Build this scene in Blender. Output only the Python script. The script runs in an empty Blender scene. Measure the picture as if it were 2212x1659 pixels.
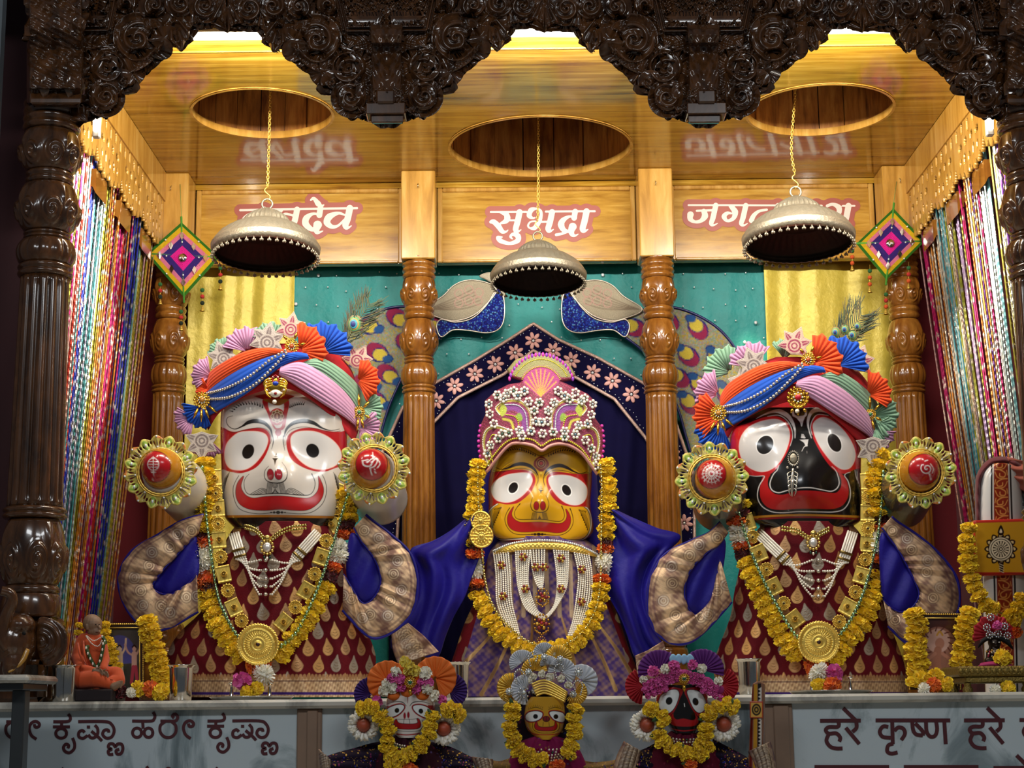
import bpy, math, random
import numpy as np
from mathutils import Matrix, Vector
from mathutils.geometry import delaunay_2d_cdt
random.seed(7); rng = np.random.default_rng(7)
scene = bpy.context.scene
COLL = scene.collection
PI = math.pi
# ------------------------------------------------------------------ camera, world, lights, exposure
FPX = 3600.0; CX, CY = 1106.0, 829.5
PITCH = math.radians(11.0); ROLL = math.radians(-0.6)
CAM = np.array([0.0, 0.0, 1.30])
ROT = Matrix.Rotation(PI/2 + PITCH, 3, 'X') @ Matrix.Rotation(ROLL, 3, 'Z')
cd = bpy.data.cameras.new('camera'); cd.sensor_width = 36; cd.lens = FPX/2212*36; cd.clip_start = .05
cam = bpy.data.objects.new('camera', cd); COLL.objects.link(cam)
cam.matrix_world = Matrix.Translation(CAM.tolist()) @ ROT.to_4x4()
scene.camera = cam
world = bpy.data.worlds.new('hall'); scene.world = world; world.use_nodes = True
world.node_tree.nodes['Background'].inputs[0].default_value = (.75, .85, 1, 1)
world.node_tree.nodes['Background'].inputs[1].default_value = .07
scene.view_settings.view_transform = 'Standard'; scene.view_settings.look = 'None'
scene.view_settings.gamma = 1; scene.view_settings.use_curve_mapping = False
scene.view_settings.exposure = 0.0
def area(name, loc, target, sx, sy, power, col=(1, 1, 1)):
    l = bpy.data.lights.new(name, 'AREA'); l.shape = 'RECTANGLE'; l.size = sx; l.size_y = sy
    l.energy = power; l.color = col
    o = bpy.data.objects.new(name, l); COLL.objects.link(o); o.location = loc
    o.rotation_euler = (Vector(target) - Vector(loc)).to_track_quat('-Z', 'Y').to_euler()
    return o
def spot(name, loc, target, power, angle, col, blend=.6, rad=.03):
    l = bpy.data.lights.new(name, 'SPOT'); l.energy = power; l.spot_size = math.radians(angle); l.spot_blend = blend
    l.color = col; l.shadow_soft_size = rad
    o = bpy.data.objects.new(name, l); COLL.objects.link(o); o.location = loc
    o.rotation_euler = (Vector(target) - Vector(loc)).to_track_quat('-Z', 'Y').to_euler()
    return o
WARM = (1, .94, .83)
for tx in (-.83, .09, 1.05):            # strip lights fixed along the front edge of the canopy ceiling
    area('canopy_strip_light', (tx, 5.22, 3.47), (tx, 6.3, 2.75), .62, .04, 20, WARM)
for sx in (-1, 1):                     # upright strip lights behind the front pillars
    area('upright_strip_light', (sx*1.45+.1, 5.24, 3.08), (sx*.9, 6.2, 2.4), .04, .3, 2.5, (1, .93, .82))
for sx in (-.86, 1.02):                # warm downlights over the yellow side drapes
    spot('downlight', (sx, 6.885, 2.98), (sx, 6.93, 1.9), 9, 70, (1, .82, .45))
for sx in (-1.6, 1.6):                 # lamps of the worship hall behind the camera
    area('hall_ceiling_lamp', (sx, .6, 4.2), (sx*.2, 5.2, 1.7), 1.6, .5, 44, (.93, .97, 1))
# ------------------------------------------------------------------ colour and geometry helpers
def lin(c, a=0.0):
    if isinstance(c, str):
        c = [int(c[i:i+2], 16) for i in (1, 3, 5)]
    v = [x/255.0 for x in c[:3]]
    v = [x/12.92 if x <= .04045 else ((x+.055)/1.055)**2.4 for x in v]
    return np.array(v + [a])
_R = np.array(ROT)
_R0 = np.array(Matrix.Rotation(PI/2 + PITCH, 3, 'X'))
def PP(a, Y, roll=True):
    """photo pixels (n,2) on the upright plane at distance Y -> world points (n,3)"""
    a = np.asarray(a, float).reshape(-1, 2)
    d = np.stack([(a[:, 0]-CX)/FPX, -(a[:, 1]-CY)/FPX, -np.ones(len(a))], 1) @ (_R if roll else _R0).T
    return CAM + d*(np.broadcast_to(np.asarray(Y, float), (len(a),))/d[:, 1])[:, None]
def P(x, y, Y): return PP([(x, y)], Y)[0]
def PZ(x, y, z):
    d = _R @ np.array([(x-CX)/FPX, -(y-CY)/FPX, -1.0])
    return CAM + d*((z-CAM[2])/d[2])
def mpp(Y): return Y/FPX*1.0
def cat(pts, n=8, closed=False):
    p = np.asarray(pts, float); m = len(p)
    if m < 3: return p
    out = []
    for i in range(m if closed else m-1):
        if closed: a, b, c, d = p[i-1], p[i], p[(i+1) % m], p[(i+2) % m]
        else: a, b, c, d = p[max(i-1, 0)], p[i], p[i+1], p[min(i+2, m-1)]
        for k in range(n):
            t = k/n
            out.append(.5*((2*b)+(-a+c)*t+(2*a-5*b+4*c-d)*t*t+(-a+3*b-3*c+d)*t**3))
    if not closed: out.append(p[-1])
    return np.array(out)
def resample(p, n, closed=False):
    p = np.asarray(p, float)
    if closed: p = np.vstack([p, p[:1]])
    s = np.r_[0, np.cumsum(np.linalg.norm(np.diff(p, axis=0), axis=1))]
    t = np.linspace(0, s[-1], n+1)[:-1] if closed else np.linspace(0, s[-1], n)
    return np.stack([np.interp(t, s, p[:, k]) for k in range(p.shape[1])], 1)
def plen(p): return float(np.linalg.norm(np.diff(np.asarray(p, float), axis=0), axis=1).sum())
def sdf(Q, poly):
    poly = np.asarray(poly, float); d2 = np.full(len(Q), 1e18); ins = np.zeros(len(Q), bool)
    for i in range(len(poly)):
        a = poly[i]; b = poly[(i+1) % len(poly)]; e = b-a; w = Q-a
        t = np.clip((w @ e)/max(e @ e, 1e-12), 0, 1)
        q = w - t[:, None]*e; d2 = np.minimum(d2, (q*q).sum(1))
        if a[1] != b[1]:
            c = ((a[1] > Q[:, 1]) != (b[1] > Q[:, 1])) & (Q[:, 0] < (b[0]-a[0])*(Q[:, 1]-a[1])/(b[1]-a[1])+a[0])
            ins ^= c
    d = np.sqrt(d2); return np.where(ins, -d, d)
def linedist(Q, pts, w):
    pts = np.asarray(pts, float); m = len(pts)
    w = np.interp(np.linspace(0, 1, m), np.linspace(0, 1, len(w)), w) if hasattr(w, '__len__') else np.full(m, float(w))
    best = np.full(len(Q), 1e9)
    for i in range(m-1):
        a, b = pts[i], pts[i+1]; e = b-a; v = Q-a
        t = np.clip((v @ e)/max(e @ e, 1e-12), 0, 1)
        q = v - t[:, None]*e
        best = np.minimum(best, np.sqrt((q*q).sum(1)) - (w[i]+(w[i+1]-w[i])*t)/2)
    return best
class Paint:
    """paints flat colour areas on the points Q of a surface (alpha = metal)"""
    def __init__(s, Q, base):
        s.Q = np.asarray(Q, float); s.C = np.tile(base if len(np.shape(base)) == 1 and not isinstance(base, str) and len(base) == 4 else lin(base), (len(s.Q), 1)); s.k = .7
    def _sel(s, pts, m):
        pts = np.asarray(pts); lo = pts.min(0)-m; hi = pts.max(0)+m
        return np.nonzero(((s.Q >= lo) & (s.Q <= hi)).all(1))[0]
    def put(s, idx, d, col, metal=0):
        a = np.clip(.5 - d/(2*s.k), 0, 1)[:, None]
        s.C[idx] = s.C[idx]*(1-a) + (lin(col, metal))*a
    def fill(s, pts, col, smooth=True, metal=0, grow=0):
        p = cat(pts, 6, True) if smooth else np.asarray(pts, float)
        i = s._sel(p, 2+max(grow, 0))
        if len(i): s.put(i, sdf(s.Q[i], p)-grow, col, metal)
    def line(s, pts, w, col, smooth=True, metal=0, closed=False):
        p = cat(pts, 6, closed) if smooth else np.asarray(pts, float)
        if closed: p = np.vstack([p, p[:1]])
        i = s._sel(p, np.max(w)+2)
        if len(i): s.put(i, linedist(s.Q[i], p, w), col, metal)
    def ell(s, cx, cy, rx, ry, col, rot=0, metal=0):
        i = s._sel([(cx, cy)], max(rx, ry)+2)
        if not len(i): return
        q = s.Q[i]-[cx, cy]; c, n = math.cos(rot), math.sin(rot)
        u = q[:, 0]*c+q[:, 1]*n; v = -q[:, 0]*n+q[:, 1]*c
        k = np.sqrt((u/rx)**2+(v/ry)**2); s.put(i, (k-1)*min(rx, ry), col, metal)
    def drops(s, pts, n, L, w, col, side=1, fan=0):
        p = resample(cat(pts, 8), n+1); 
        for k in range(n):
            d = p[k+1]-p[k]; d = d/np.linalg.norm(d); nrm = np.array([-d[1], d[0]])*side
            v = nrm*math.cos(fan)+d*math.sin(fan)
            s.line([p[k], p[k]+v*L*.5, p[k]+v*L], [w*.35, w*.6, w*1.25], col)
# ---- a bag of geometry that becomes ONE mesh
class G:
    def __init__(s): s.V = []; s.F = []; s.C = []; s.M = []; s.n = 0; s.has = False
    def add(s, V, F, col=None, mi=0):
        V = np.asarray(V, float).reshape(-1, 3)
        fs = F if isinstance(F, list) and len(F) and isinstance(F[0], np.ndarray) and F[0].ndim == 2 else None
        if fs is None:
            if isinstance(F, np.ndarray): fs = [F]
            else:
                by = {}
                for f in F: by.setdefault(len(f), []).append(f)
                fs = [np.array(v) for v in by.values()]
        for f in fs:
            if len(f): s.F.append(f+s.n); s.M.append(np.full(len(f), mi))
        if col is None: C = np.ones((len(V), 4))*[1, 1, 1, 0]
        else:
            s.has = True
            C = np.tile(lin(col) if isinstance(col, str) or len(np.shape(col)) == 1 and len(col) == 3 else col, (len(V), 1)) if isinstance(col, str) or len(np.shape(col)) == 1 else col
        s.V.append(V); s.C.append(C); s.n += len(V); return s
    def merge(s, g):
        for f, m in zip(g.F, g.M): s.F.append(f+s.n); s.M.append(m)
        s.V += g.V; s.C += g.C; s.n += g.n; s.has |= g.has; return s
    def data(s, name, mats, smooth=True):
        V = np.vstack(s.V); me = bpy.data.meshes.new(name)
        nl = sum(f.size for f in s.F); npoly = sum(len(f) for f in s.F)
        me.vertices.add(len(V)); me.vertices.foreach_set('co', V.astype(np.float32).ravel())
        me.loops.add(nl); me.loops.foreach_set('vertex_index', np.concatenate([f.ravel() for f in s.F]).astype(np.int32))
        tot = np.concatenate([np.full(len(f), f.shape[1]) for f in s.F]).astype(np.int32)
        me.polygons.add(npoly); me.polygons.foreach_set('loop_start', np.r_[0, np.cumsum(tot)[:-1]].astype(np.int32))
        me.polygons.foreach_set('loop_total', tot)
        me.polygons.foreach_set('material_index', np.concatenate(s.M).astype(np.int32))
        me.polygons.foreach_set('use_smooth', np.full(npoly, smooth))
        if s.has:
            at = me.color_attributes.new('Col', 'FLOAT_COLOR', 'POINT')
            at.data.foreach_set('color', np.vstack(s.C).astype(np.float32).ravel())
        for m in (mats if isinstance(mats, (list, tuple)) else [mats]): me.materials.append(m)
        me.update(calc_edges=True); me.validate()
        return me
    def build(s, name, mats, parent=None, smooth=True, solid=0, auto=None):
        o = bpy.data.objects.new(name, s.data(name, mats, smooth)); link(o, parent)
        if solid:
            m = o.modifiers.new('thickness', 'SOLIDIFY'); m.thickness = abs(solid); m.offset = -1 if solid > 0 else 1
        if auto:
            for p in o.data.polygons: p.use_smooth = True
            o.data.set_sharp_from_angle(angle=math.radians(auto))
        return o
def link(o, parent=None):
    COLL.objects.link(o)
    if parent is not None:
        o.parent = parent; o.matrix_parent_inverse = WM(parent).inverted()
def WM(o):
    return (WM(o.parent) @ o.matrix_parent_inverse if o.parent else Matrix()) @ o.matrix_basis
def tag(o, label=None, cat_=None, group=None, kind=None):
    if label: o['label'] = label
    if cat_: o['category'] = cat_
    if group: o['group'] = group
    if kind: o['kind'] = kind
    return o
def thing(name, label, cat_, loc=(0, 0, 0), group=None):
    o = bpy.data.objects.new(name, None); COLL.objects.link(o); o.empty_display_size = .02
    o.location = [float(v) for v in loc]; return tag(o, label, cat_, group)
def struct(o): o['kind'] = 'structure'; return o
def quads(nu, nv, cu=False, cv=False):
    """index grid of nu x nv points (row = v) -> quads"""
    a = np.arange(nu*nv).reshape(nv, nu)
    if cu: a = np.hstack([a, a[:, :1]])
    if cv: a = np.vstack([a, a[:1]])
    return np.stack([a[:-1, :-1], a[:-1, 1:], a[1:, 1:], a[1:, :-1]], -1).reshape(-1, 4)
def quadsF(nu, nv): return quads(nu, nv)[:, ::-1]
def box(g, x0, x1, y0, y1, z0, z1, col=None, mi=0, b=0):
    if b:
        b = min(b, (x1-x0)/2.01, (y1-y0)/2.01, (z1-z0)/2.01)
        V = []; 
        for (sx, sy, sz) in [(i, j, k) for i in (0, 1) for j in (0, 1) for k in (0, 1)]:
            X = (x0, x1)[sx]; Y = (y0, y1)[sy]; Z = (z0, z1)[sz]; dx, dy, dz = b*(1-2*sx), b*(1-2*sy), b*(1-2*sz)
            V += [(X, Y+dy, Z+dz), (X+dx, Y, Z+dz), (X+dx, Y+dy, Z)]
        ix = lambda sx, sy, sz, k: (sx*4+sy*2+sz)*3+k
        F = []
        for s in (0, 1):
            o = [(0, 0), (0, 1), (1, 1), (1, 0)]
            F.append([ix(s, a, c, 0) for a, c in (o if s == 0 else o[::-1])])
            F.append([ix(a, s, c, 1) for a, c in (o[::-1] if s == 0 else o)])
            F.append([ix(a, c, s, 2) for a, c in (o if s == 0 else o[::-1])])
        for a in (0, 1):
            for c in (0, 1):
                f = [ix(a, c, 0, 0), ix(a, c, 0, 1), ix(a, c, 1, 1), ix(a, c, 1, 0)]; F.append(f if a != c else f[::-1])
                f = [ix(a, 0, c, 0), ix(a, 1, c, 0), ix(a, 1, c, 2), ix(a, 0, c, 2)]; F.append(f if a != c else f[::-1])
                f = [ix(0, a, c, 1), ix(0, a, c, 2), ix(1, a, c, 2), ix(1, a, c, 1)]; F.append(f if a != c else f[::-1])
                for d in (0, 1):
                    f = [ix(a, c, d, 0), ix(a, c, d, 1), ix(a, c, d, 2)]; F.append(f if (a+c+d) % 2 else f[::-1])
        return g.add(V, F, col, mi)
    V = [(x, y, z) for x in (x0, x1) for y in (y0, y1) for z in (z0, z1)]
    return g.add(V, np.array([(0, 1, 3, 2), (4, 6, 7, 5), (0, 4, 5, 1), (2, 3, 7, 6), (0, 2, 6, 4), (1, 5, 7, 3)]), col, mi)
def tube(g, path, r, sides=8, closed=False, col=None, mi=0, flat=1.0):
    p = np.asarray(path, float); n = len(p)
    r = np.interp(np.linspace(0, 1, n), np.linspace(0, 1, len(r)), r) if hasattr(r, '__len__') else np.full(n, float(r))
    t = np.roll(p, -1, 0)-np.roll(p, 1, 0) if closed else np.gradient(p, axis=0)
    t /= np.maximum(np.linalg.norm(t, axis=1), 1e-12)[:, None]
    up = np.array([0, 1, 0.]) if abs(t[0][1]) < .9 else np.array([1., 0, 0])
    V = []; u = up-t[0]*(up @ t[0]); u /= np.linalg.norm(u)
    for i in range(n):
        u = u-t[i]*(u @ t[i]); u /= max(np.linalg.norm(u), 1e-9); w = np.cross(t[i], u)
        a = np.linspace(0, 2*PI, sides, endpoint=False)
        V.append(p[i]+r[i]*(np.cos(a)[:, None]*u*flat+np.sin(a)[:, None]*w))
    V = np.vstack(V); F = [quads(sides, n, True, closed)]
    if not closed:
        F.append(np.arange(sides)[::-1][None, :].copy()); F.append((np.arange(sides)+(n-1)*sides)[None, :])
    c = col
    if isinstance(col, np.ndarray) and col.ndim == 2: c = np.repeat(col, sides, 0)
    return g.add(V, F, c, mi)
_SPH = {}
def sphV(nu, nv):
    if (nu, nv) not in _SPH:
        th = np.linspace(0, PI, nv+1)[1:-1]; ph = np.linspace(0, 2*PI, nu, endpoint=False)
        V = [(0, 0, 1)]+[(math.sin(t)*math.cos(f), math.sin(t)*math.sin(f), math.cos(t)) for t in th for f in ph]+[(0, 0, -1)]
        F4 = quads(nu, nv-1, True)+1
        a = np.arange(nu); b = np.roll(a, -1); last = 1+(nv-2)*nu
        F3 = np.vstack([np.stack([np.zeros(nu, int), b+1, a+1], 1)[:, [0, 2, 1]], np.stack([a+last, b+last, np.full(nu, last+nu)], 1)[:, [1, 0, 2]]])
        _SPH[(nu, nv)] = (np.array(V), [F4[:, ::-1], F3])
    return _SPH[(nu, nv)]
def sph(g, c, r, nu=8, nv=6, col=None, mi=0):
    V, F = sphV(nu, nv); return g.add(V*np.asarray(r)+np.asarray(c), F, col, mi)
def beads(g, pts, r, gap=2.0, col=None, mi=0, nu=7, nv=5, el=1.0):
    """a string of beads along the world path pts"""
    L = plen(pts); n = max(2, int(L/(r*gap)))
    for q in resample(pts, n): sph(g, q, (r, r, r*el), nu, nv, col, mi)
    return g
def lathe(g, prof, c=(0, 0, 0), n=32, col=None, mi=0, relief=None):
    """prof: list of (r, z)"""
    p = np.asarray(prof, float); th = np.linspace(0, 2*PI, n, endpoint=False)
    R = np.repeat(p[:, :1], n, 1)
    if relief is not None: R = R+relief(th[None, :], p[:, 1:2])
    V = np.stack([R*np.cos(th), R*np.sin(th), np.repeat(p[:, 1:2], n, 1)], -1).reshape(-1, 3)+np.asarray(c)
    return g.add(V, quads(n, len(p), True), col, mi)
def plate(g, poly, Y, th=.004, bulge=0, R=8, step=6, col=None, mi=0, dep=None, back=True, smooth=True, paint=None, flip=False):
    """a plate whose outline is poly (photo pixels), front face puffed towards the viewer, real thickness"""
    p = cat(poly, 6, True) if smooth else np.asarray(poly, float)
    n = max(8, int(plen(np.vstack([p, p[:1]]))/step)) if smooth else None
    if smooth: p = resample(p, n, True)
    lo, hi = p.min(0), p.max(0)
    gx, gy = np.meshgrid(np.arange(lo[0]+step/2, hi[0], step), np.arange(lo[1]+step/2, hi[1], step*.87))
    gx[1::2] += step/2
    q = np.stack([gx.ravel(), gy.ravel()], 1); d = sdf(q, p); q = q[d < -step*.45]
    pts = np.vstack([p, q]); m = len(p)
    vs, _, fs, *_ = delaunay_2d_cdt([Vector(v) for v in pts], [(i, (i+1) % m) for i in range(m)], [], 1, 1e-6)
    v2 = np.array([(v.x, v.y) for v in vs]); F = np.array([f for f in fs if len(f) == 3])
    if len(F) == 0: return g
    e1 = v2[F[:, 1]]-v2[F[:, 0]]; e2 = v2[F[:, 2]]-v2[F[:, 0]]; cr = e1[:, 0]*e2[:, 1]-e1[:, 1]*e2[:, 0]
    F[cr > 0] = F[cr > 0][:, ::-1]
    dd = np.clip(-sdf(v2, p), 0, None); dd[:m] = 0 if len(v2) >= m else dd[:m]
    off = bulge*np.sqrt(np.clip(1-(1-np.clip(dd/R, 0, 1))**2, 0, 1))
    if dep is not None: off = off+dep(v2)
    Yv = np.broadcast_to(Y(v2) if callable(Y) else Y, (len(v2),))-off
    A = PP(v2, Yv); C = col
    if paint is not None:
        pt = Paint(v2, col if col is not None else '#ffffff'); paint(pt); C = pt.C
    if not back: return g.add(A, F, C, mi)
    B = A.copy(); B[:, 1] = np.broadcast_to(Y(v2) if callable(Y) else Y, (len(v2),))+th
    k = len(v2)
    # boundary edges
    ed = {}
    for f in F:
        for a, b in ((f[0], f[1]), (f[1], f[2]), (f[2], f[0])):
            if (b, a) in ed: del ed[(b, a)]
            else: ed[(a, b)] = 1
    rim = np.array([(b, a, a+k, b+k) for a, b in ed])
    CC = np.vstack([C, C]) if isinstance(C, np.ndarray) and C.ndim == 2 else C
    return g.add(np.vstack([A, B]), [F, F[:, ::-1]+k, rim], CC, mi)
def loft(g, A, B, Y, nt=60, ns=10, dep=None, col=None, mi=0, smooth=True, paint=None, cut=None):
    """cloth between two photo-pixel curves; dep(t,s)->metres towards the viewer"""
    a = resample(cat(A, 8) if smooth else A, nt); b = resample(cat(B, 8) if smooth else B, nt)
    s = np.linspace(0, 1, ns)[:, None, None]; q = (a[None]*(1-s)+b[None]*s).reshape(-1, 2)
    T = np.tile(np.linspace(0, 1, nt), ns); S = np.repeat(np.linspace(0, 1, ns), nt)
    Yv = (Y(q) if callable(Y) else np.full(len(q), float(Y)))-(dep(T, S) if dep else 0)
    C = col
    if paint is not None:
        pt = Paint(np.stack([T, S], 1), col); pt.px = q; paint(pt); C = pt.C
    return g.add(PP(q, Yv), quadsF(nt, ns), C, mi)
def fieldplate(g, fn, x0, x1, y0, y1, st, Y, th, col=None, mi=0, dep=None, paint=None):
    """plate of thickness th bounded by fn(points px) < 0 (union of strokes, rings, cut-outs)"""
    gx, gy = np.meshgrid(np.arange(x0, x1+st, st), np.arange(y0, y1+st, st)); sh = gx.shape
    q = np.stack([gx.ravel(), gy.ravel()], 1); sd = fn(q).reshape(sh); dy, dx = np.gradient(sd, st)
    near = np.abs(sd) < st*1.05; X = gx-np.where(near, sd*dx, 0); Z = gy-np.where(near, sd*dy, 0); keep = sd < st*1.05
    cell = keep[:-1, :-1] & keep[1:, :-1] & keep[:-1, 1:] & keep[1:, 1:] & ((sd[:-1, :-1] < 0)|(sd[1:, 1:] < 0)|(sd[1:, :-1] < 0)|(sd[:-1, 1:] < 0))
    Q = quadsF(sh[1], sh[0])[cell.ravel()]; us, inv = np.unique(Q, return_inverse=True); F = inv.reshape(Q.shape)
    px = np.stack([X.ravel(), Z.ravel()], 1)[us]; off = dep(px, sd.ravel()[us]) if dep else 0
    A = PP(px, (Y(px) if callable(Y) else Y)-th-off); B = PP(px, Y(px) if callable(Y) else Y); n = len(us); C = col
    if paint is not None:
        pt = Paint(px, col if col is not None else '#ffffff'); paint(pt); C = np.vstack([pt.C, pt.C])
    e = np.concatenate([F[:, [i, (i+1) % 4]] for i in range(4)]); key = e[:, 0].astype(np.int64)*n+e[:, 1]; rev = e[:, 1].astype(np.int64)*n+e[:, 0]
    b = e[~np.isin(key, rev)]; rim = np.stack([b[:, 1], b[:, 0], b[:, 0]+n, b[:, 1]+n], 1)
    return g.add(np.vstack([A, B]), [F, F[:, ::-1]+n, rim], C, mi)
# ------------------------------------------------------------------ materials (all procedural)
def nodes(name):
    m = bpy.data.materials.new(name); m.use_nodes = True; t = m.node_tree
    return m, t, t.nodes['Principled BSDF'], (lambda k, **kw: _nn(t, k, kw))
def _nn(t, k, kw):
    n = t.nodes.new(k)
    for a, b in kw.items(): setattr(n, a, b)
    return n
def mat(name, col=None, rough=.5, metal=0, vary=.12, vs=18, bump=0, bs=60, coat=0, sheen=0, attr=False, mrough=.32, trans=0, spec=.5, sss=0, aniso=None):
    m, t, b, N = nodes(name); L = t.links.new
    b.inputs['Roughness'].default_value = rough; b.inputs['Metallic'].default_value = metal
    b.inputs['Coat Weight'].default_value = coat; b.inputs['Coat Roughness'].default_value = .08
    b.inputs['Sheen Weight'].default_value = sheen; b.inputs['Transmission Weight'].default_value = trans
    b.inputs['Specular IOR Level'].default_value = spec
    if sss: b.inputs['Subsurface Weight'].default_value = sss; b.inputs['Subsurface Radius'].default_value = (.01, .006, .003)
    tc = N('ShaderNodeTexCoord'); no = N('ShaderNodeTexNoise'); no.inputs['Scale'].default_value = vs; no.inputs['Detail'].default_value = 4
    L(tc.outputs['Object'], no.inputs['Vector'])
    mr = N('ShaderNodeMapRange'); mr.inputs[3].default_value = 1-vary; mr.inputs[4].default_value = 1+vary
    L(no.outputs['Fac'], mr.inputs[0])
    mx = N('ShaderNodeVectorMath', operation='SCALE'); L(mr.outputs[0], mx.inputs['Scale'])
    if attr:
        at = N('ShaderNodeAttribute'); at.attribute_name = 'Col'; L(at.outputs['Color'], mx.inputs[0])
        L(at.outputs['Alpha'], b.inputs['Metallic'])
        r = N('ShaderNodeMapRange'); r.inputs[3].default_value = rough; r.inputs[4].default_value = mrough
        L(at.outputs['Alpha'], r.inputs[0]); L(r.outputs[0], b.inputs['Roughness'])
    else: mx.inputs[0].default_value = lin(col)[:3]
    L(mx.outputs[0], b.inputs['Base Color'])
    if bump:
        n2 = N('ShaderNodeTexNoise'); n2.inputs['Scale'].default_value = bs; n2.inputs['Detail'].default_value = 5
        L(tc.outputs['Object'], n2.inputs['Vector'])
        bp = N('ShaderNodeBump'); bp.inputs['Strength'].default_value = bump; bp.inputs['Distance'].default_value = .01
        L(n2.outputs['Fac'], bp.inputs['Height']); L(bp.outputs[0], b.inputs['Normal'])
    return m
def wood(name, c1, c2, c3, scale=(1, 1, 1), rough=.25, coat=.3, ns=3, contrast=(.3, .7), knots=0):
    m, t, b, N = nodes(name); L = t.links.new
    tc = N('ShaderNodeTexCoord'); mp = N('ShaderNodeMapping'); mp.inputs['Scale'].default_value = scale
    L(tc.outputs['Object'], mp.inputs[0])
    n1 = N('ShaderNodeTexNoise'); n1.inputs['Scale'].default_value = ns; n1.inputs['Detail'].default_value = 8; n1.inputs['Roughness'].default_value = .62; n1.inputs['Distortion'].default_value = .35
    L(mp.outputs[0], n1.inputs['Vector'])
    cr = N('ShaderNodeValToRGB'); e = cr.color_ramp.elements
    e[0].position, e[1].position = contrast; e[0].color = (*lin(c1)[:3], 1); e[1].color = (*lin(c3)[:3], 1)
    k = e.new(sum(contrast)/2); k.color = (*lin(c2)[:3], 1)
    L(n1.outputs['Fac'], cr.inputs[0]); L(cr.outputs[0], b.inputs['Base Color'])
    b.inputs['Roughness'].default_value = rough; b.inputs['Coat Weight'].default_value = coat; b.inputs['Coat Roughness'].default_value = .06
    bp = N('ShaderNodeBump'); bp.inputs['Strength'].default_value = .06; bp.inputs['Distance'].default_value = .003
    L(n1.outputs['Fac'], bp.inputs['Height']); L(bp.outputs[0], b.inputs['Normal'])
    return m
def glow(name, col, strength):
    m, t, b, N = nodes(name)
    b.inputs['Base Color'].default_value = (*lin(col)[:3], 1)
    b.inputs['Emission Color'].default_value = (*lin(col)[:3], 1); b.inputs['Emission Strength'].default_value = strength
    return m
def marble(name, base, vein, dark, sc=6):
    m, t, b, N = nodes(name); L = t.links.new
    tc = N('ShaderNodeTexCoord'); mp = N('ShaderNodeMapping'); mp.inputs['Rotation'].default_value = (.3, .9, .2); L(tc.outputs['Object'], mp.inputs[0])
    n1 = N('ShaderNodeTexNoise'); n1.inputs['Scale'].default_value = sc; n1.inputs['Detail'].default_value = 9; n1.inputs['Distortion'].default_value = 1.6; n1.inputs['Roughness'].default_value = .6
    mp.inputs['Scale'].default_value = (1, 1, .45)
    L(mp.outputs[0], n1.inputs['Vector'])
    cr = N('ShaderNodeValToRGB'); e = cr.color_ramp.elements
    e[0].position = .33; e[0].color = (*lin(dark)[:3], 1); e[1].position = .7; e[1].color = (*lin(base)[:3], 1)
    k = e.new(.43); k.color = (*lin(vein)[:3], 1); k = e.new(.5); k.color = (*lin(base)[:3], 1)
    L(n1.outputs['Fac'], cr.inputs[0]); L(cr.outputs[0], b.inputs['Base Color'])
    b.inputs['Roughness'].default_value = .22
    return m
MT = {}
MT['paint'] = mat('glossy_paint', rough=.22, attr=True, vary=.03, coat=.35)
MT['cloth'] = mat('dyed_cloth', rough=.75, attr=True, vary=.08, bump=.15, bs=400, sheen=.15, mrough=.4)
MT['zari'] = mat('zari_brocade', rough=.7, attr=True, vary=.15, vs=90, bump=.16, bs=260, mrough=.33, spec=.15)
MT['silk'] = mat('silk_cloth', rough=.42, attr=True, vary=.1, bump=.12, bs=60, sheen=.3)
MT['gold'] = mat('polished_gold', '#f0cc62', rough=.32, metal=.75, vary=.15, vs=120)
MT['goldatt'] = mat('gilt_and_stones', rough=.25, attr=True, vary=.12, vs=120, mrough=.26)
MT['silver'] = mat('beaten_silver', '#a39a86', rough=.4, metal=.6, vary=.2, vs=60, bump=.25, bs=130)
MT['steel'] = mat('polished_steel', '#d3d0c8', rough=.14, metal=1, vary=.06, vs=10)
MT['pearl'] = mat('pearl', '#f1eadb', rough=.18, vary=.05, coat=.5)
MT['petal'] = mat('flower_petals', rough=.7, attr=True, vary=.16, vs=70, sheen=.2, sss=.0)
MT['maroon'] = mat('maroon_drape', '#6a0d18', rough=.85, vary=.25, vs=5, sheen=.1)
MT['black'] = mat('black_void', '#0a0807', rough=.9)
# ================================================================== the room: ceiling, walls, floor, altar
W_LAM = wood('golden_laminate', '#7a4c14', '#b08428', '#d4ad50', (1.0, 16, 16), .13, .5, 2.2, (.32, .72))
W_PANEL = wood('light_teak', '#946419', '#c09238', '#d8b25c', (1.4, 14, 14), .2, .35, 2.5, (.3, .75))
W_POST = wood('post_teak', '#a07026', '#c49240', '#d6ae60', (9, 9, 1.2), .25, .3, 2.5, (.3, .75))
W_TURN = wood('turned_teak', '#5f3510', '#85521c', '#9f6c2c', (8, 8, 1.5), .2, .6, 3, (.3, .72))
W_DARK = wood('dark_carved_wood', '#2b190d', '#4f3018', '#6a4224', (6, 6, 2), .2, .6, 4, (.3, .75))
W_WELL = wood('raw_planks', '#6e3d17', '#b0702c', '#cf9444', (10, 10, 1.5), .5, .05, 3, (.3, .72))
MARB = marble('veined_marble', '#b9c4c8', '#8b989c', '#5b686c', 3.2)
SLAB = marble('marble_slab', '#c4bfb2', '#a29e94', '#77746c', 4)
BROWN = mat('brown_stone', '#8a7260', rough=.25, vary=.2, vs=9)
ZC = 3.515                                   # canopy ceiling height
ALT = P(1106, 1506, 5.0)[2]                  # altar top height
YB = 6.95                                    # drapes behind the deities
holes = []
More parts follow.
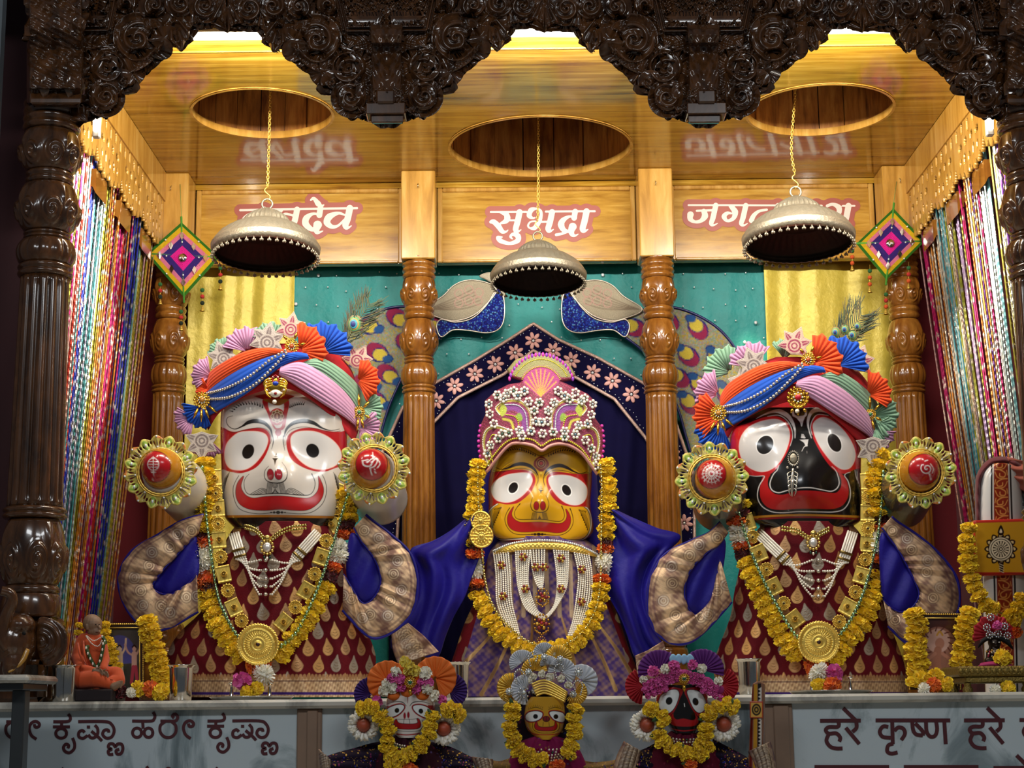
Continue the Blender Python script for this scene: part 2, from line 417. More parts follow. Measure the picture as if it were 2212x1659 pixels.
for (hx, hy, w, Yh) in ((567, 245, 305, 6.0), (1167, 318, 394, 6.4), (1771, 238, 316, 6.0)):
    c = PZ(hx, hy, ZC); zc = (c-CAM) @ (_R @ np.array([0, 0, -1.0])); holes.append((c[0], c[1], w/2*zc/FPX))
def ceiling():
    o = [(-1.56, 5.12), (1.78, 5.12), (1.78, 7.0), (-1.56, 7.0)]
    pts = [Vector(p) for p in o]; ed = [(0, 1), (1, 2), (2, 3), (3, 0)]; n = 72
    for hx, hy, r in holes:
        k = len(pts); pts += [Vector((hx+r*math.cos(a), hy+r*math.sin(a))) for a in np.linspace(0, 2*PI, n, endpoint=False)]
        ed += [(k+i, k+(i+1) % n) for i in range(n)]
    vs, _, fs, *_ = delaunay_2d_cdt(pts, ed, [], 0, 1e-6)
    F = [f for f in fs if not any((sum(vs[i].x for i in f)/3-hx)**2+(sum(vs[i].y for i in f)/3-hy)**2 < (r*.985)**2 for hx, hy, r in holes)]
    m = len(vs); V = [(v.x, v.y, ZC) for v in vs]+[(v.x, v.y, ZC+.02) for v in vs]
    F = [tuple(f) for f in F]+[tuple(i+m for i in f[::-1]) for f in F]
    for q, (hx, hy, r) in enumerate(holes):
        k = 4+q*n; F += [(k+i, k+(i+1) % n, k+(i+1) % n+m, k+i+m) for i in range(n)]
    g = G(); g.add(V, F); c = struct(g.build('ceiling', W_LAM, smooth=False))
    g = G(); box(g, -1.56, 1.78, 5.125, 5.16, ZC-.004, ZC+.05); box(g, -1.56, 1.78, 5.375, 5.381, ZC-.0035, ZC+.001)
    g.build('ceiling_seam', W_PANEL, c)
    for hx, hy, r in holes:
        g = G(); th = np.linspace(0, 2*PI, 181); k = 18
        for j in range(k):                                # upright planks lining the well
            a = np.linspace(j/k*2*PI+.006, (j+1)/k*2*PI-.006, 6); rr = r+.004+.003*((j*7) % 3)
            ring = np.stack([hx+rr*np.cos(a), hy+rr*np.sin(a)], 1); out = np.stack([hx+(rr+.012)*np.cos(a), hy+(rr+.012)*np.sin(a)], 1)
            V = [(x, y, z) for z in (ZC+.012, ZC+.34) for (x, y) in list(ring)+list(out[::-1])]
            L = 12; F = [(i, (i+1) % L, (i+1) % L+L, i+L) for i in range(L)]
            g.add(V, F)
        g.build('ceiling_well_planks', W_WELL, c, smooth=False)
        g = G(); lathe(g, [(r+.026, ZC+.345), (r+.026, ZC+.021)], (hx, hy, 0), 64); g.build('ceiling_well_light_block', MT['black'], c)  # black sleeve added behind the planks to block light through the gaps
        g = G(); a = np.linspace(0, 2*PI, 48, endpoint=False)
        g.add([(hx+(r+.03)*math.cos(t), hy+(r+.03)*math.sin(t), ZC+.34) for t in a], [tuple(range(48))]); g.build('ceiling_well_dark_cap', MT['black'], c)  # black cap stands in for the darkness up in the open well
        g = G(); a = np.linspace(0, 2*PI, 72, endpoint=False)
        prof = [(r+.004, -.002), (r+.004, .022), (r-.006, .022), (r-.006, -.006), (r+.004, -.006)]
        lathe(g, prof, (hx, hy, ZC), 72); g.build('ceiling_well_edging', W_POST, c, smooth=False)
ceiling()
def slab(name, m, *b, bev=0, parent=None):
    g = G(); box(g, *b, b=bev); o = g.build(name, m, parent, smooth=False)
    if parent is None: struct(o)
    return o
slab('floor', SLAB, -4, 4, -1, 7.6, -.05, 0)
slab('wall_back', MT['maroon'], -1.8, 2.0, 7.2, 7.3, 0, 3.9)
slab('wall_left', MT['maroon'], -1.8, -1.72, 5.5, 7.3, 0, 3.9)
slab('wall_right', MT['maroon'], 1.92, 2.0, 5.5, 7.3, 0, 3.9)
MT['wine'] = mat('dark_wine_wall', '#30060d', rough=.8, vary=.3, vs=3)
slab('wall_front_left', MT['wine'], -3.2, -1.62, 5.42, 5.5, 0, 4.6)
slab('wall_front_right', MT['wine'], 1.86, 3.2, 5.42, 5.5, 0, 4.6)
slab('trim_1', mat('grey_pipe', '#6d7478', rough=.4), -1.70, -1.62, 5.0, 5.06, 3.0, 4.4, bev=.01)
# ---- marble altar
t = thing('marble_altar', 'wide grey veined marble altar carrying the deities, with painted red lettering', 'altar', (0, 5.0, 0))
def xs(px, Y=5.0, y=1560): return P(px, y, Y)[0]
zs = P(1106, 1526, 4.97)[2]
g = G(); box(g, -2.4, 2.4, 4.965, 5.41, zs, ALT, b=.008); box(g, -1.6, 1.84, 5.41, 7.19, zs, ALT); g.build('altar_slab', SLAB, t, smooth=False)
for a, b, m in ((-420, 642, MARB), (696, 1648, MARB), (1712, 2640, MARB)):
    g = G(); box(g, xs(a), xs(b), 5.0, 5.1, .05, zs); g.build('marble_panel', m, t, smooth=False)
for a, b in ((642, 696), (1648, 1712)):
    g = G(); x0, x1 = xs(a), xs(b); box(g, x0, x1, 4.99, 5.1, .05, zs, b=.004); box(g, x0+.03, x1-.012, 4.984, 5.05, .05, zs-.002, b=.003)
    g.build('stone_pilaster', BROWN, t, smooth=False)
g = G(); box(g, -1.0, 2.2, 4.3, 4.975, 0, P(1106, 1800, 4.7)[2], b=.01)
tag(g.build('marble_step', SLAB, smooth=False), 'low marble step in front of the altar where the small deities stand', 'step')
# ---- upper wall panels with the name signs, square posts, turned pillars
PX = [P(362, 942, 6.75)[0], P(905, 1000, 6.75)[0], P(1429, 1000, 6.75)[0], P(1966, 950, 6.75)[0]]
zt = P(1106, 406, 6.86)[2]; zb = P(1106, 567, 6.86)[2]; zpost = P(1106, 556, 6.68)[2]
def rel_volutes(nrep, z0, z1, amp):
    """carved leaf-and-volute relief for a turned bulb between heights z0 and z1"""
    h = z1-z0
    def f(th, z):
        v = (z-z0)/h; w = ((th*nrep/(2*PI)) % 1.0)-.5; m = np.sin(np.clip(v, 0, 1)*PI)**.5*((v > 0) & (v < 1))
        out = 0
        for sg in (-1, 1):
            x = (w-sg*.24)/.24; y = (v-.36)/.34; r = np.sqrt(x*x+y*y); a = np.arctan2(y, x*sg)
            k = np.clip(1-r, 0, 1)
            out = out+(r < 1)*(np.sqrt(np.clip(1-r*r, 0, 1))*.8+.35*np.cos(2*PI*(2.1*r-a/(2*PI))))*np.clip(k*4, 0, 1)
        leaf = np.clip(1-np.abs(w)/(.06+.22*np.clip(v-.35, 0, 1)), 0, 1)*np.clip((v-.3)*3, 0, 1)
        vein = .5+.5*np.cos((np.abs(w)*34)-v*9)
        return amp*m*(out+leaf*(.5+.5*vein)*1.0)
    return f
def rel_flutes(n, amp, z0, z1):
    return lambda th, z: -amp*(np.abs(np.sin(th*n/2))**.7 < 2)*(1-np.abs(np.cos(th*n/2))**.55)*np.clip((z-z0)/.02, 0, 1)*np.clip((z1-z)/.02, 0, 1)*((z > z0) & (z < z1))
def rel_gadroon(n, amp, z0, z1):
    return lambda th, z: amp*(np.sqrt(np.abs(np.cos(th*n/2)))-.7)*np.sin(np.clip((z-z0)/(z1-z0), 0, 1)*PI)**.6
def bulb(z0, z1, ra, rb, rm, n=22, skew=1.0):
    v = np.linspace(0, 1, n); k = np.sin(PI*v**skew)**.65
    return np.stack([ra+(rb-ra)*v+(rm-(ra+rb)/2)*k, z0+(z1-z0)*v], 1)
def rings(z0, z1, r, k):
    out = []; h = (z0-z1)/k
    for i in range(k):
        for u in np.linspace(0, PI, 7): out.append((r-.004+.007*math.sin(u), z0-h*i-h*(u/PI)*.999))
    return np.array(out)
def pillar(parent, mat_, c, Y, segs, nth=144):
    """segs: (part name, kind, ytop, ybot, radius px top, radius px bottom, swell px) in photo pixels on the axis"""
    zz = lambda py: P(c, py, Y)[2]; X = P(c, 900, Y)[0]; k = Y/FPX*1.03
    groups = {}
    for s in segs: groups.setdefault(s[0], []).append(s)
    for nm, ss in groups.items():
        g = G()
        for _, kind, y0, y1, ra, rb, sw in ss:
            z0, z1 = zz(y0), zz(y1); ra, rb, sw = ra*k, rb*k, sw*k; rel = None; n = nth
            if kind == 'rings': p = rings(z0, z1, ra, int(sw/k)); n = 48
            elif kind == 'volute': p = bulb(z0, z1, ra, rb, sw, 56); rel = rel_volutes(4, z1, z0, .010*ra/.065)
            elif kind == 'gadroon': p = bulb(z0, z1, ra, rb, sw, 30); rel = rel_gadroon(14, .006, z1, z0)
            elif kind == 'flute': p = np.stack([np.linspace(ra, rb, 40), np.linspace(z0, z1, 40)], 1); rel = rel_flutes(14, .011*ra/.065, z1, z0)
            else: p = bulb(z0, z1, ra, rb, sw, 16); n = 48
            p = np.vstack([[(.001, p[0][1])], p, [(.001, p[-1][1])]])
            lathe(g, p[::-1], (X, Y, 0), n, relief=(lambda th, z, rel=rel, p=p: rel(th, z)*((z < p[1][1]-1e-6) & (z > p[-2][1]+1e-6))) if rel else None)
        g.build(nm, mat_, parent)
names = ['outermost one behind the diamond ornament with the pink rim under the left strands', 'one standing just left of the yellow faced deity', 'one standing just right of the yellow faced deity', 'outermost one beside the framed picture of the seated figure']
plab = ['turned teak pillar behind the white faced deity, beside the warm coloured bead strands', 'turned teak pillar between the white faced and yellow faced deities', 'turned teak pillar between the yellow faced and black faced deities', 'turned teak pillar behind the black faced deity, near the painted standard']
yoff = [62, 0, 0, 42]
for i, x in enumerate(PX):
    c = [362, 905, 1429, 1966][i]
    t = thing('teak_pillar', plab[i], 'pillar', (x, 6.75, ALT))
    hw = .071
    g = G(); box(g, x-hw, x+hw, 6.68, 6.84, zpost, ZC-.001, b=.004); o = g.build('square_block', W_POST, t, smooth=False)
    g = G(); hx = x+.0; hz = P(904, 399, 6.67)[2]; a = np.linspace(-.4, 4.2, 14)
    tube(g, [(hx, 6.684, hz+.012)]+[(hx, 6.670-.006*math.sin(u), hz-.004+.008*math.cos(u)) for u in a], .0016, 6)
    g.build('hook', MT['steel'], o)
    q = 0
    segs = [('capital', 'rings', 556, 604, 35, 35, 4), ('capital', 'volute', 604, 664, 32, 29, 37), ('capital', 'rings', 664, 692, 32, 32, 2),
            ('capital', 'volute', 692, 772, 27, 29, 39), ('capital', 'rings', 772, 788, 31, 31, 2), ('capital', 'gadroon', 788, 834, 30, 32, 38),
            ('capital', 'rings', 834, 852, 35, 35, 2), ('shaft', 'flute', 852, 1290, 33, 37, 0), ('base', 'rings', 1290, 1312, 40, 40, 2),
            ('base', 'volute', 1312, 1400, 34, 36, 42), ('base', 'rings', 1400, 1512, 42, 46, 3)]
    pillar(t, W_TURN, c, 6.75, segs)
for i, lab in enumerate(('wooden wall panel behind the umbrella over the white faced deity', 'wooden wall panel above the peacocks, behind the middle umbrella chain', 'wooden wall panel behind the umbrella over the black faced deity')):
    x0, x1 = PX[i]+.072, PX[i+1]-.072
    t = thing('header_panel', lab, 'wall panel', ((x0+x1)/2, 6.86, zb))
    g = G(); box(g, x0, x1, 6.86, 6.9, zb, zt); g.build('board', W_PANEL, t, smooth=False)
    g = G(); f = .022
    for b in ((x0, x0+f, zb, zt), (x1-f, x1, zb, zt), (x0+f, x1-f, zt-.018, zt), (x0+f, x1-f, zb, zb+.012)): box(g, b[0], b[1], 6.847, 6.87, b[2], b[3], b=.004)
    g.build('moulding', W_POST, t, smooth=False)
g = G(); box(g, -1.56, 1.78, 6.845, 7.05, zt, ZC-.002); struct(g.build('trim_2', W_LAM, smooth=False))
# side bays beyond the outer pillars
for s, i in ((-1, 0), (1, 3)):
    g = G(); x0 = PX[i]+s*.072; x1 = (-1.56, 1.78)[s > 0]; box(g, min(x0, x1), max(x0, x1), 6.70, 6.84, zpost+.02, ZC-.002); struct(g.build('trim_%d' % (3 if s < 0 else 4), W_PANEL, smooth=False))
# ---- light tubes
TUBE = glow('lit_tube', '#fff6ea', 6)
for i, (a, b, lab) in enumerate(((405, 580, 'glowing tube light behind the carved arch, over the white faced deity'), (1085, 1262, 'glowing tube light behind the carved arch, over the middle hole'), (1765, 1935, 'glowing tube light behind the carved arch, over the black faced deity'))):
    A, B = P(a, 52, 5.2), P(b, 46, 5.2); z = ZC-.022
    t = thing('tube_light', lab, 'tube light', ((A[0]+B[0])/2, 5.2, z))
    g = G(); tube(g, [(A[0], 5.2, z), (B[0], 5.2, z)], .011, 12); g.build('tube', TUBE, t)
    g = G(); box(g, A[0]-.03, B[0]+.03, 5.185, 5.215, ZC-.01, ZC+.0); 
    for e in (A[0], B[0]): box(g, e-.02, e+.012, 5.187, 5.213, z-.014, ZC)
    g.build('fitting', mat('white_fitting', '#d9d4c8', rough=.4), t, smooth=False)
for (px, y0, y1, lab) in ((206, 218, 282, 'short upright tube light behind the dark carved column by the warm strands'), (2141, 222, 278, 'short upright tube light behind the dark carved column by the silvery strands')):
    A, B = P(px, y0, 5.3), P(px, y1, 5.3)
    t = thing('tube_light', lab, 'tube light', tuple(B))
    g = G(); tube(g, [A, B], .008, 10); g.build('tube', TUBE, t)
    g = G(); box(g, B[0]-.012, B[0]+.012, 5.305, 5.33, B[2]-.02, A[2]+.02, b=.003); xw = -1.45 if px < 1000 else 1.665; box(g, min(B[0], xw), max(B[0], xw), 5.31, 5.325, A[2]-.01, A[2]+.012); g.build('fitting', bpy.data.materials['white_fitting'], t, smooth=False)
# ================================================================== carved arch, front columns, side friezes
def unroll(px, py): return px+.01047*(CY-py)*1.0, py+.01047*(px-CX)
def vol(X, Y, cx, cy, R, turns, dr, ph=0.0):
    x, y = X-cx, Y-cy; r = np.sqrt(x*x+y*y)/R; a = np.arctan2(y, x)
    return np.where(r < 1, (.55+.75*np.sqrt(np.clip(1-r*r, 0, 1)))*np.clip((1-r)*5, 0, 1)+np.clip((1-r)*4, 0, 1)*.34*np.cos(2*PI*(turns*r**.8-dr*a/(2*PI)+ph)), 0)
def leaf(X, Y, cx, cy, ang, Lh, spread, k):
    x, y = X-cx, Y-cy; r = np.sqrt(x*x+y*y)/Lh; a = np.arctan2(y, x)-ang; a = (a+PI) % (2*PI)-PI
    m = np.clip(1-(a/spread)**2, 0, 1)*np.clip((1-r)*4, 0, 1)*np.clip(r*5, 0, 1)
    return m*(.75+.35*np.cos(a*k))
MOTIF = [(41, 262), (43, 240), (66, 246), (88, 240), (106, 222), (108, 203), (118, 192), (131, 186), (130, 178), (124, 170), (132, 161), (150, 154), (172, 142), (190, 126), (204, 104), (214, 92), (228, 98), (240, 111), (248, 108), (252, 97), (262, 84), (264, 68), (272, 56), (290, 52), (318, 48), (334, 54), (343, 70), (343, -34), (0, -34), (0, 262)]
HOLES = [(121, 33, 7, 15, .3), (150, 119, 13, 7, -.2), (187, 84, 8, 17, .35), (181, 42, 6, 11, .5), (95, 93, 6, 13, 0), (101, 140, 7, 8, 0), (66, 146, 8, 8, 0), (62, 198, 7, 7, .5), (108, 60, 5, 7, 0), (214, 40, 8, 6, .4), (128, 150, 6, 5, 0), (232, 60, 6, 5, 0)]
def motif(X, Y):
    """height field (m) and signed outline (px, negative inside) of a half bracket, X = px from its axis"""
    o = sdf(np.stack([X.ravel(), Y.ravel()], 1), cat(MOTIF[:27], 3).tolist()+MOTIF[27:]).reshape(X.shape)
    hole = np.full(X.shape, 99.)
    for hx, hy, a, b, rot in HOLES:
        c, s = math.cos(rot), math.sin(rot); u = (X-hx)*c+(Y-hy)*s; v = -(X-hx)*s+(Y-hy)*c
        a, b = a*1.3, b*1.3; k = np.sqrt((u/a)**2+(v/b)**2); hole = np.minimum(hole, (k-1)*min(a, b))
    sd = np.maximum(o, -hole)
    h = np.zeros(X.shape)
    for v in ((150, 84, 56, 2.6, 1), (83, 146, 42, 2.4, -1), (80, 208, 36, 2.2, 1), (188, 12, 30, 2, -1), (118, 178, 15, 1.3, 1), (245, 10, 34, 2.1, 1), (296, 14, 30, 2, -1), (200, 108, 14, 1.3, 1), (125, 8, 26, 2, 1)):
        h = np.maximum(h, vol(X, Y, *v))
    for l in ((226, 30, 1.25, 86, .75, 16), (343, -8, PI/2+.5, 74, .5, 18), (343, -8, PI/2, 82, .28, 20), (60, 92, .9, 50, .7, 15), (110, 100, 1.9, 60, .5, 15), (70, 222, 2.2, 40, .6, 12), (270, 20, 1.4, 44, .6, 15)):
        h = np.maximum(h, leaf(X, Y, *l))
    h = np.maximum(h, .28+.12*np.cos(X*.35+2*np.sin(Y*.16))*np.cos(Y*.31+2*np.sin(X*.12)))
    fr = np.abs(np.where(Y < 66, X-(106-(Y+20)*.22), 99)); tr = np.where((Y < 70) & (X < 88), np.abs(Y-66), 99)     # panel moulding
    mold = np.minimum(fr, tr); inner = (Y < 62) & (X < 100-(Y+20)*.22)
    h = np.where(inner, .45+.3*np.cos(X*.42)*np.cos(Y*.45+X*.2)+.15*np.cos(X*.9-Y*.7), h)
    h = np.where(mold < 9, .9+.35*np.cos(mold/9*PI*2), h)
    rim = np.clip(-sd/7, 0, 1); h = h*np.sqrt(np.clip(1-(1-rim)**2, 0, 1))
    return h*.030, sd
def arch():
    st = 1.5
    gx, gy = np.meshgrid(np.arange(0, 343+st, st), np.arange(-34, 266, st))
    h, sd = motif(gx, gy); gyr, gxr = np.gradient(sd, st)
    t = thing('carved_arch', 'dark carved wooden arch screen with scrolls hanging along the top of the shrine', 'arch', (0, 5.05, 3.4))
    Y0 = 5.06; n = 0
    for ci, cxp in enumerate((147, 835, 1520, 2206)):
        ux, uy = unroll(cxp, 120); uy -= 120
        for sg in (-1, 1):
            if (ci == 0 and sg < 0) or (ci == 3 and sg > 0): continue
            X = gx.copy(); Yy = gy.copy(); near = (np.abs(sd) < st*1.05) & (gx < 342) & (gx > 1)
            X[near] -= (sd*gxr)[near]; Yy[near] -= (sd*gyr)[near]
            keep = sd < st*1.05
            q = keep[:-1, :-1] & keep[1:, :-1] & keep[:-1, 1:] & keep[1:, 1:] & ((sd[:-1, :-1] < 0)|(sd[1:, 1:] < 0)|(sd[1:, :-1] < 0)|(sd[:-1, 1:] < 0))
            pts = np.stack([ux+sg*X.ravel(), Yy.ravel()+uy], 1)
            V = PP(pts, Y0-h.ravel(), roll=False)
            # placed from real spacing: step along the screen is constant
            nv, nu = gx.shape; Q = quads(nu, nv)[q.ravel()]
            if sg > 0: Q = Q[:, ::-1]
            us, inv = np.unique(Q, return_inverse=True); g = G(); g.add(V[us], inv.reshape(Q.shape))
            g.build('carved_bracket', W_DARK, t, solid=.05)
    for cxp in (835, 1520):
        ux, uy = unroll(cxp, 120); uy -= 120
        u = np.linspace(-1, 1, 61); v = np.arange(52, 264, 1.6); U, Vv = np.meshgrid(u, v)
        hw = np.interp(v, [52, 75, 100, 240, 243, 263], [39, 40, 36, 36, 41, 41])[:, None]
        pr = np.interp(v, [52, 62, 75, 92, 100, 116, 130, 150, 175, 205, 225, 232, 244, 246, 263], [.05, .095, .115, .10, .06, .045, .055, .075, .085, .095, .085, .055, .05, .08, .08])[:, None]
        rl = .006*np.cos(U*9)*np.cos(Vv*.16+U*U*3)*((Vv > 60) & (Vv < 236))+.008*np.exp(-(U/.16)**2)*((Vv > 120) & (Vv < 200))+.004*np.cos((Vv-200)*.45)*np.cos(U*14)*((Vv > 190) & (Vv < 232))
        ed = np.clip((1-np.abs(U))*6, 0, 1)**.5
        dep = (pr+rl)*ed
        V = PP(np.stack([(ux+U*hw).ravel(), (Vv+uy).ravel()], 1), Y0+.02-dep.ravel(), roll=False)
        g = G(); g.add(V, quadsF(len(u), len(v))); g.build('pendant_bracket', W_DARK, t, solid=.02)
        g = G(); a = P(ux-41, 262, Y0); b = P(ux+41, 262, Y0); zz = PP([(ux, 262+uy)], Y0, roll=False)[0][2]; xx = PP([(ux, 262+uy)], Y0, roll=False)[0][0]
        box(g, xx-.062, xx+.062, Y0-.075, Y0+.005, zz-.002, zz+.035, b=.003); box(g, xx-.03, xx+.03, Y0-.085, Y0-.02, zz+.03, zz+.075, b=.006)
        g.build('pendant_block', W_DARK, t, smooth=False)
    zt_ = P(1106, -40, Y0)[2]
    g = G(); box(g, -2.2, 2.2, Y0-.02, Y0+.09, zt_+.02, zt_+.2); g.build('beam', W_DARK, t, smooth=False)
arch()
# ---- front columns
def front_column(c, cb, lab, sg):
    X, Y = P(c, 900, 5.1)[0], 5.1
    t = thing('carved_column', lab, 'column', (X, Y, ALT))
    segs = [('capital', 'rings', 222, 288, 60, 60, 4), ('capital', 'volute', 288, 375, 52, 48, 63), ('capital', 'rings', 375, 402, 50, 50, 2),
            ('capital', 'volute', 402, 505, 48, 46, 65), ('capital', 'rings', 505, 522, 48, 48, 2), ('capital', 'gadroon', 522, 575, 50, 52, 63),
            ('capital', 'rings', 575, 602, 57, 57, 2), ('shaft', 'flute', 602, 1098, 52, 58, 0), ('base', 'rings', 1098, 1122, 64, 64, 2),
            ('base', 'volute', 1122, 1266, 50, 50, 66), ('base', 'rings', 1266, 1284, 56, 56, 1), ('base', 'plain', 1284, 1334, 56, 60, 62)]
    pillar(t, W_DARK, c, Y, segs, 176)
    # square carved block under the arch
    U, Vv = np.meshgrid(np.linspace(-1, 1, 70), np.arange(-30, 224, 2.0))
    pr = np.interp(Vv[:, 0], [-30, 20, 60, 90, 105, 130, 160, 190, 196, 212, 223], [.11, .12, .13, .08, .05, .06, .1, .12, .08, .1, .1])[:, None]
    rl = .010*np.cos(U*7+np.sin(Vv*.05)*2)*np.cos(Vv*.11)+.006*np.cos(U*15-Vv*.2)*np.cos(Vv*.23)
    dep = (pr+rl*(Vv < 195))*np.clip((1-np.abs(U))*7, 0, 1)**.5
    V = PP(np.stack([(cb+U*64).ravel(), Vv.ravel()], 1), 5.07-dep.ravel())
    g = G(); g.add(V, quadsF(70, len(Vv))); g.build('carved_block', W_DARK, t, solid=.04)
    g = G(); k = P(cb-8*sg, 120, 5.08)
    box(g, k[0]-.085, k[0]+.085, 5.05, 5.22, P(cb, 224, 5.1)[2], P(cb, -30, 5.1)[2], b=.01); g.build('column_core', W_DARK, t, smooth=False)
    z1 = P(c, 1334, Y)[2]
    g = G(); box(g, X-.085, X+.085, 5.05, 5.2, ALT, z1, b=.012); g.build('plinth', W_DARK, t, smooth=False)
    return t, X
cl, XL = front_column(84, 120, 'dark carved wooden column with a carved elephant head at its foot', -1)
cr_, XR = front_column(2262, 2232, 'dark carved wooden column at the edge of the photo behind the painted standard', 1)
def elephant(t, Y=4.99):
    def ell(g, px, py, rx, ry, ry_d, Yc):
        V, F = sphV(28, 18); c = P(px, py, Yc); k = Yc/FPX*1.02
        g.add(V*np.array([rx*k, ry_d*k, ry*k])+c, F)
    g = G(); ell(g, 32, 1388, 46, 62, 55, Y); ell(g, 45, 1352, 30, 26, 40, Y-.02); ell(g, 30, 1430, 26, 42, 30, Y-.03)
    o = g.build('elephant_head', W_DARK, t)
    rm = o.modifiers.new('fuse', 'REMESH'); rm.mode = 'VOXEL'; rm.voxel_size = .004
    sm = o.modifiers.new('soften', 'SMOOTH'); sm.iterations = 6
    g = G(); path = PP(cat([(18, 1400), (6, 1372), (14, 1330), (26, 1300), (22, 1282), (2, 1276)], 8), np.linspace(Y-.05, Y-.09, 41)); tube(g, path, [.026, .02, .016, .014], 14)
    g.build('trunk', W_DARK, o)
    g = G(); path = PP(cat([(58, 1404), (50, 1425), (32, 1444), (18, 1452)], 8), np.linspace(Y-.04, Y-.07, 25)); tube(g, path, [.009, .007, .003], 10)
    g.build('tusk', W_POST, o)
    g = G(); plate(g, [(84, 1335), (120, 1340), (142, 1362), (144, 1400), (128, 1430), (100, 1440), (86, 1424), (78, 1380)], Y, .012, .012, 16, 3, dep=lambda v: .004*np.cos(np.hypot(v[:, 0]-88, v[:, 1]-1385)*.33))
    g.build('ear', W_DARK, o)
    g = G(); sph(g, P(52, 1368, Y-.075), .006, 10, 8); g.build('eye', MT['black'], o)
    g = G(); box(g, P(40, 1500, 5)[0], P(95, 1500, 5)[0], 4.98, 5.05, ALT, P(70, 1425, 5)[2], b=.015); g.build('elephant_foot', W_DARK, o)
elephant(cl)
# ---- lattice friezes along the two sides of the canopy
def frieze(sg, lab):
    X = (-1.45, 1.665)[sg > 0]; L0, L1 = 5.2, 6.68
    t = thing('fretwork_frieze', lab, 'frieze', (X, 6, ZC-.4))
    zt = ZC-.002; zl = ZC-.125; zb = ZC-.30
    g = G(); box(g, X-.012, X+.012, L0, L1, zl, zt); g.build('top_rail', W_POST, t, smooth=False)
    # pierced board: a height field in the side plane
    st = .0045; yy, zz = np.meshgrid(np.arange(L0, L1+st, st), np.arange(zb-.075, zl+.01, st))
    per = .37; w = ((yy-L0)/per) % 1.0
    lobe = zb+.02-.055*np.abs(np.sin(w*PI))**.6+.012*np.cos(w*2*PI*7)
    sd = lobe-zz
    for k in range(8):
        cy = L0+(np.floor((yy-L0)/per))*per
        for (a, b, ra, rb) in ((.1, -.03, .012, .02), (.3, -.02, .012, .02), (.5, -.03, .012, .02), (.7, -.02, .012, .02), (.9, -.03, .012, .02), (.2, -.085, .02, .012), (.4, -.08, .016, .014), (.6, -.08, .016, .014), (.8, -.085, .02, .012), (.34, -.14, .012, .02), (.5, -.15, .014, .014), (.66, -.14, .012, .02), (.5, -.2, .01, .016), (.2, -.14, .01, .012), (.8, -.14, .01, .012)):
            d = np.sqrt(((yy-cy-a*per)/ra)**2+((zz-zl-b)/rb)**2); sd = np.maximum(sd, (1-d)*min(ra, rb))
        break
    keep = sd < 0; q = (keep[:-1, :-1] & keep[1:, :-1] & keep[:-1, 1:] & keep[1:, 1:]).ravel()
    V = np.stack([np.full(yy.size, X-.006*sg), yy.ravel(), zz.ravel()], 1); Q = (quads if sg < 0 else quadsF)(yy.shape[1], yy.shape[0])[q]
    us, inv = np.unique(Q, return_inverse=True); g = G(); g.add(V[us], inv.reshape(Q.shape))
    g.build('fretwork', W_POST, t, solid=.014)
    for k in range(4):
        y = L0+.06+k*.37
        g = G(); pr = [(0, 0), (.10, 0), (.10, -.03), (.075, -.04), (.075, -.07), (.045, -.08), (.045, -.11), (.02, -.12), (0, -.16)]
        V = [(X+sg*(.01+a*.55), yv, zb-.03+b*.55) for yv in (y, y+.16) for a, b in pr]; n = len(pr)
        g.add(V, [tuple(range(n)), tuple(range(2*n-1, n-1, -1))]+[(i, i+n, (i+1) % n+n, (i+1) % n) for i in range(n)])
        g.build('corbel', W_TURN, t, smooth=False)  # darker wood puts the shadow under the frieze into the corbel colour
    return t
frieze(-1, 'fretwork teak frieze along the side of the canopy above the rainbow bead strands')
frieze(1, 'fretwork teak frieze along the side of the canopy above the silver and pink bead strands')
# ================================================================== drapes, appliques, signs, hangings
MT['teal'] = mat('teal_satin', '#058683', rough=.55, vary=.2, vs=14, sheen=.05, bump=.3, bs=45)
MT['navy'] = mat('navy_velvet', '#0b0730', rough=.9, vary=.2, spec=.15)
MT['tissue'] = mat('gold_tissue', '#d2bd4c', rough=.42, metal=.12, vary=.22, vs=12, bump=.35, bs=40)
MT['sequin'] = mat('sequins', '#e6ecee', rough=.2, metal=.35, vary=.05)
MT['glit'] = mat('glitter_cloth', rough=.3, attr=True, vary=.55, vs=420, bump=.6, bs=500, mrough=.28)
def drape(name, lab, x0, x1, ytop, ybot, Y, m, nf, amp, seed, parent=None):
    r = np.random.default_rng(seed); A = P((x0+x1)/2, ytop, Y)[2]; B = P((x0+x1)/2, ybot, Y)[2]; X0 = P(x0, (ytop+900)/2, Y)[0]; X1 = P(x1, (ytop+900)/2, Y)[0]
    nu, nv = 220, 40; u, v = np.meshgrid(np.linspace(0, 1, nu), np.linspace(0, 1, nv)); ph = r.uniform(0, 6, 4)
    f = np.sin(u*nf*2*PI+ph[0]+.8*np.sin(v*2+ph[1]))+.5*np.sin(u*nf*4.3*PI+ph[2]+1.4*np.sin(v*3))+.25*np.sin(u*nf*11+v*5+ph[3])
    V = np.stack([X0+(X1-X0)*u, Y-amp*f*(.5+.5*v)+.0*u, A+(B-A)*v], -1).reshape(-1, 3)
    g = G(); g.add(V, quadsF(nu, nv)); o = g.build(name, m, parent, solid=.002)
    if lab: tag(o, lab, 'drape')
    return o, V.reshape(nv, nu, 3)
t = thing('teal_backdrop', 'teal satin backdrop dotted with tiny sequins behind the peacocks', 'drape', P(1150, 566, YB))
o, _ = drape('cloth', None, 618, 1672, 560, 1505, YB+.03, MT['teal'], 11, .004, 3, t)
g = G(); r = np.random.default_rng(5)
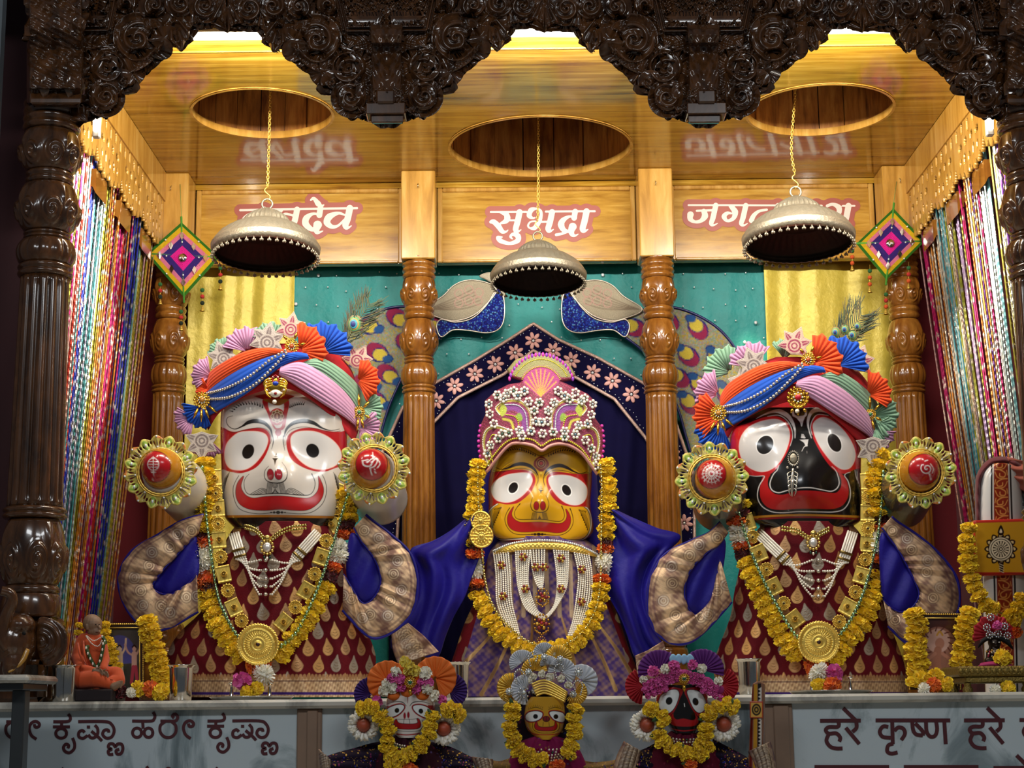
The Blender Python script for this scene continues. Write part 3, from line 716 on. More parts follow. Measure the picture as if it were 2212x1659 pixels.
for i in range(24):
    for j in range(9):
        x = 640+i*44+(j % 2)*22+r.uniform(-5, 5); y = 590+j*36+r.uniform(-6, 6)
        big = r.random() < .06; sph(g, P(x, y, YB+.018), np.array([1, .4, 1])*(.008 if big else .0036), 7, 4)
g.build('sequins', MT['sequin'], t)['kind'] = 'stuff'
drape('gold_drape', 'shimmering golden tissue drape behind the white faced deity', 405, 634, 560, 1505, YB+.012, MT['tissue'], 2.6, .011, 8)
drape('gold_drape', 'shimmering golden tissue drape behind the black faced deity and its upright feather', 1655, 1925, 560, 1505, YB+.012, MT['tissue'], 2.4, .011, 12)
g = G(); loft(g, [(840, 1080), (852, 1020), (880, 930), (934, 872), (1006, 820), (1088, 772), (1152, 728), (1216, 772), (1309, 818), (1394, 888), (1450, 968), (1476, 1050), (1484, 1100)], [(840, 1505), (1484, 1505)], YB-.008, 240, 40, lambda T, S: .008*np.sin(T*70+S*2)+.005*np.sin(T*131-S*3), smooth=False)
tag(g.build('navy_drape', MT['navy'], solid=.002), 'dark navy drape hanging inside the flowered arch border', 'drape')
# ---- flowered arch border
def arch_border():
    t = thing('arch_border', 'navy border with pink flowers framing the pointed arch on the backdrop', 'border', P(1152, 700, YB-.04))
    outer = [(1500, 1240), (1500, 1030), (1460, 915), (1394, 830), (1291, 773), (1206, 734), (1152, 699), (1099, 734), (1024, 780), (935, 830), (870, 880), (820, 990), (810, 1100), (810, 1240)]
    inner = [(1452, 1240), (1452, 1160), (1440, 1020), (1394, 945), (1327, 862), (1241, 814), (1152, 757), (1088, 809), (989, 859), (934, 915), (890, 990), (862, 1090), (858, 1160), (858, 1240)]
    g = G(); loft(g, outer, inner, YB-.03, 120, 5, lambda T, S: .004*np.sin(S*PI), smooth=False); g.build('band', MT['navy'], t, solid=.006)
    rs = mat('rose_gold_lace', '#d2b0a2', rough=.35, metal=.45, vary=.3, vs=150, bump=.4, bs=300)
    for e in (outer, inner):
        g = G(); tube(g, PP(resample(np.array(e, float), 200), YB-.036), .0075, 6); g.build('lace_edge', rs, t)
    pk = mat('pink_applique', '#dca49b', rough=.55, vary=.12, vs=60)
    fl = [(1152, 736), (1113, 762), (1070, 787), (1026, 808), (982, 834), (942, 866), (1195, 758), (1234, 779), (1280, 805), (1323, 823), (1364, 852), (1420, 920), (1452, 985), (1474, 1060), (1478, 1130), (890, 930), (852, 1010), (836, 1090)]
    for k, (x, y) in enumerate(fl):
        g = G()
        for a in range(7):
            an = a*2*PI/7+k*.4; c = P(x+11.5*math.cos(an), y+11.5*math.sin(an), YB-.042); kk = YB/FPX
            V, F = sphV(8, 5); V = V*[8.4*kk, .003, 4.4*kk]; R = np.array([[math.cos(-an), 0, -math.sin(-an)], [0, 1, 0], [math.sin(-an), 0, math.cos(-an)]])
            g.add(V @ R.T+c, F)
        f = g.build('flower_applique', pk, t)
        g = G(); sph(g, P(x, y, YB-.045), (.006, .004, .006), 8, 6); g.build('flower_stone', MT['sequin'], f)
    g = G(); o_ = resample(np.array(outer, float), 130); i_ = resample(np.array(inner, float), 130); r = np.random.default_rng(2)
    for k in range(130):
        for s in (.14, .28, .42, .56, .7, .85):
            q = o_[k]*(1-s)+i_[k]*s+r.uniform(-3, 3, 2)
            if min(math.hypot(q[0]-x, q[1]-y) for x, y in fl) > 18: sph(g, P(*q, YB-.037), (.0026, .0018, .0026), 6, 4)
    g.build('sequins', MT['sequin'], t)['kind'] = 'stuff'
arch_border()
# ---- two peacock appliques
def peacock(mir, lab):
    M = (lambda p: [(2303-x, y) for x, y in p]) if mir else (lambda p: p)
    t = thing('peacock_applique', lab, 'peacock', P(*M([(1270, 680)])[0], YB-.02))
    tail = M([(1330, 705), (1392, 668), (1455, 664), (1520, 688), (1570, 728), (1606, 790), (1622, 880), (1600, 960), (1560, 1000), (1500, 985), (1484, 950), (1470, 900), (1455, 860), (1425, 800), (1385, 755), (1345, 724)])
    def ptail(p):
        r = np.random.default_rng(9); n = len(p.Q)
        pal = np.array([lin(c) for c in ('#a9a47a', '#8f9a6e', '#b8a03a', '#9aa09a', '#a58a80', '#7f9a8a')]); p.C[:] = pal[r.integers(0, 6, n)]
        for (x, y, a) in ((1505, 705, .3), (1484, 765, .1), (1545, 775, .5), (1462, 812, 0), (1510, 830, .3), (1488, 868, .2), (1568, 850, .5), (1365, 705, -.3), (1420, 745, 0), (1440, 690, .1), (1530, 905, .2), (1580, 920, .4)):
            if mir: x = 2303-x; a = PI-a
            ca, sa = math.cos(a), math.sin(a); f = lambda dx, dy: (x+dx*ca-dy*sa, y+dx*sa+dy*ca)
            p.ell(*f(4, 4), 27, 20, '#1a2478', a+.6); p.ell(*f(-17, -12), 13, 10, '#1a2478', a); p.ell(*f(5, 6), 24, 17, '#9c2a52', a+.6); p.ell(*f(-2, -2), 18, 15, '#1a2478', a+.4); p.ell(*f(-2, -2), 16, 13, '#d8c24a', a+.4); p.ell(*f(-17, -12), 11, 8, '#2a5a96', a)
    g = G(); plate(g, tail, YB-.02, .008, .006, 10, 3.2, paint=ptail, col='#a8a070'); g.build('tail', MT['glit'], t)
    wing = M([(1231, 628), (1250, 611), (1290, 605), (1322, 616), (1347, 640), (1388, 668), (1352, 687), (1320, 693), (1282, 682), (1252, 657)])
    def pw(p):
        for k in range(6): p.line([M([(1262+k*4, 655-k*6)])[0], M([(1310+k*4, 668-k*4)])[0], M([(1380, 668)])[0]], 2, '#8a7a66')
        for (x, y) in ((1268, 632), (1290, 626), (1312, 634), (1290, 650), (1270, 650), (1312, 655)):
            q = M([(x, y)])[0]
            p.line([(q[0]+9*math.cos(a), q[1]+9*math.sin(a)) for a in np.linspace(0, 6.28, 9)], 2, '#c79b90')
    g = G(); plate(g, wing, YB-.032, .008, .008, 12, 2.2, paint=pw, col='#b3a890'); g.build('wing', MT['glit'], t)
    body = M([(1228, 622), (1240, 640), (1256, 664), (1284, 688), (1320, 696), (1350, 690), (1360, 705), (1350, 728), (1325, 713), (1290, 714), (1255, 719), (1230, 714), (1216, 696), (1213, 662), (1218, 635)])
    def pb(p):
        r = np.random.default_rng(3); u = r.random(len(p.Q)); p.C[u < .22] = lin('#2f5fd0', .5); p.C[u < .07] = lin('#7fc4e8', .6); p.C[u > .8] = lin('#060a4a')  # random pale and dark flecks paint the glitter sparkle into the colour
    g = G(); plate(g, body, YB-.028, .008, .010, 14, 2.2, col='#0d1380', paint=pb); g.build('body', MT['glit'], t)
    neck = M([(1215, 660), (1212, 625), (1222, 600), (1245, 588), (1268, 596), (1250, 606), (1232, 622), (1226, 650)])
    g = G(); plate(g, neck, YB-.026, .008, .005, 8, 3, col='#c9bfa8'); g.build('neck', MT['glit'], t)
    dk = mat('peacock_cord', '#171a55', rough=.4, vary=.3, vs=200); wh = mat('silver_cord', '#d8ccbc', rough=.3, metal=.5, vary=.2, vs=200)
    g = G(); tube(g, PP(resample(cat(tail, 5, True), 160, True), YB-.026), .006, 6, True); g.build('tail_edging', dk, t)
    g = G()
    for q in (wing, body): tube(g, PP(resample(cat(q, 5, True), 110, True), YB-.038), .0028, 6, True)
    g.build('silver_edging', wh, t)
peacock(True, 'glittering peacock applique on the teal backdrop over the white faced deity')
peacock(False, 'glittering peacock applique on the teal backdrop toward the black faced deity')
# ---- bead strand curtains at the two sides
def strands(X, lab, cols, sg):
    g = G(); r = np.random.default_rng(31); n = 118
    for i in range(n):
        f = (i+r.uniform(-.3, .3))/n; Y0 = 5.24+1.42*f; c = cols[int(f*len(cols)*.999)] if r.random() < .86 else cols[r.integers(0, len(cols))]
        z0 = 3.27; z1 = ALT+.1; m = 150; z = np.linspace(z0, z1, m); u = np.linspace(0, 1, m)
        Yv = Y0-u**1.2*(Y0-5.2)*.26; Xv = X+sg*(.005+.065*u)+.006*r.normal()+.012*np.sin(i*1.7)
        rad = .0042*(.65+.35*np.abs(np.sin(np.arange(m)*PI/2+i)))
        cc = np.tile(lin(c, .5)*[.75, .75, .75, 1], (m, 1))
        if r.random() < .2: cc[:] = cc*.55+lin('#e8e2d4', .9)*.45
        sp = r.random(m) < .16; cc[sp] = cc[sp]*.35+lin('#f2eee2', .9)*.65; cc[1::2, :3] *= .7  # sparkle painted in: random silvery highlights, every other vertex darkened
        tube(g, np.stack([np.full(m, 1)*Xv, Yv, z], 1), rad, 4, col=cc)
    o = g.build('bead_curtain', MT['tinsel'], smooth=False); tag(o, lab, 'bead curtain', kind='stuff')
MT['tinsel'] = mat('tinsel_strand', rough=.3, attr=True, vary=.3, vs=60, mrough=.22)
strands(-1.475, 'rainbow coloured shiny bead strands hanging beside the seated orange statue', ['#c9a22c', '#d98a25', '#d3257f', '#d63a22', '#2438b8', '#4fa3a6', '#b4b02c', '#d88a2c', '#c81f78', '#c8322a', '#2a36b0', '#7cb7b8', '#b9ab35', '#cf8e4a'], -1)
strands(1.69, 'silver, pink and olive shiny bead strands hanging behind the painted standard', ['#c9196b', '#c9c6bd', '#7a3fa0', '#b0a63a', '#7ab6bb', '#c9c3ba', '#d7892f', '#c51a68', '#b89cc4', '#a5a637', '#5ca3b0', '#c8c2b4', '#d98d3a', '#b81c66'], 1)
# ---- name signs and painted lettering, stroke by stroke
def ribbon(g, pts, w, Y, th, smooth=True, grow=0, cap=True):
    p = cat(pts, 7) if smooth and len(pts) > 2 else np.asarray(pts, float); p = resample(p, max(4, int(plen(p)/1.6)))
    w = (np.interp(np.linspace(0, 1, len(p)), np.linspace(0, 1, len(w)), w) if hasattr(w, '__len__') else np.full(len(p), float(w)))/2+grow
    t = np.gradient(p, axis=0); t /= np.maximum(np.linalg.norm(t, axis=1), 1e-9)[:, None]; n = np.stack([-t[:, 1], t[:, 0]], 1)
    L, R_ = p+n*w[:, None], p-n*w[:, None]; k = len(p)
    F = np.array([(i, i+1, k+i+1, k+i) for i in range(k-1)])
    A = PP(np.vstack([L, R_]), Y-th); B = PP(np.vstack([L, R_]), Y)
    rim = np.array([(i, i+2*k, i+1+2*k, i+1) for i in range(k-1)]+[(k+i+1, k+i+1+2*k, k+i+2*k, k+i) for i in range(k-1)]+[(0, k, 3*k, 2*k), (k-1, 3*k-1, 4*k-1, 2*k-1)])
    g.add(np.vstack([A, B]), [F, rim])
    if cap and w.max() > .5:
        for q, rr in ((p[0], w[0]), (p[-1], w[-1])):
            a = np.linspace(0, 2*PI, 14, endpoint=False); c = np.stack([q[0]+rr*np.cos(a), q[1]+rr*np.sin(a)], 1)
            g.add(np.vstack([PP(c, Y-th), PP(c, Y)]), [tuple(range(14)), *[(i, (i+1) % 14, (i+1) % 14+14, i+14) for i in range(14)]])
SIGN_R = mat('sign_maroon', '#a8574a', rough=.45, vary=.04); SIGN_W = mat('sign_white', '#efe4d8', rough=.45, vary=.03)
def sign(lab, ox, oy, s, strokes, Y=6.86):
    t = thing('name_sign', lab, 'sign', P(ox, oy, Y))
    S = [(cat([(ox+x*s, oy+y*s) for x, y in p], 7) if len(p) > 2 else np.array([(ox+x*s, oy+y*s) for x, y in p]), np.array(w)*s if hasattr(w, '__len__') else w*s) for p, w in strokes]
    lo = np.min([p.min(0) for p, w in S], 0)-18; hi = np.max([p.max(0) for p, w in S], 0)+18
    def fld(q):
        d = np.full(len(q), 1e9)
        for p, w in S:
            m = np.max(w)+16; i = np.nonzero(((q > p.min(0)-m) & (q < p.max(0)+m)).all(1))[0]; d[i] = np.minimum(d[i], linedist(q[i], p, w))
        return d
    gb, gl = G(), G()
    fieldplate(gb, lambda q: fld(q)-10.5, lo[0], hi[0], lo[1], hi[1], 1.5, Y, .002); fieldplate(gl, fld, lo[0], hi[0], lo[1], hi[1], .75, Y-.002, .0015)
    gb.build('backing', SIGN_R, t, smooth=False); gl.build('lettering', SIGN_W, t, smooth=False)
ST = lambda x, y0, y1, w=105: ([(x, y0), (x-35, y0+170), (x-70, y1-50), (x-45, y1), (x+25, y1-38)], [w, w, w*.95, w*.45, 16])
sign('maroon and white lettered sign crossed by the middle umbrella chain', 1040, 430, .12206, [
    ([(165, 228), (480, 227), (795, 226)], 34), ([(330, 240), (430, 268), (458, 330), (430, 390), (330, 432)], [20, 90, 110, 90, 24]),
    ([(165, 405), (220, 405), (300, 480), (365, 570), (430, 580), (468, 550)], [55, 90, 100, 80, 36, 18]), ([(470, 378), (540, 377), (610, 375)], 34),
    ST(675, 230, 582), ([(545, 700), (512, 665), (560, 622), (645, 655), (640, 735), (500, 785), (340, 740), (290, 680), (365, 672)], [26, 40, 60, 100, 90, 58, 84, 60, 24]),
    ([(945, 330), (900, 335), (845, 290), (880, 195), (980, 172), (1050, 215), (1050, 330), (1000, 430), (940, 510), (860, 515), (825, 470), (865, 405), (950, 392)], [28, 40, 90, 90, 30, 50, 60, 90, 80, 30, 36, 30, 30]),
    ([(1000, 405), (1100, 402), (1190, 400)], 36), ST(1250, 230, 575), ([(1140, 222), (1500, 219), (2005, 216)], 36),
    ([(1660, 220), (1650, 270), (1640, 335)], 98), ([(1680, 335), (1560, 310), (1450, 370), (1410, 450), (1450, 540), (1540, 580)], [26, 44, 90, 118, 90, 40]),
    ([(1615, 490), (1590, 560), (1605, 625), (1655, 648), (1710, 620)], [140, 110, 80, 40, 16]), ([(1325, 632), (1430, 612), (1530, 582)], [52, 46, 26]), ST(1860, 220, 575, 112)])
sign('maroon and white lettered sign over the white faced deity, half behind an umbrella', 500, 410, .13562, [
    ([(140, 325), (900, 310), (2000, 292)], 36), ST(520, 320, 640), ([(480, 400), (330, 380), (220, 470), (250, 570), (380, 570), (480, 470)], [30, 50, 100, 90, 50, 30]), ([(260, 440), (450, 520)], 34),
    ([(800, 330), (700, 420), (620, 500), (680, 580), (760, 500), (820, 400), (885, 385), (1040, 430)], [40, 60, 90, 60, 40, 30, 40, 34]), ST(1045, 315, 640, 95),
    ([(1415, 300), (1408, 350), (1400, 405)], 92), ([(1430, 400), (1300, 382), (1195, 450), (1182, 540), (1260, 620), (1330, 640)], [28, 42, 100, 108, 80, 40]),
    ([(1372, 560), (1350, 640), (1372, 685), (1455, 655)], [138, 92, 48, 16]), ([(1262, 165), (1312, 138), (1380, 220), (1430, 262), (1470, 240)], [26, 50, 90, 50, 18]),
    ([(1800, 400), (1700, 372), (1560, 430), (1522, 520), (1600, 588), (1700, 570), (1800, 470)], [28, 48, 108, 108, 66, 40, 28]), ST(1885, 292, 612)])
sign('maroon and white lettered sign over the black faced deity, half behind an umbrella', 1460, 415, .18535, [
    ([(148, 152), (900, 154), (1700, 158)], 22), ([(1945, 160), (2010, 160), (2082, 160)], 22), ([(245, 218), (330, 214), (425, 210)], 26),
    ([(325, 222), (338, 280), (290, 335), (220, 346), (168, 312), (170, 262)], [56, 76, 44, 34, 60, 76]), ([(465, 155), (432, 300), (412, 365), (437, 386), (485, 364)], [62, 62, 52, 24, 9]),
    ([(640, 165), (690, 230), (670, 305), (600, 335), (562, 285), (600, 245), (650, 250)], [46, 72, 48, 32, 60, 40, 18]), ([(815, 157), (782, 300), (762, 365), (790, 388), (835, 364)], [62, 62, 52, 24, 9]),
    ([(880, 330), (910, 270), (970, 222), (1060, 205)], [60, 50, 34, 26]), ([(1190, 157), (1160, 300), (1140, 380)], 60), ([(1260, 270), (1330, 230), (1440, 220)], 34), ([(1480, 157), (1450, 300), (1430, 380)], 60), ([(1640, 157), (1610, 300), (1590, 380)], 60),
    ([(1765, 160), (1830, 142), (1900, 182), (1890, 260), (1800, 330), (1900, 350), (1960, 330)], [36, 36, 66, 56, 40, 30, 26]), ([(2012, 160), (1985, 300), (1965, 370), (1990, 390), (2030, 370)], [70, 70, 56, 24, 9])])
INK = mat('lettering_maroon', '#4c1c22', rough=.4, vary=.1)
ring = lambda cx, cy, rx, ry: [(cx+rx*math.cos(a), cy+ry*math.sin(a)) for a in np.linspace(0, 2*PI, 13)]
KA = [[(95, 230), (340, 230), (385, 205), (397, 160), (372, 112)], [(235, 240), (240, 330)], ring(160, 385, 60, 62), ring(312, 385, 58, 62)]
KB = [[(470, 230), (650, 230), (690, 210), (697, 165), (660, 138), (628, 165), (652, 188)], [(530, 238), (470, 290), (470, 380), (530, 442), (612, 442), (672, 380), (672, 290), (622, 242)], [(872, 462), (805, 412), (775, 325), (800, 252), (860, 225), (908, 255), (900, 295), (855, 302), (842, 262)]]
KC = [[(1095, 230), (1270, 228), (1318, 205), (1316, 160), (1290, 130)], [(1205, 230), (1205, 298)], [(1090, 298), (1315, 298)], ring(1200, 385, 72, 64), [(1350, 445), (1377, 520), (1370, 590), (1310, 642), (1250, 622), (1230, 570), (1262, 527), (1300, 545), (1288, 582)],
      [(1425, 228), (1780, 228), (1872, 270), (1902, 350), (1870, 430), (1800, 447), (1750, 400), (1770, 345), (1822, 340), (1830, 372)], [(1540, 300), (1582, 300)], [(1510, 372), (1480, 345), (1435, 370), (1435, 430), (1490, 450), (1548, 412)], [(1560, 400), (1590, 440), (1640, 440), (1682, 390), (1682, 320), (1646, 275)], [(1600, 355), (1680, 422), (1740, 485)]]
KD = [[(1890, 662), (1835, 662), (1825, 615), (1868, 595), (1825, 570), (1840, 525), (1890, 525), (1915, 562), (1950, 525), (2002, 530), (2018, 590), (1992, 652), (1940, 657), (1928, 612), (1970, 595)]]
HA = [[(148, 220), (350, 219), (560, 218)], [(382, 92), (505, 212)], [(335, 225), (330, 279), (240, 283), (205, 312), (235, 350), (310, 347), (352, 390), (342, 430)], [(240, 348), (212, 420), (250, 480), (310, 500), (375, 500)], [(408, 290), (545, 455)], [(513, 225), (516, 290), (475, 332)]]
HB = [[(710, 216), (1090, 216), (1465, 216)], [(878, 220), (884, 455)], [(838, 282), (785, 278), (752, 330), (782, 382), (862, 392)], [(900, 322), (940, 287), (990, 300), (1007, 352), (970, 415)], [(888, 450), (838, 470), (828, 530), (870, 552), (932, 540)], [(1080, 222), (1090, 312), (1122, 358), (1188, 368)], [(1110, 245), (1185, 325), (1188, 368)], [(1220, 222), (1227, 330), (1265, 380), (1312, 370), (1332, 310), (1322, 222)], [(1405, 222), (1420, 455)]]
altar = bpy.data.objects['marble_altar']
def word(strokes, ox, oy, s, w, straight=2):
    g = G()
    for k, p in enumerate(strokes): ribbon(g, [(ox+x*s, oy+y*s) for x, y in p], w, 4.9995, .0015+.00003*k, cap=False)
    g.build('painted_word', INK, altar, smooth=False)
K = .16275
for dx, dy, ws in ((0, 0, (KA+KB, KC+KD)), (-333, 1.5, (KB, KC+KD)), (-14, 117, (KA+KB, KC)), (-347, 118, (KB, KC)), (322, 115, ())):
    for q in ws: word(q, 270+dx, 1520+dy, K, 6.4)
Hs = .21338
for q, dx, dy in ((HA, 0, 0), (HB, 0, 0), (HA, 1457*Hs, -.8), (HB, 1457*Hs, -.8), (HB, -132, 100.5), (HB, 61, 100.5), (HA, 1755*Hs, 102)): word(q, 1740+dx, 1510+dy, Hs, 8.2)
# ---- silver umbrellas on chains
MT['dark_inside'] = mat('dark_inside_metal', '#3a2f24', rough=.6, metal=.5, vary=.35, vs=60)  # darker brown metal for the inner face of the dome
BELL = None
def umbrella(lab, cx, cy, rpx, Y, top, chain):
    global BELL
    k = P(cx+1, cy, Y)[0]-P(cx, cy, Y)[0]; c = P(cx, cy, Y); s = rpx*k/119
    t = thing('silver_umbrella', lab, 'umbrella', c)
    nt = 152; c0 = c
    prof = [(113, -13), (118, -6), (119.5, 0), (118, 3), (120, 6), (117, 10), (114, 16), (104, 28), (93, 37), (85, 43), (82, 46), (80, 46), (72, 50), (62, 55), (54, 58), (51, 61), (50, 66), (46, 73), (38, 80), (26, 88), (14, 93), (10, 97), (0.5, 98)]
    g = G(); pr = [(a*s, b*s) for a, b in prof]
    def rel(th, z):
        v = z/s
        return s*(np.where(v < -2, -1.5*(1-np.abs(np.cos(th*22)))*3*(v < -9), 0)+np.where((v > 18) & (v < 42), 1.9*np.cos(th*44+v*.6), 0)+np.where((v > 60) & (v < 90), 2.4*np.cos(th*30), 0)+np.where((v > 46) & (v < 60), 1.8*np.cos(th*20)*np.cos(v), 0))
    lathe(g, pr, (0, 0, 0), nt, relief=rel); TI = np.array(Matrix.Rotation(math.radians(-5.5), 3, 'X')); g.V = [v @ TI.T+c for v in g.V]
    o = g.build('dome', [MT['silver'], MT['dark_inside']], t, solid=.003); o.modifiers[0].material_offset = 1
    c = c+TI @ np.array([0, 0, 98*s])-[0, 0, 98*s]; z1 = c[2]+98*s; g = G(); R = 11.5*s; a = np.linspace(0, 2*PI, 28, endpoint=False)
    tube(g, np.stack([c[0]+R*np.cos(a), np.full(28, c[1]), z1+R*.9+R*np.sin(a)], 1), 2.3*s, 8, True); g.build('ring', MT['silver'], t)
    # hook and chain up into the ceiling well
    zr = z1+R*1.8; path = PP(chain, Y); path[:, 1] = c[1]; zt_ = ZC+.33
    g = G(); hk = np.array([(c[0]+.9*R*math.sin(q*2.2)*.6, c[1], zr-2*s+q*R*.95) for q in np.linspace(0, 2.86, 22)]); tube(g, hk, 1.3*s, 7); g.build('hook', MT['gold'], t)
    p = np.vstack([hk[-1:], path[path[:, 2] > hk[-1][2]+.01], [[path[-1][0], c[1], zt_]]]); n = int(plen(p)/(.0105)); q = resample(cat(p, 6) if len(p) > 2 else p, n)
    g = G()
    for i in range(n-1):
        m = (q[i]+q[i+1])/2; d = (q[i+1]-q[i]); L = np.linalg.norm(d); d /= L; sd = np.array([1, 0, 0.]) if i % 2 else np.array([.4, .92, 0.])
        a = np.linspace(0, 2*PI, 10, endpoint=False)
        tube(g, [m+d*L*.74*math.cos(b)+sd*.0045*math.sin(b) for b in a], .0014, 5, True)
    g.build('chain', MT['gold'], t)
    if BELL is None:
        b = G(); tube(b, [(0, 0, 0), (0, 0, -.008)], .0008, 4)
        for a in (0, 2.1, 4.2): sph(b, (.0035*math.cos(a), .0035*math.sin(a), -.011), (.0033, .0033, .0042), 6, 5)
        sph(b, (0, 0, -.006), .0028, 6, 4)
        BELL = b.data('bell', MT['silver'])
    for i in range(44):
        a = (i+.5)*2*PI/44; o = bpy.data.objects.new('bell', BELL); link(o, t)
        o.location = c0+TI @ np.array([115*s*math.cos(a), 115*s*math.sin(a), -11.5*s]); o.rotation_euler = (0, 0, a); o.scale = (s/.0017*1.25,)*3
umbrella('silver umbrella with bell fringe hanging over the white faced deity', 574, 540, 117, 6.0, 440, [(577, 405), (579, 330), (583, 190)])
umbrella('silver umbrella with bell fringe hanging over the yellow faced deity', 1163, 599, 104, 6.4, 520, [(1164, 480), (1163, 400), (1163, 250)])
umbrella('silver umbrella with bell fringe hanging over the black faced deity', 1725, 517, 121, 6.0, 410, [(1715, 380), (1711, 320), (1716, 240), (1719, 190)])
# ---- yarn diamonds with tassels
def yarn_diamond(lab, c, corners, Y, hook, tassels):
    t = thing('yarn_diamond', lab, 'hanging ornament', P(*c, Y))
    cs = np.array(corners, float); c = cs.mean(0)
    for k, (col, a, b) in enumerate((('#4f9a2e', 1.0, .9), ('#e3c321', .9, .74), ('#e58fae', .74, .58), ('#3b1f7c', .58, .34), ('#d6128e', .34, 0))):
        g = G()
        for i in range(4):
            A = (cs[i], cs[(i+1) % 4]); n = 7
            for j in range(n):
                f0 = a+(b-a)*j/n; f1 = a+(b-a)*(j+1)/n
                pts = [c+(A[0]-c)*f0, c+(A[1]-c)*f0, c+(A[1]-c)*f1, c+(A[0]-c)*f1]; mid = [(pts[0]+pts[3])/2, (pts[1]+pts[2])/2]
                off = .004+.001*k+(.003 if True else 0)
                V = np.vstack([PP(pts[:2], Y-.006*(1-f0)), PP(mid, Y-.006*(1-f0)-.0025), PP(pts[2:], Y-.006*(1-f1))]); B = V.copy(); B[:, 1] = Y+.004
                g.add(np.vstack([V, B[[0, 1, 4, 5]]]), [(0, 1, 3, 2), (2, 3, 4, 5), (6, 9, 8, 7)])
        m = mat('yarn_'+col[1:], col, rough=.8, vary=.15, vs=160, bump=.5, bs=300); g.build('yarn_band', m, t, smooth=False)
    g = G()
    for i in (0, 1):
        d = cs[i+2]-cs[i]; d /= np.linalg.norm(d); tube(g, PP([cs[i]-d*12, cs[i+2]+d*12], Y), .0045, 8)
    g.build('cross_sticks', bpy.data.materials.get('yarn_4f9a2e'), t)
    mir = mat('mirror_chip', '#d9dade', rough=.08, metal=1, vary=.02)
    for i in range(4):
        for f, sc in ((.66, 1.0), (.44, .0)):
            q = c+(cs[i]-c)*.62; e = (cs[(i+1) % 4]-c)*.5+(cs[i]-c)*.5
            for (qq, r1) in ((q, 9), (c+(e)*.62, 9)):
                if f < .5: continue
                g = G(); plate(g, [(qq[0]-r1*.55, qq[1]), (qq[0], qq[1]-r1), (qq[0]+r1*.55, qq[1]), (qq[0], qq[1]+r1)], Y-.011, .002, smooth=False, step=30); g.build('mirror_chip', mir, t, smooth=False)
        g = G(); e = c+((cs[(i+1) % 4]-c)*.5+(cs[i]-c)*.5)*.9; sph(g, P(*e, Y-.009), .004, 8, 5); e = c+(cs[i]-c)*.44; sph(g, P(*e, Y-.009), .004, 8, 5); g.build('bead', MT['sequin'], t)
    g = G(); sph(g, P(*c, Y-.011), (.018, .005, .018), 20, 8); g.build('round_mirror', mir, t)
    g = G(); tube(g, PP([cs[0]+[0, -10], hook], np.array([Y, 6.674])), .0012, 5); g.build('hanging_thread', mat('green_thread', '#6d8f45', rough=.8), t)
    pom = {k: mat('pompom_'+k, v, rough=.95, vary=.3, vs=300, bump=.8, bs=400) for k, v in (('green', '#2f6a33'), ('red', '#c4302b'), ('orange', '#dc5a22'), ('dark', '#1d2b1c'))}
    for (x, y, seq, L) in tassels:
        g = G(); tube(g, PP([(x, y), (x, y+L)], Y), .001, 5); o = g.build('tassel_cord', MT['gold'], t)
        for j, nm in enumerate(seq):
            g = G(); sph(g, P(x, y+L*(.22+.24*j), Y), .009, 12, 8); g.build('pompom', pom[nm], o)
        g = G(); b = P(x, y+L, Y); lathe(g, [(.0005, .022), (.003, .021), (.005, .012), (.007, .004), (.011, 0), (.009, 0)], b, 14); g.build('brass_bell', MT['gold'], o)
yarn_diamond('yarn diamond ornament with mirrors hanging beside the rainbow strands', (395, 560), [(392, 480), (474, 556), (397, 642), (315, 548)], 6.62, (389, 398), [(299, 560, ('green', 'red', 'dark'), 52), (346, 602, ('green', 'red', 'dark'), 56), (391, 662, ('green', 'red', 'dark'), 52), (437, 614, ('green', 'red', 'dark'), 58), (476, 566, ('green', 'red', 'dark'), 60)])
yarn_diamond('yarn diamond ornament with mirrors hanging beside the silver and pink strands', (1923, 528), [(1930, 450), (1998, 521), (1915, 604), (1850, 526)], 6.62, (1937, 392), [(1841, 530, ('green', 'orange', 'orange'), 55), (1879, 572, ('green', 'orange', 'orange'), 60), (1914, 624, ('green', 'red', 'orange'), 55), (1963, 566, ('green', 'red', 'orange'), 58), (2009, 525, ('green', 'red', 'red'), 58)])
# ================================================================== flowers, rounded bodies, painted heads
def petal_ball(name, n, base, r0, wid, ruff, cols, seed, core=.62, cup=.25, thin=False):
    r = np.random.default_rng(seed); g = G(); sph(g, (0, 0, 0), core, 12, 8, col=cols[0])
    for i in range(n):
        z = 1-2*(i+.5)/n; f = i*2.39996; d = np.array([math.sqrt(1-z*z)*math.cos(f), math.sqrt(1-z*z)*math.sin(f), z])
        t1 = np.cross(d, [0, 0, 1.]) if abs(z) < .9 else np.cross(d, [1., 0, 0]); t1 /= np.linalg.norm(t1); t2 = np.cross(d, t1)
        a = r.uniform(0, 6.28); u = t1*math.cos(a)+t2*math.sin(a); v = np.cross(d, u); L = base*(1+r.uniform(-.12, .12)); tw = r.uniform(-.3, .3)
        prof = ((r0, .25), (.75, .8), (.93, 1.0), (1.0, .75)) if not thin else ((r0, .8), (.7, 1), (.92, .8), (1.0, .1))
        V = []
        for q, w in prof:
            for s in (-1, 0, 1):
                V.append(d*(L*q+ruff*math.cos(s*3+q*9+i)*.5*(q > .6))+u*(s*wid*w)+v*(cup*(q-r0)*(1-.5*abs(s))+tw*s*.1))
        g.add(V, quads(3, 4), cols[i % len(cols)])
    return g.data(name, MT['petal'])
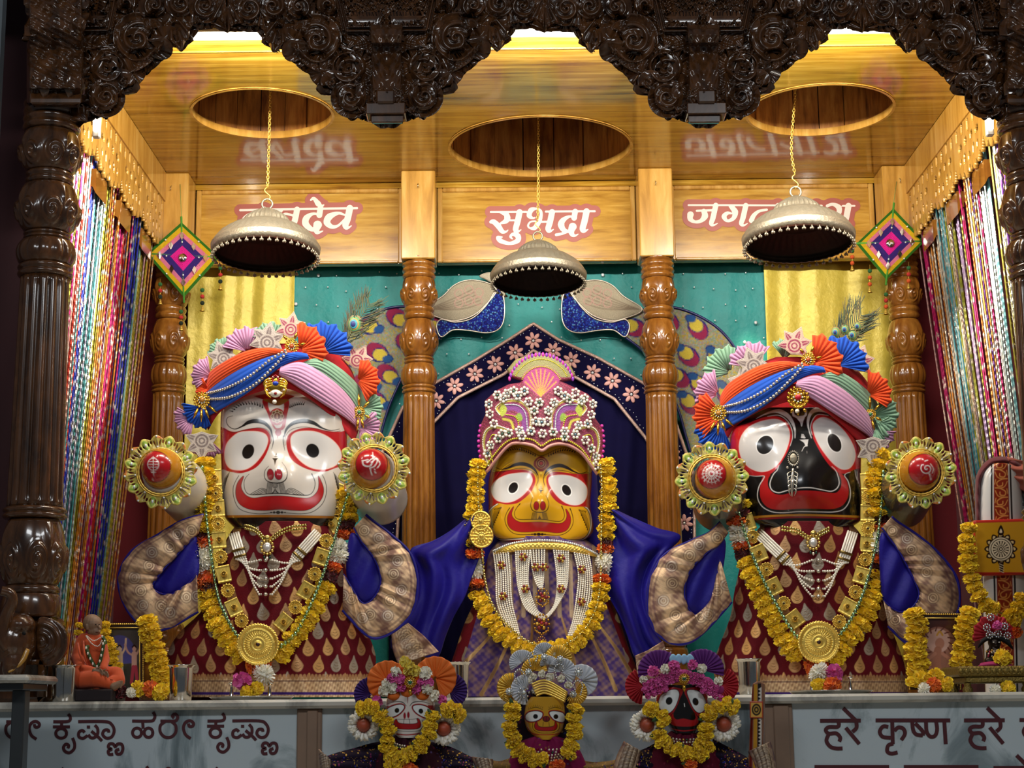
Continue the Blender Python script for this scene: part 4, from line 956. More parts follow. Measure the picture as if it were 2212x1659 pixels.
FL = {
 'marigold': [petal_ball('marigold', 120, 1, .5, .23, .09, ['#fde02a', '#f7d51f', '#edca16'], k) for k in (1, 2)],
 'orange': [petal_ball('marigold_orange', 120, 1, .5, .23, .09, ['#f07a18', '#f58a22', '#e0661a'], 3)],
 'white': [petal_ball('chrysanthemum', 130, 1, .3, .12, .03, ['#fffbee', '#fffdf4', '#f2edd8'], 4, core=.5, cup=.15, thin=True)],
 'wine': [petal_ball('rose_petals', 60, 1, .5, .3, .09, ['#54070f', '#6a0c18', '#430610'], 5)],
 'white_rose': [petal_ball('white_rose', 44, 1, .35, .36, .05, ['#e9e4d2', '#f2eddd', '#dcd5bf'], 7, core=.55, cup=.5)],
 'yellow_rose': [petal_ball('yellow_rose', 40, 1, .35, .38, .05, ['#e6cf4a', '#dcc038', '#efdc6a'], 8, core=.55, cup=.5)],
 'pink': [petal_ball('pink_rose', 44, 1, .35, .36, .05, ['#d852a0', '#e66cb2', '#c63f8e'], 6, core=.55, cup=.5)],
}
FNAME = {'white_rose': 'white_rose', 'yellow_rose': 'yellow_rose', 'marigold': 'marigold', 'orange': 'orange_marigold', 'white': 'white_chrysanthemum', 'wine': 'dark_red_rose', 'pink': 'pink_rose'}
frng = np.random.default_rng(77)
def flower(kind, pos, rad, parent, top=None, tan=None):
    me = FL[kind][int(frng.integers(len(FL[kind])))]; o = bpy.data.objects.new(FNAME[kind], me); link(o, parent)
    o.location = pos; o.rotation_euler = frng.uniform(0, 6.28, 3); o.scale = (rad*frng.uniform(.92, 1.08),)*2+(rad*frng.uniform(.75, .9),)
    if tan is not None and kind in ('marigold', 'orange'):      # strung through the middle: flattened along the thread
        o.rotation_euler = (Vector(tan).to_track_quat('Z', 'Y').to_matrix() @ Matrix.Rotation(frng.uniform(0, 6.28), 3, 'Z') @ Matrix.Rotation(frng.uniform(-.3, .3), 3, 'X')).to_euler()
        o.scale = (rad*frng.uniform(1.02, 1.18),)*2+(rad*frng.uniform(.62, .74),)
    if top: tag(o, *top)
    return o
def garland(lab, segs, Yf, rpx, group=None, name='flower_garland', cat_='garland', jit=2.0, leaves=0):
    """segs: list of (kind, [px points], spacing px)"""
    p0 = segs[0][1][0]; t = thing(name, lab, cat_, P(*p0, Yf(*p0)), group); k = Yf(*p0)/FPX
    core = []
    for kind, pts, sp in segs:
        pts = np.asarray(pts, float)
        q = resample(cat(pts, 8), max(1, int(round(plen(cat(pts, 8))/sp))+1)) if len(pts) > 1 else pts
        core += list(q)
        tg = np.gradient(q, axis=0) if len(q) > 1 else np.array([[0, 1.]])
        for (x, y), tv in zip(q, tg):
            x += frng.uniform(-jit, jit); y += frng.uniform(-jit, jit)
            r = rpx*(1.18 if kind == 'white' else .92 if kind == 'wine' else 1)
            flower(kind, PP([(x, y)], Yf(x, y)-frng.uniform(0, .008))[0], r*k, t, tan=(tv[0], 0, -tv[1]))
    core = np.array(core); g = G(); 
    br = [0]+list(np.nonzero(np.linalg.norm(np.diff(core, axis=0), axis=1) > 60)[0]+1)+[len(core)]
    for b0, b1 in zip(br[:-1], br[1:]):
        if b1-b0 > 1: c = cat(core[b0:b1], 3); tube(g, PP(c, np.array([Yf(x, y) for x, y in c])), .003, 5)
    if g.n: g.build('garland_thread', MT['thread'], t)
    if leaves:
        g = G()
        for x, y in core[::2]:
            a = frng.uniform(0, 6.28); plate(g, [(x+9*math.cos(a)+5*math.sin(a)*s, y+9*math.sin(a)-5*math.cos(a)*s) for s in (1, -1)]+[(x+22*math.cos(a), y+22*math.sin(a))], Yf(x, y)-.012, .001, step=6)
        g.build('green_leaves', MT['leafgreen'], t)['kind'] = 'stuff'
    return t
MT['thread'] = mat('cotton_thread', '#8a7a3a', rough=.9)
MT['leafgreen'] = mat('tulsi_leaf', '#2c4a1c', rough=.6, vary=.3, vs=80)
class Body:
    """rounded upright solid given by its left and right edge (photo px) row by row"""
    def __init__(s, rows, Y0, Df, Db, n=2.3, m=2.3):
        r = np.array(rows, float); s.r = r; s.Y0, s.Df, s.Db, s.n, s.m = Y0, Df, Db, n, m
        yy = np.linspace(r[0, 0], r[-1, 0], 200); s.yy = yy
        c = cat(r, 12); s.L = np.interp(yy, c[:, 0], c[:, 1]); s.R = np.interp(yy, c[:, 0], c[:, 2]); s.bump = []; s.fold = None; s.cap = 0
    def edges(s, y): return np.interp(y, s.yy, s.L), np.interp(y, s.yy, s.R)
    def front(s, x, y, off=0.0):
        x = np.asarray(x, float); y = np.asarray(y, float); l, r = s.edges(y); u = np.clip(np.abs((x-(l+r)/2)/((r-l)/2)), 0, 1)
        d = s.Df*(1-u**s.n)**(1/s.m)
        for bx, by, sx, sy, a in s.bump: d = d+a*np.exp(-(((x-bx)/sx)**2+((y-by)/sy)**2))
        return s.Y0-d-off
    def mesh(s, g, nu=200, nb=24, ny=120, col='#ffffff', paint=None, uvpaint=None):
        y = np.linspace(s.r[0, 0], s.r[-1, 0], ny)
        th = np.r_[np.linspace(PI, 0, nu), -np.linspace(0, PI, nb+2)[1:-1]]; N = len(th)
        l, r = s.edges(y); hw = ((r-l)/2)[:, None]; cx = ((l+r)/2)[:, None]
        cu = np.cos(th)[None]; su = np.sin(th)[None]
        # even spacing in x over the flat front
        ux = np.clip(np.where(su >= -1e-9, .55*(1-2*np.abs(th[None])/PI)+.45*cu, cu), -1, 1); x = cx+hw*ux; Yq = np.repeat(y[:, None], N, 1)
        d = np.clip(1-np.abs(ux)**s.n, 0, 1)**(1/s.m)
        Y = np.where(su >= -1e-9, s.Y0-s.Df*d, s.Y0+s.Db*d)+0*x
        fr = np.repeat(su >= -1e-9, ny, 0)
        for bx, by, sx, sy, a in s.bump: Y = Y-fr*a*np.exp(-(((x-bx)/sx)**2+((Yq-by)/sy)**2))
        if s.fold is not None: Y = Y-fr*s.fold(ux+0*x, Yq)
        q = np.stack([x.ravel(), Yq.ravel()], 1); V = PP(q, Y.ravel()); C = None
        if paint or uvpaint:
            u = (cx+hw*(ux+.22*ux**3)) if uvpaint else x
            pt = Paint(np.stack([u.ravel(), Yq.ravel()], 1), col); f = np.nonzero(fr.ravel())[0]
            pf = Paint(pt.Q[f], col); (paint or uvpaint)(pf); pt.C[f] = pf.C; C = pt.C
        F = [quadsF(N, ny) if False else quads(N, ny, True)[:, ::-1]]
        F += [np.arange(N)[None, :], np.arange(N)[::-1][None, :]+N*(ny-1)]
        return g.add(V, F, C if C is not None else col)
def T(pts, ox, oy, s):
    return [(ox+x*s, oy+y*s) for x, y in pts]
def mehndi(p, TT, cx, cy, flip, col, s):
    for k in range(6):
        a = .25+k*.24; d = np.array([flip*-math.sin(a), math.cos(a)]); st = np.array([cx, cy])+d*30
        p.line(TT([tuple(st), tuple(st+d*70+np.array([flip*-8, 20])), tuple(st+d*130+np.array([flip*-10, 60]))]), [2*s, 5*s, 16*s], col)
def white_face(p):
    s = .18681; TT = lambda q: T(q, 440, 820, s); K = '#1a1512'; Rd = '#a3191c'; base = '#c4bcb3'
    p.fill(TT([(100, 480), (200, 530), (340, 602), (480, 575), (620, 556), (720, 580), (770, 650), (762, 760), (700, 905), (600, 1020), (450, 1080), (330, 1072), (230, 1042), (100, 1000)]), Rd)
    p.fill(TT([(1800, 540), (1600, 600), (1420, 590), (1250, 556), (1100, 570), (985, 635), (955, 740), (1000, 900), (1100, 990), (1250, 1052), (1400, 1064), (1560, 1012), (1800, 950)]), Rd)
    p.fill(TT([(150, 520), (240, 560), (330, 598), (480, 566), (640, 542), (600, 520), (450, 540), (350, 575), (270, 530)]), base)
    for e, (px, py, rx, ry, ro) in ((([(390, 622), (500, 600), (640, 605), (720, 642), (740, 720), (692, 840), (600, 960), (500, 1030), (400, 1046), (300, 1022), (250, 940), (245, 830), (282, 720)]), (514, 832, 66, 88, .42)), (([(1008, 690), (1050, 622), (1150, 596), (1300, 606), (1450, 672), (1560, 780), (1592, 900), (1530, 986), (1400, 1036), (1250, 1020), (1120, 940), (1030, 820)]), (1260, 822, 72, 84, -.55))):
        p.fill(TT(e), '#e09a8a', grow=1.2); p.fill(TT(e), '#cdc9c6'); q = TT([(px, py)])[0]; p.ell(*q, rx*s+1, ry*s+1, '#cfcac6', ro); p.ell(*q, rx*s, ry*s, K, ro)
    p.line(TT([(795, 660), (770, 570), (700, 502), (610, 480), (520, 494), (440, 542), (360, 572), (290, 540), (262, 480), (282, 435), (335, 420)]), [2, 5, 8, 9.5, 8, 3.4, 1.8, 1.6, 1.4, 1.2, .8], K)
    p.line(TT([(930, 660), (960, 570), (1040, 502), (1160, 478), (1270, 502), (1370, 560), (1470, 588), (1570, 572)]), [2, 5, 8, 9.5, 8, 3.6, 1.8, 1], K)
    for q in ([(798, 650), (805, 720), (785, 805)], [(922, 650), (920, 720), (938, 820)]): p.line(TT(q), [2, 2, .6], K)
    for q in ([(225, 565), (330, 612), (480, 582), (640, 556), (745, 590), (782, 680), (770, 740)], [(940, 760), (945, 660), (1010, 580), (1140, 548), (1300, 566), (1460, 606), (1580, 594)]): p.line(TT(q), 1.1, '#4a2018')
    p.drops(TT([(300, 360), (360, 300), (430, 262), (560, 250), (650, 272), (712, 308)]), 13, 6.5, 2.6, K, 1, .5); p.drops(TT([(1170, 258), (1080, 258), (978, 296)]), 8, 6.5, 2.6, K, -1, .5)
    p.fill(TT([(575, 190), (700, 236), (970, 236), (1060, 190), (850, 140)]), '#8a1a18', smooth=False)
    p.fill(TT([(688, 226), (972, 226), (962, 420), (932, 560), (860, 592), (800, 545), (742, 400)]), Rd); p.fill(TT([(748, 262), (918, 262), (914, 430), (902, 535), (860, 562), (822, 540), (790, 440)]), base)
    p.fill(TT([(700, 226), (970, 226), (950, 262), (860, 300), (740, 262)]), '#8e5a1e')
    p.ell(*TT([(850, 430)])[0], 17, 18.5, '#9a1c1c')
    for a in range(8): q = TT([(850+52*math.cos(a*.785), 425+54*math.sin(a*.785))])[0]; p.ell(*q, 4.6, 4.6, '#d9c7a4'); p.ell(*q, 3.6, 3.6, '#7a4a26')
    p.ell(*TT([(850, 425)])[0], 8.6, 8.6, '#d9c7a4'); p.ell(*TT([(850, 425)])[0], 7.6, 7.6, '#7a3a1e'); p.line(TT([(848, 405), (850, 445)]), 2, '#d9b090')
    p.ell(*TT([(862, 612)])[0], 6.8, 7.6, '#8e1420'); p.line(TT([(858, 645), (850, 680)]), [2.4, .5], '#8e1420')
    p.line(TT([(840, 850), (840, 870)]), [.6, 2], K); p.line(TT([(820, 890), (855, 888)]), 1.4, K); p.fill(TT([(792, 908), (864, 908), (838, 935), (824, 992), (812, 935)]), K, smooth=False)
    p.line(TT([(752, 1000), (710, 1050), (702, 1120), (732, 1170), (800, 1194), (880, 1194), (945, 1160), (968, 1090), (950, 1020), (905, 955)]), [.6, 1.2, 1.6, 2, 2.4, 2.4, 2.2, 1.6, 1, .5], K)
    for (x, y, a, b, ro) in ((772, 1097, 36, 62, -.08), (865, 1097, 42, 60, -.12)): q = TT([(x, y)])[0]; p.ell(*q, a*s+.9, b*s+.9, K, ro); p.ell(*q, a*s, b*s, '#8e1a26', ro)
    for k in range(5): p.line(TT([(738+k*13, 1190), (728+k*13, 1310)]), 1.25, K); p.line(TT([(868+k*13, 1190), (893+k*14, 1312)]), 1.25, K)
    for k in range(3): p.line(TT([(795, 1205+k*16), (825, 1218+k*16), (856, 1205+k*16)]), 1.2, K); p.line(TT([(800-k*4, 1312-k*2), (826, 1262+k*18), (856+k*4, 1312-k*2)]), 1.2, K, smooth=False)
    for k in range(4): p.line(TT([(545+k*26, 1322+k*3), (610+k*20, 1285+k*9), (668+k*10, 1256+k*15), (724, 1272+k*14)]), 1.3, K); p.line(TT([(952, 1285+k*12), (1000+k*4, 1256+k*16), (1060-k*10, 1272+k*13), (1160-k*30, 1334)]), 1.3, K)
    p.line(TT([(525, 1092), (482, 1140), (466, 1200), (480, 1280), (522, 1325), (620, 1330), (850, 1316), (1100, 1334), (1220, 1332), (1275, 1272), (1286, 1180), (1250, 1090)]), [.6, 1.2, 1.3, 1.3, 1.6, 2.2, 2.2, 2.2, 1.6, 1.3, 1.6, 2.4], K)
    m = TT([(460, 1118), (400, 1180), (372, 1270), (380, 1370), (430, 1450), (540, 1500), (700, 1512), (880, 1500), (1050, 1512), (1200, 1506), (1310, 1442), (1370, 1360), (1386, 1270), (1360, 1180), (1325, 1116), (1332, 1200), (1320, 1280), (1270, 1342), (1200, 1370), (1100, 1366), (950, 1350), (850, 1346), (700, 1354), (580, 1370), (500, 1346), (450, 1290), (432, 1220)])
    p.fill(m, K, grow=.9); p.fill(m, '#a51a1b')
    p.line(TT([(405, 1112), (366, 1180), (340, 1260), (350, 1370), (400, 1480), (500, 1532), (650, 1552), (860, 1536), (1100, 1552), (1250, 1532), (1360, 1452), (1410, 1350), (1420, 1250), (1400, 1160), (1370, 1100)]), 1.3, K)
    for x, r in ((860, 3.6), (815, 2.4), (905, 2.4), (780, 1.4), (940, 1.4)): p.ell(*TT([(x, 1536)])[0], r*1.2, r, K)
    for k in range(8): a = .1+k*.17; p.line(TT([(300-k*8, 1065+k*10), (285-k*10, 1110+k*22), (258-k*6, 1150+k*34)]), [.6, 1, 3], K); p.line(TT([(1500+k*8, 1070+k*10), (1515+k*8, 1110+k*22), (1525+k*8, 1150+k*34)]), [.6, 1, 3], K)
    p.fill([(430, 1114), (600, 1112.5), (800, 1116), (800, 1140), (430, 1140)], '#1d120c', smooth=False); p.line([(440, 1116.5), (600, 1115), (780, 1119)], 5, '#b5701f')
def black_face(p):
    s = .17484; TT = lambda q: T(q, 1560, 860, s); K = '#14100f'; Rd = '#b81a20'; Wh = '#cfcac7'
    p.fill(TT([(0, 430), (320, 310), (450, 250), (640, 222), (760, 262), (845, 350), (866, 470), (826, 620), (735, 790), (645, 900), (560, 950), (440, 962), (300, 935), (180, 800), (0, 720)]), Rd)
    p.fill(TT([(1420, 262), (1270, 205), (1150, 214), (1095, 290), (1095, 420), (1175, 600), (1285, 780), (1400, 902), (1520, 934), (1640, 880), (1850, 800), (1850, 430), (1560, 330)]), Rd)
    for e, (px, py, rx, ry, ro) in ((([(650, 262), (760, 302), (825, 400), (826, 520), (772, 680), (690, 810), (580, 890), (460, 906), (330, 852), (240, 740), (210, 600), (240, 470), (330, 360), (480, 290)]), (530, 578, 98, 120, .5)), (([(1230, 240), (1340, 270), (1460, 360), (1560, 480), (1630, 620), (1642, 740), (1590, 850), (1500, 880), (1400, 830), (1290, 710), (1190, 560), (1135, 420), (1130, 310)]), (1388, 552, 76, 120, -.46))):
        p.fill(TT(e), '#e8a9a0', grow=1.1); p.fill(TT(e), '#cdc8c5'); q = TT([(px, py)])[0]; p.ell(*q, rx*s+1.6, ry*s+1.6, '#f2eeec', ro); p.ell(*q, rx*s, ry*s, '#1d1816', ro)
    p.line(TT([(420, 255), (560, 195), (700, 168), (800, 212), (862, 290), (897, 390), (900, 492)]), [1, 7, 11, 9, 7, 4, 1.6], Wh); p.line(TT([(330, 302), (520, 222), (660, 195), (770, 245), (842, 332), (874, 440), (880, 500)]), [1, 4, 5.4, 5, 4.6, 3.4, 2], K); p.line(TT([(560, 226), (700, 212), (800, 275), (855, 372), (870, 480), (840, 590)]), [.6, 1.6, 1.8, 1.6, 1.4, .8], Wh)
    p.line(TT([(1400, 235), (1260, 168), (1160, 145), (1092, 192), (1060, 290), (1075, 400), (1102, 492)]), [1, 6.5, 10, 7, 5.4, 3.2, 1.4], Wh); p.line(TT([(1450, 276), (1300, 200), (1180, 184), (1112, 244), (1086, 332), (1096, 420), (1120, 480)]), [1, 4, 5, 4.6, 4.2, 3, 2], K); p.line(TT([(1310, 216), (1180, 204), (1116, 272), (1092, 362), (1110, 450)]), [.6, 1.6, 1.8, 1.6, 1], Wh)
    p.line(TT([(850, 110), (1060, 110)]), 3, Rd); p.line(TT([(868, 150), (882, 212), (930, 238), (1010, 228), (1034, 205), (1036, 150)]), 4.6, Wh, smooth=False); p.fill(TT([(918, 232), (1014, 232), (1002, 285), (982, 352), (962, 300)]), Wh)
    for k in range(3): p.line(TT([(984-k*1, 448+k*18), (1004+k*8, 452+k*18)]), 2+k*.6, Wh)
    p.fill(TT([(958, 514), (1066, 509), (1052, 585), (1032, 594), (1012, 552)]), Wh, smooth=False); p.line(TT([(1050, 588), (1015, 600), (985, 655)]), [2.2, 1.6, .8], Wh); p.line(TT([(1046, 655), (1048, 680)]), 1.2, '#77706c')
    p.fill(TT([(595, 940), (510, 965), (478, 1050), (465, 1150), (480, 1250), (540, 1332), (620, 1370), (750, 1380), (950, 1366), (1150, 1366), (1350, 1371), (1480, 1330), (1550, 1232), (1562, 1120), (1532, 1010), (1482, 940), (1436, 926), (1472, 1010), (1466, 1100), (1420, 1162), (1350, 1172), (1200, 1152), (1050, 1142), (900, 1152), (760, 1192), (660, 1186), (598, 1140), (565, 1080), (568, 1000)]), '#a9191a')
    p.line(TT([(702, 828), (680, 890), (640, 932), (605, 1000), (590, 1072), (620, 1140), (700, 1168), (800, 1142), (950, 1112), (1100, 1108), (1250, 1136), (1350, 1150), (1420, 1112), (1446, 1040), (1420, 930), (1390, 878), (1355, 845)]), [1, 1.6, 2, 2, 2.2, 2.2, 2.2, 2, 2, 2, 2, 2.2, 2.2, 2, 1.8, 1.6, 1], Wh)
    p.line(TT([(300, 950), (410, 965), (515, 962), (508, 1000), (460, 1080), (436, 1180), (450, 1272), (510, 1352), (620, 1405), (760, 1416), (950, 1402), (1200, 1406), (1380, 1406), (1500, 1372), (1570, 1272), (1584, 1150), (1556, 1030), (1514, 962), (1532, 932), (1584, 914)]), [.8, 1, 1.6]+[2]*14+[1.6, 1.4, .8], Wh)
    for k in range(3): p.line(TT([(1640+k*26, 890+k*16), (1652+k*20, 960+k*30), (1670+k*14, 1010+k*40)]), [1, 1.4, 2.6], Wh)
    p.line([(1600, 1119), (1726, 1112.5), (1870, 1117)], 4.6, '#b5791f'); p.line([(1600, 1124), (1726, 1117), (1870, 1121.5)], 4, '#7e1418')
def yellow_face(p):
    s = .15071; TT = lambda q: T(q, 1010, 930, s); K = '#2a130a'; Rd = '#a81b20'; Yl = '#cf9a18'
    br = TT([(430, 1052), (350, 1110), (295, 1200), (298, 1330), (338, 1450), (400, 1530), (500, 1562), (700, 1550), (1050, 1532), (1300, 1547), (1500, 1572), (1650, 1556), (1732, 1480), (1766, 1350), (1760, 1220), (1722, 1130), (1680, 1095), (1800, 1000), (1850, 500), (1700, 100), (400, 100), (250, 500), (300, 1000)])
    p.fill(br, Yl)
    p.line(TT([(430, 1052), (350, 1110), (295, 1200), (298, 1330), (338, 1450), (400, 1530), (500, 1562), (700, 1550), (1050, 1532), (1300, 1547), (1500, 1572), (1650, 1556), (1732, 1480), (1766, 1350), (1760, 1220), (1722, 1130), (1680, 1095)]), 3.6, K); p.line(TT([(430, 1052), (350, 1110), (292, 1200), (294, 1330), (334, 1452), (396, 1534), (498, 1568), (700, 1557), (1050, 1539), (1300, 1554), (1500, 1579), (1654, 1562), (1738, 1482), (1772, 1350), (1766, 1220), (1726, 1126), (1680, 1090)]), 2, '#e9ddd0')
    p.fill(TT([(200, 560), (340, 592), (450, 584), (640, 562), (800, 560), (920, 600), (972, 680), (962, 780), (902, 890), (800, 985), (700, 1045), (560, 1062), (430, 1042), (330, 1100), (200, 1200)]), Rd); p.fill(TT([(1900, 560), (1740, 612), (1560, 622), (1400, 602), (1240, 592), (1150, 640), (1128, 730), (1160, 860), (1240, 985), (1350, 1062), (1500, 1092), (1650, 1092), (1750, 1112), (1900, 1200)]), Rd)
    for e, (px, py, rx, ry, ro) in ((([(860, 612), (915, 660), (922, 740), (862, 850), (760, 950), (640, 1015), (520, 1026), (410, 990), (350, 900), (350, 800), (420, 710), (560, 640), (720, 612)]), (655, 820, 62, 84, .55)), (([(1188, 662), (1300, 640), (1450, 650), (1590, 702), (1690, 790), (1712, 880), (1690, 980), (1620, 1050), (1520, 1066), (1400, 1030), (1280, 930), (1190, 800), (1163, 710)]), (1418, 855, 58, 84, -.55))):
        p.fill(TT(e), '#e8b0a4', grow=1.1); p.fill(TT(e), '#cfccca'); q = TT([(px, py)])[0]; p.ell(*q, rx*s+2, ry*s+2, '#fbf8f4', ro); p.ell(*q, rx*s, ry*s, '#1d1613', ro)
    p.line(TT([(1008, 640), (962, 562), (880, 502), (780, 478), (680, 492), (580, 535), (480, 556), (405, 530)]), [2, 5, 7.6, 8, 6.6, 3.4, 1.6, 1], K); p.line(TT([(1100, 640), (1140, 572), (1220, 522), (1320, 500), (1420, 530), (1530, 590), (1620, 616), (1710, 590)]), [2, 5, 7.6, 8, 6.6, 3.4, 1.6, 1], K)
    for q in ([(370, 572), (500, 592), (700, 546), (850, 552), (975, 620), (1000, 720), (985, 790)], [(1110, 800), (1090, 700), (1130, 630), (1240, 570), (1400, 580), (1560, 620), (1740, 602)], [(1010, 640), (1018, 700), (1005, 760)], [(1096, 640), (1085, 700), (1100, 780)]): p.line(TT(q), [.8, 1.2, 1.2, .8], K)
    p.drops(TT([(560, 262), (700, 236), (850, 272), (1000, 345)]), 13, 5.4, 2.4, K, 1, .5); p.drops(TT([(1560, 282), (1400, 250), (1260, 282), (1130, 350)]), 12, 5.4, 2.4, K, -1, .5); p.line(TT([(540, 262), (700, 232), (850, 266), (1050, 362), (1260, 276), (1400, 244), (1580, 284)]), 1, K)
    c = TT([(1055, 470)])[0]; p.fill(TT([(1055, 365), (1140, 420), (1168, 490), (1130, 545), (1055, 590), (985, 545), (945, 490), (970, 415)]), '#8e2f1c')
    for r_, cl in ((11, '#c98a3a'), (9.6, '#7a2a1c'), (6.6, '#d8a86a'), (5.4, '#5e1c14'), (3.6, '#c03a2a')): p.ell(*c, r_, r_*1.02, cl)
    p.ell(*TT([(1052, 610)])[0], 3, 3.6, '#e0b83a'); p.line(TT([(1052, 630), (1050, 660)]), [1.6, .5], K)
    p.line(TT([(1050, 795), (1052, 812)]), [.8, 2], K); p.line(TT([(1030, 828), (1074, 828)]), 1.5, K); p.fill(TT([(1008, 840), (1094, 852), (1064, 868), (1050, 905), (1038, 868)]), K, smooth=False); p.line(TT([(1030, 935), (1050, 912), (1072, 932)]), .8, '#f0d070')
    p.line(TT([(935, 950), (918, 1000), (905, 1080), (940, 1150), (1040, 1172), (1130, 1150), (1166, 1060), (1142, 970), (1120, 930)]), [.5, 1, 1.4, 1.8, 1.8, 1.8, 1.4, 1, .5], K)
    for (x, y, a, b) in ((986, 1080, 36, 60), (1080, 1080, 38, 62)): q = TT([(x, y)])[0]; p.ell(*q, a*s+.8, b*s+.8, K); p.ell(*q, a*s, b*s, '#97201f')
    for k in range(5): p.line(TT([(936+k*14, 1176), (914+k*18, 1272)]), 1.2, K); p.line(TT([(1072+k*13, 1178), (1085+k*16, 1272)]), 1.2, K)
    p.fill(TT([(1005, 1270), (1030, 1215), (1060, 1270)]), '#5a3a14', smooth=False)
    p.line(TT([(752, 1050), (702, 1112), (672, 1180), (692, 1250), (760, 1276), (900, 1274), (1100, 1276), (1250, 1300), (1342, 1296), (1386, 1240), (1380, 1160), (1350, 1085)]), [2.2, 1.3, 1.2, 1.3, 1.5, 1.4, 1.4, 1.5, 1.4, 1.2, 1.4, 2.4], K)
    m = TT([(660, 1092), (602, 1170), (572, 1250), (582, 1350), (640, 1420), (750, 1452), (900, 1452), (1030, 1442), (1150, 1452), (1300, 1466), (1412, 1432), (1466, 1350), (1476, 1260), (1450, 1180), (1408, 1126), (1424, 1220), (1400, 1290), (1330, 1332), (1200, 1326), (1030, 1312), (850, 1316), (740, 1310), (660, 1260), (632, 1190)])
    p.fill(m, K, grow=.8); p.fill(m, '#a81c1c')
    p.line(TT([(602, 1110), (560, 1180), (535, 1270), (560, 1370), (640, 1462), (760, 1492), (1030, 1486), (1300, 1502), (1432, 1452), (1502, 1360), (1512, 1260), (1490, 1170), (1470, 1120)]), [2, 1.3]+[1.4]*9+[1.6, 2.4], K)
    for x, r in ((1020, 3.4), (965, 2.6), (1070, 2.6), (925, 1.4), (1110, 1.4)): p.ell(*TT([(x, 1487)])[0], r*1.3, r, K)
    for cx, cy, f in ((430, 1075, 1), (1650, 1110, -1)):
        for k in range(7): a = .12*k; p.line(TT([(cx+f*(60-k*16), cy+20+k*8), (cx+f*(30-k*18), cy+70+k*22), (cx-f*(5+k*14-20), cy+110+k*34)]), [.6, 1, 2.6], K)
        for k in range(6): p.line(TT([(cx-f*50+f*k*18, cy+40-k*4), (cx-f*40+f*k*18, cy+58-k*5)]), [.8, 2], K)
# ================================================================== the three large deities
def drop_motif(p, x0, x1, y0, y1, seed=1, w=26, h=35, px=49, py=37):
    r = np.random.default_rng(seed); j = 0; y = y0
    while y < y1:
        x = x0+(px/2 if j % 2 else 0)
        while x < x1:
            c = ('#dba86a', '#c89a6c', '#b5a694')[r.integers(3)]; X = x+r.uniform(-3, 3); Yq = y+r.uniform(-2, 2); t = r.uniform(-.2, .2)
            ca, sa = math.cos(t), math.sin(t); f = lambda a, b: (X+a*ca-b*sa, Yq+a*sa+b*ca)
            p.fill([f(0, -h*.62), f(w*.18, -h*.36), f(w*.46, -h*.02), f(w*.5, h*.2), f(w*.28, h*.42), f(0, h*.48), f(-w*.28, h*.42), f(-w*.5, h*.2), f(-w*.46, -h*.02), f(-w*.18, -h*.36)], c, metal=.72)
            for k in range(3): p.line([f(-w*.28+k*2, h*.2-k*5), f(0, h*.3-k*7), f(w*.28-k*2, h*.2-k*5)], .9, '#7a5530', metal=.5)
            x += px
        y += py; j += 1
def folds(seed, amp, n=7):
    r = np.random.default_rng(seed); ph = r.uniform(0, 6, 4)
    return lambda u, y: amp*(np.sin(u*n+ph[0]+(y-1300)*.004*u)+.5*np.sin(u*n*2.3+ph[1]+y*.01)+.25*np.sin(u*n*4.1+ph[2]-y*.02))*np.clip((y-1150)/250, .15, 1)
def hand_arm(idol, tip, ochre, red, back, Yt, Yb, rpx, skin, emblem):
    """stub arm held towards the viewer, ending in a painted dome"""
    k = Yt/FPX; A = P(*ochre, Yt); B = P(*back, Yb); d = A-B; L = np.linalg.norm(d); d /= L
    g = G(); n = 26; rr = np.interp(np.linspace(0, 1, n), [0, .5, .85, 1], [1.12, 1.1, 1.0, .86])*rpx*k
    tube(g, B+np.linspace(0, 1, n)[:, None]*(A-B), list(rr), 36, col=lin(skin)); o = g.build('arm', MT['paint'], idol)
    u = np.cross(d, [0, 0, 1.]); u /= np.linalg.norm(u); w = np.cross(u, d)
    V = []; m = 40; q = 60
    for i in range(m):
        f = i/(m-1)*PI/2
        for j in range(q):
            a = j/q*2*PI; V.append(A+(u*math.cos(a)+w*math.sin(a))*rpx*.80*k*math.cos(f)+d*rpx*1.05*k*math.sin(f))
    V = np.array(V); Rm = V-CAM; loc = Rm @ _R; Q = np.stack([CX-loc[:, 0]/loc[:, 2]*FPX, CY+loc[:, 1]/loc[:, 2]*FPX], 1)
    pt = Paint(Q, '#b5781a'); pt.ell(*red[:2], red[2]+1.4, red[2]+1.4, '#2a120a'); pt.ell(*red[:2], red[2], red[2], '#a8141c')
    for e, wd in emblem: pt.line([(red[0]+x, red[1]+y) for x, y in e], wd, '#e8e0da')
    g = G(); g.add(V, quads(q, m, True), pt.C); g.build('painted_hand', MT['paint'], o)
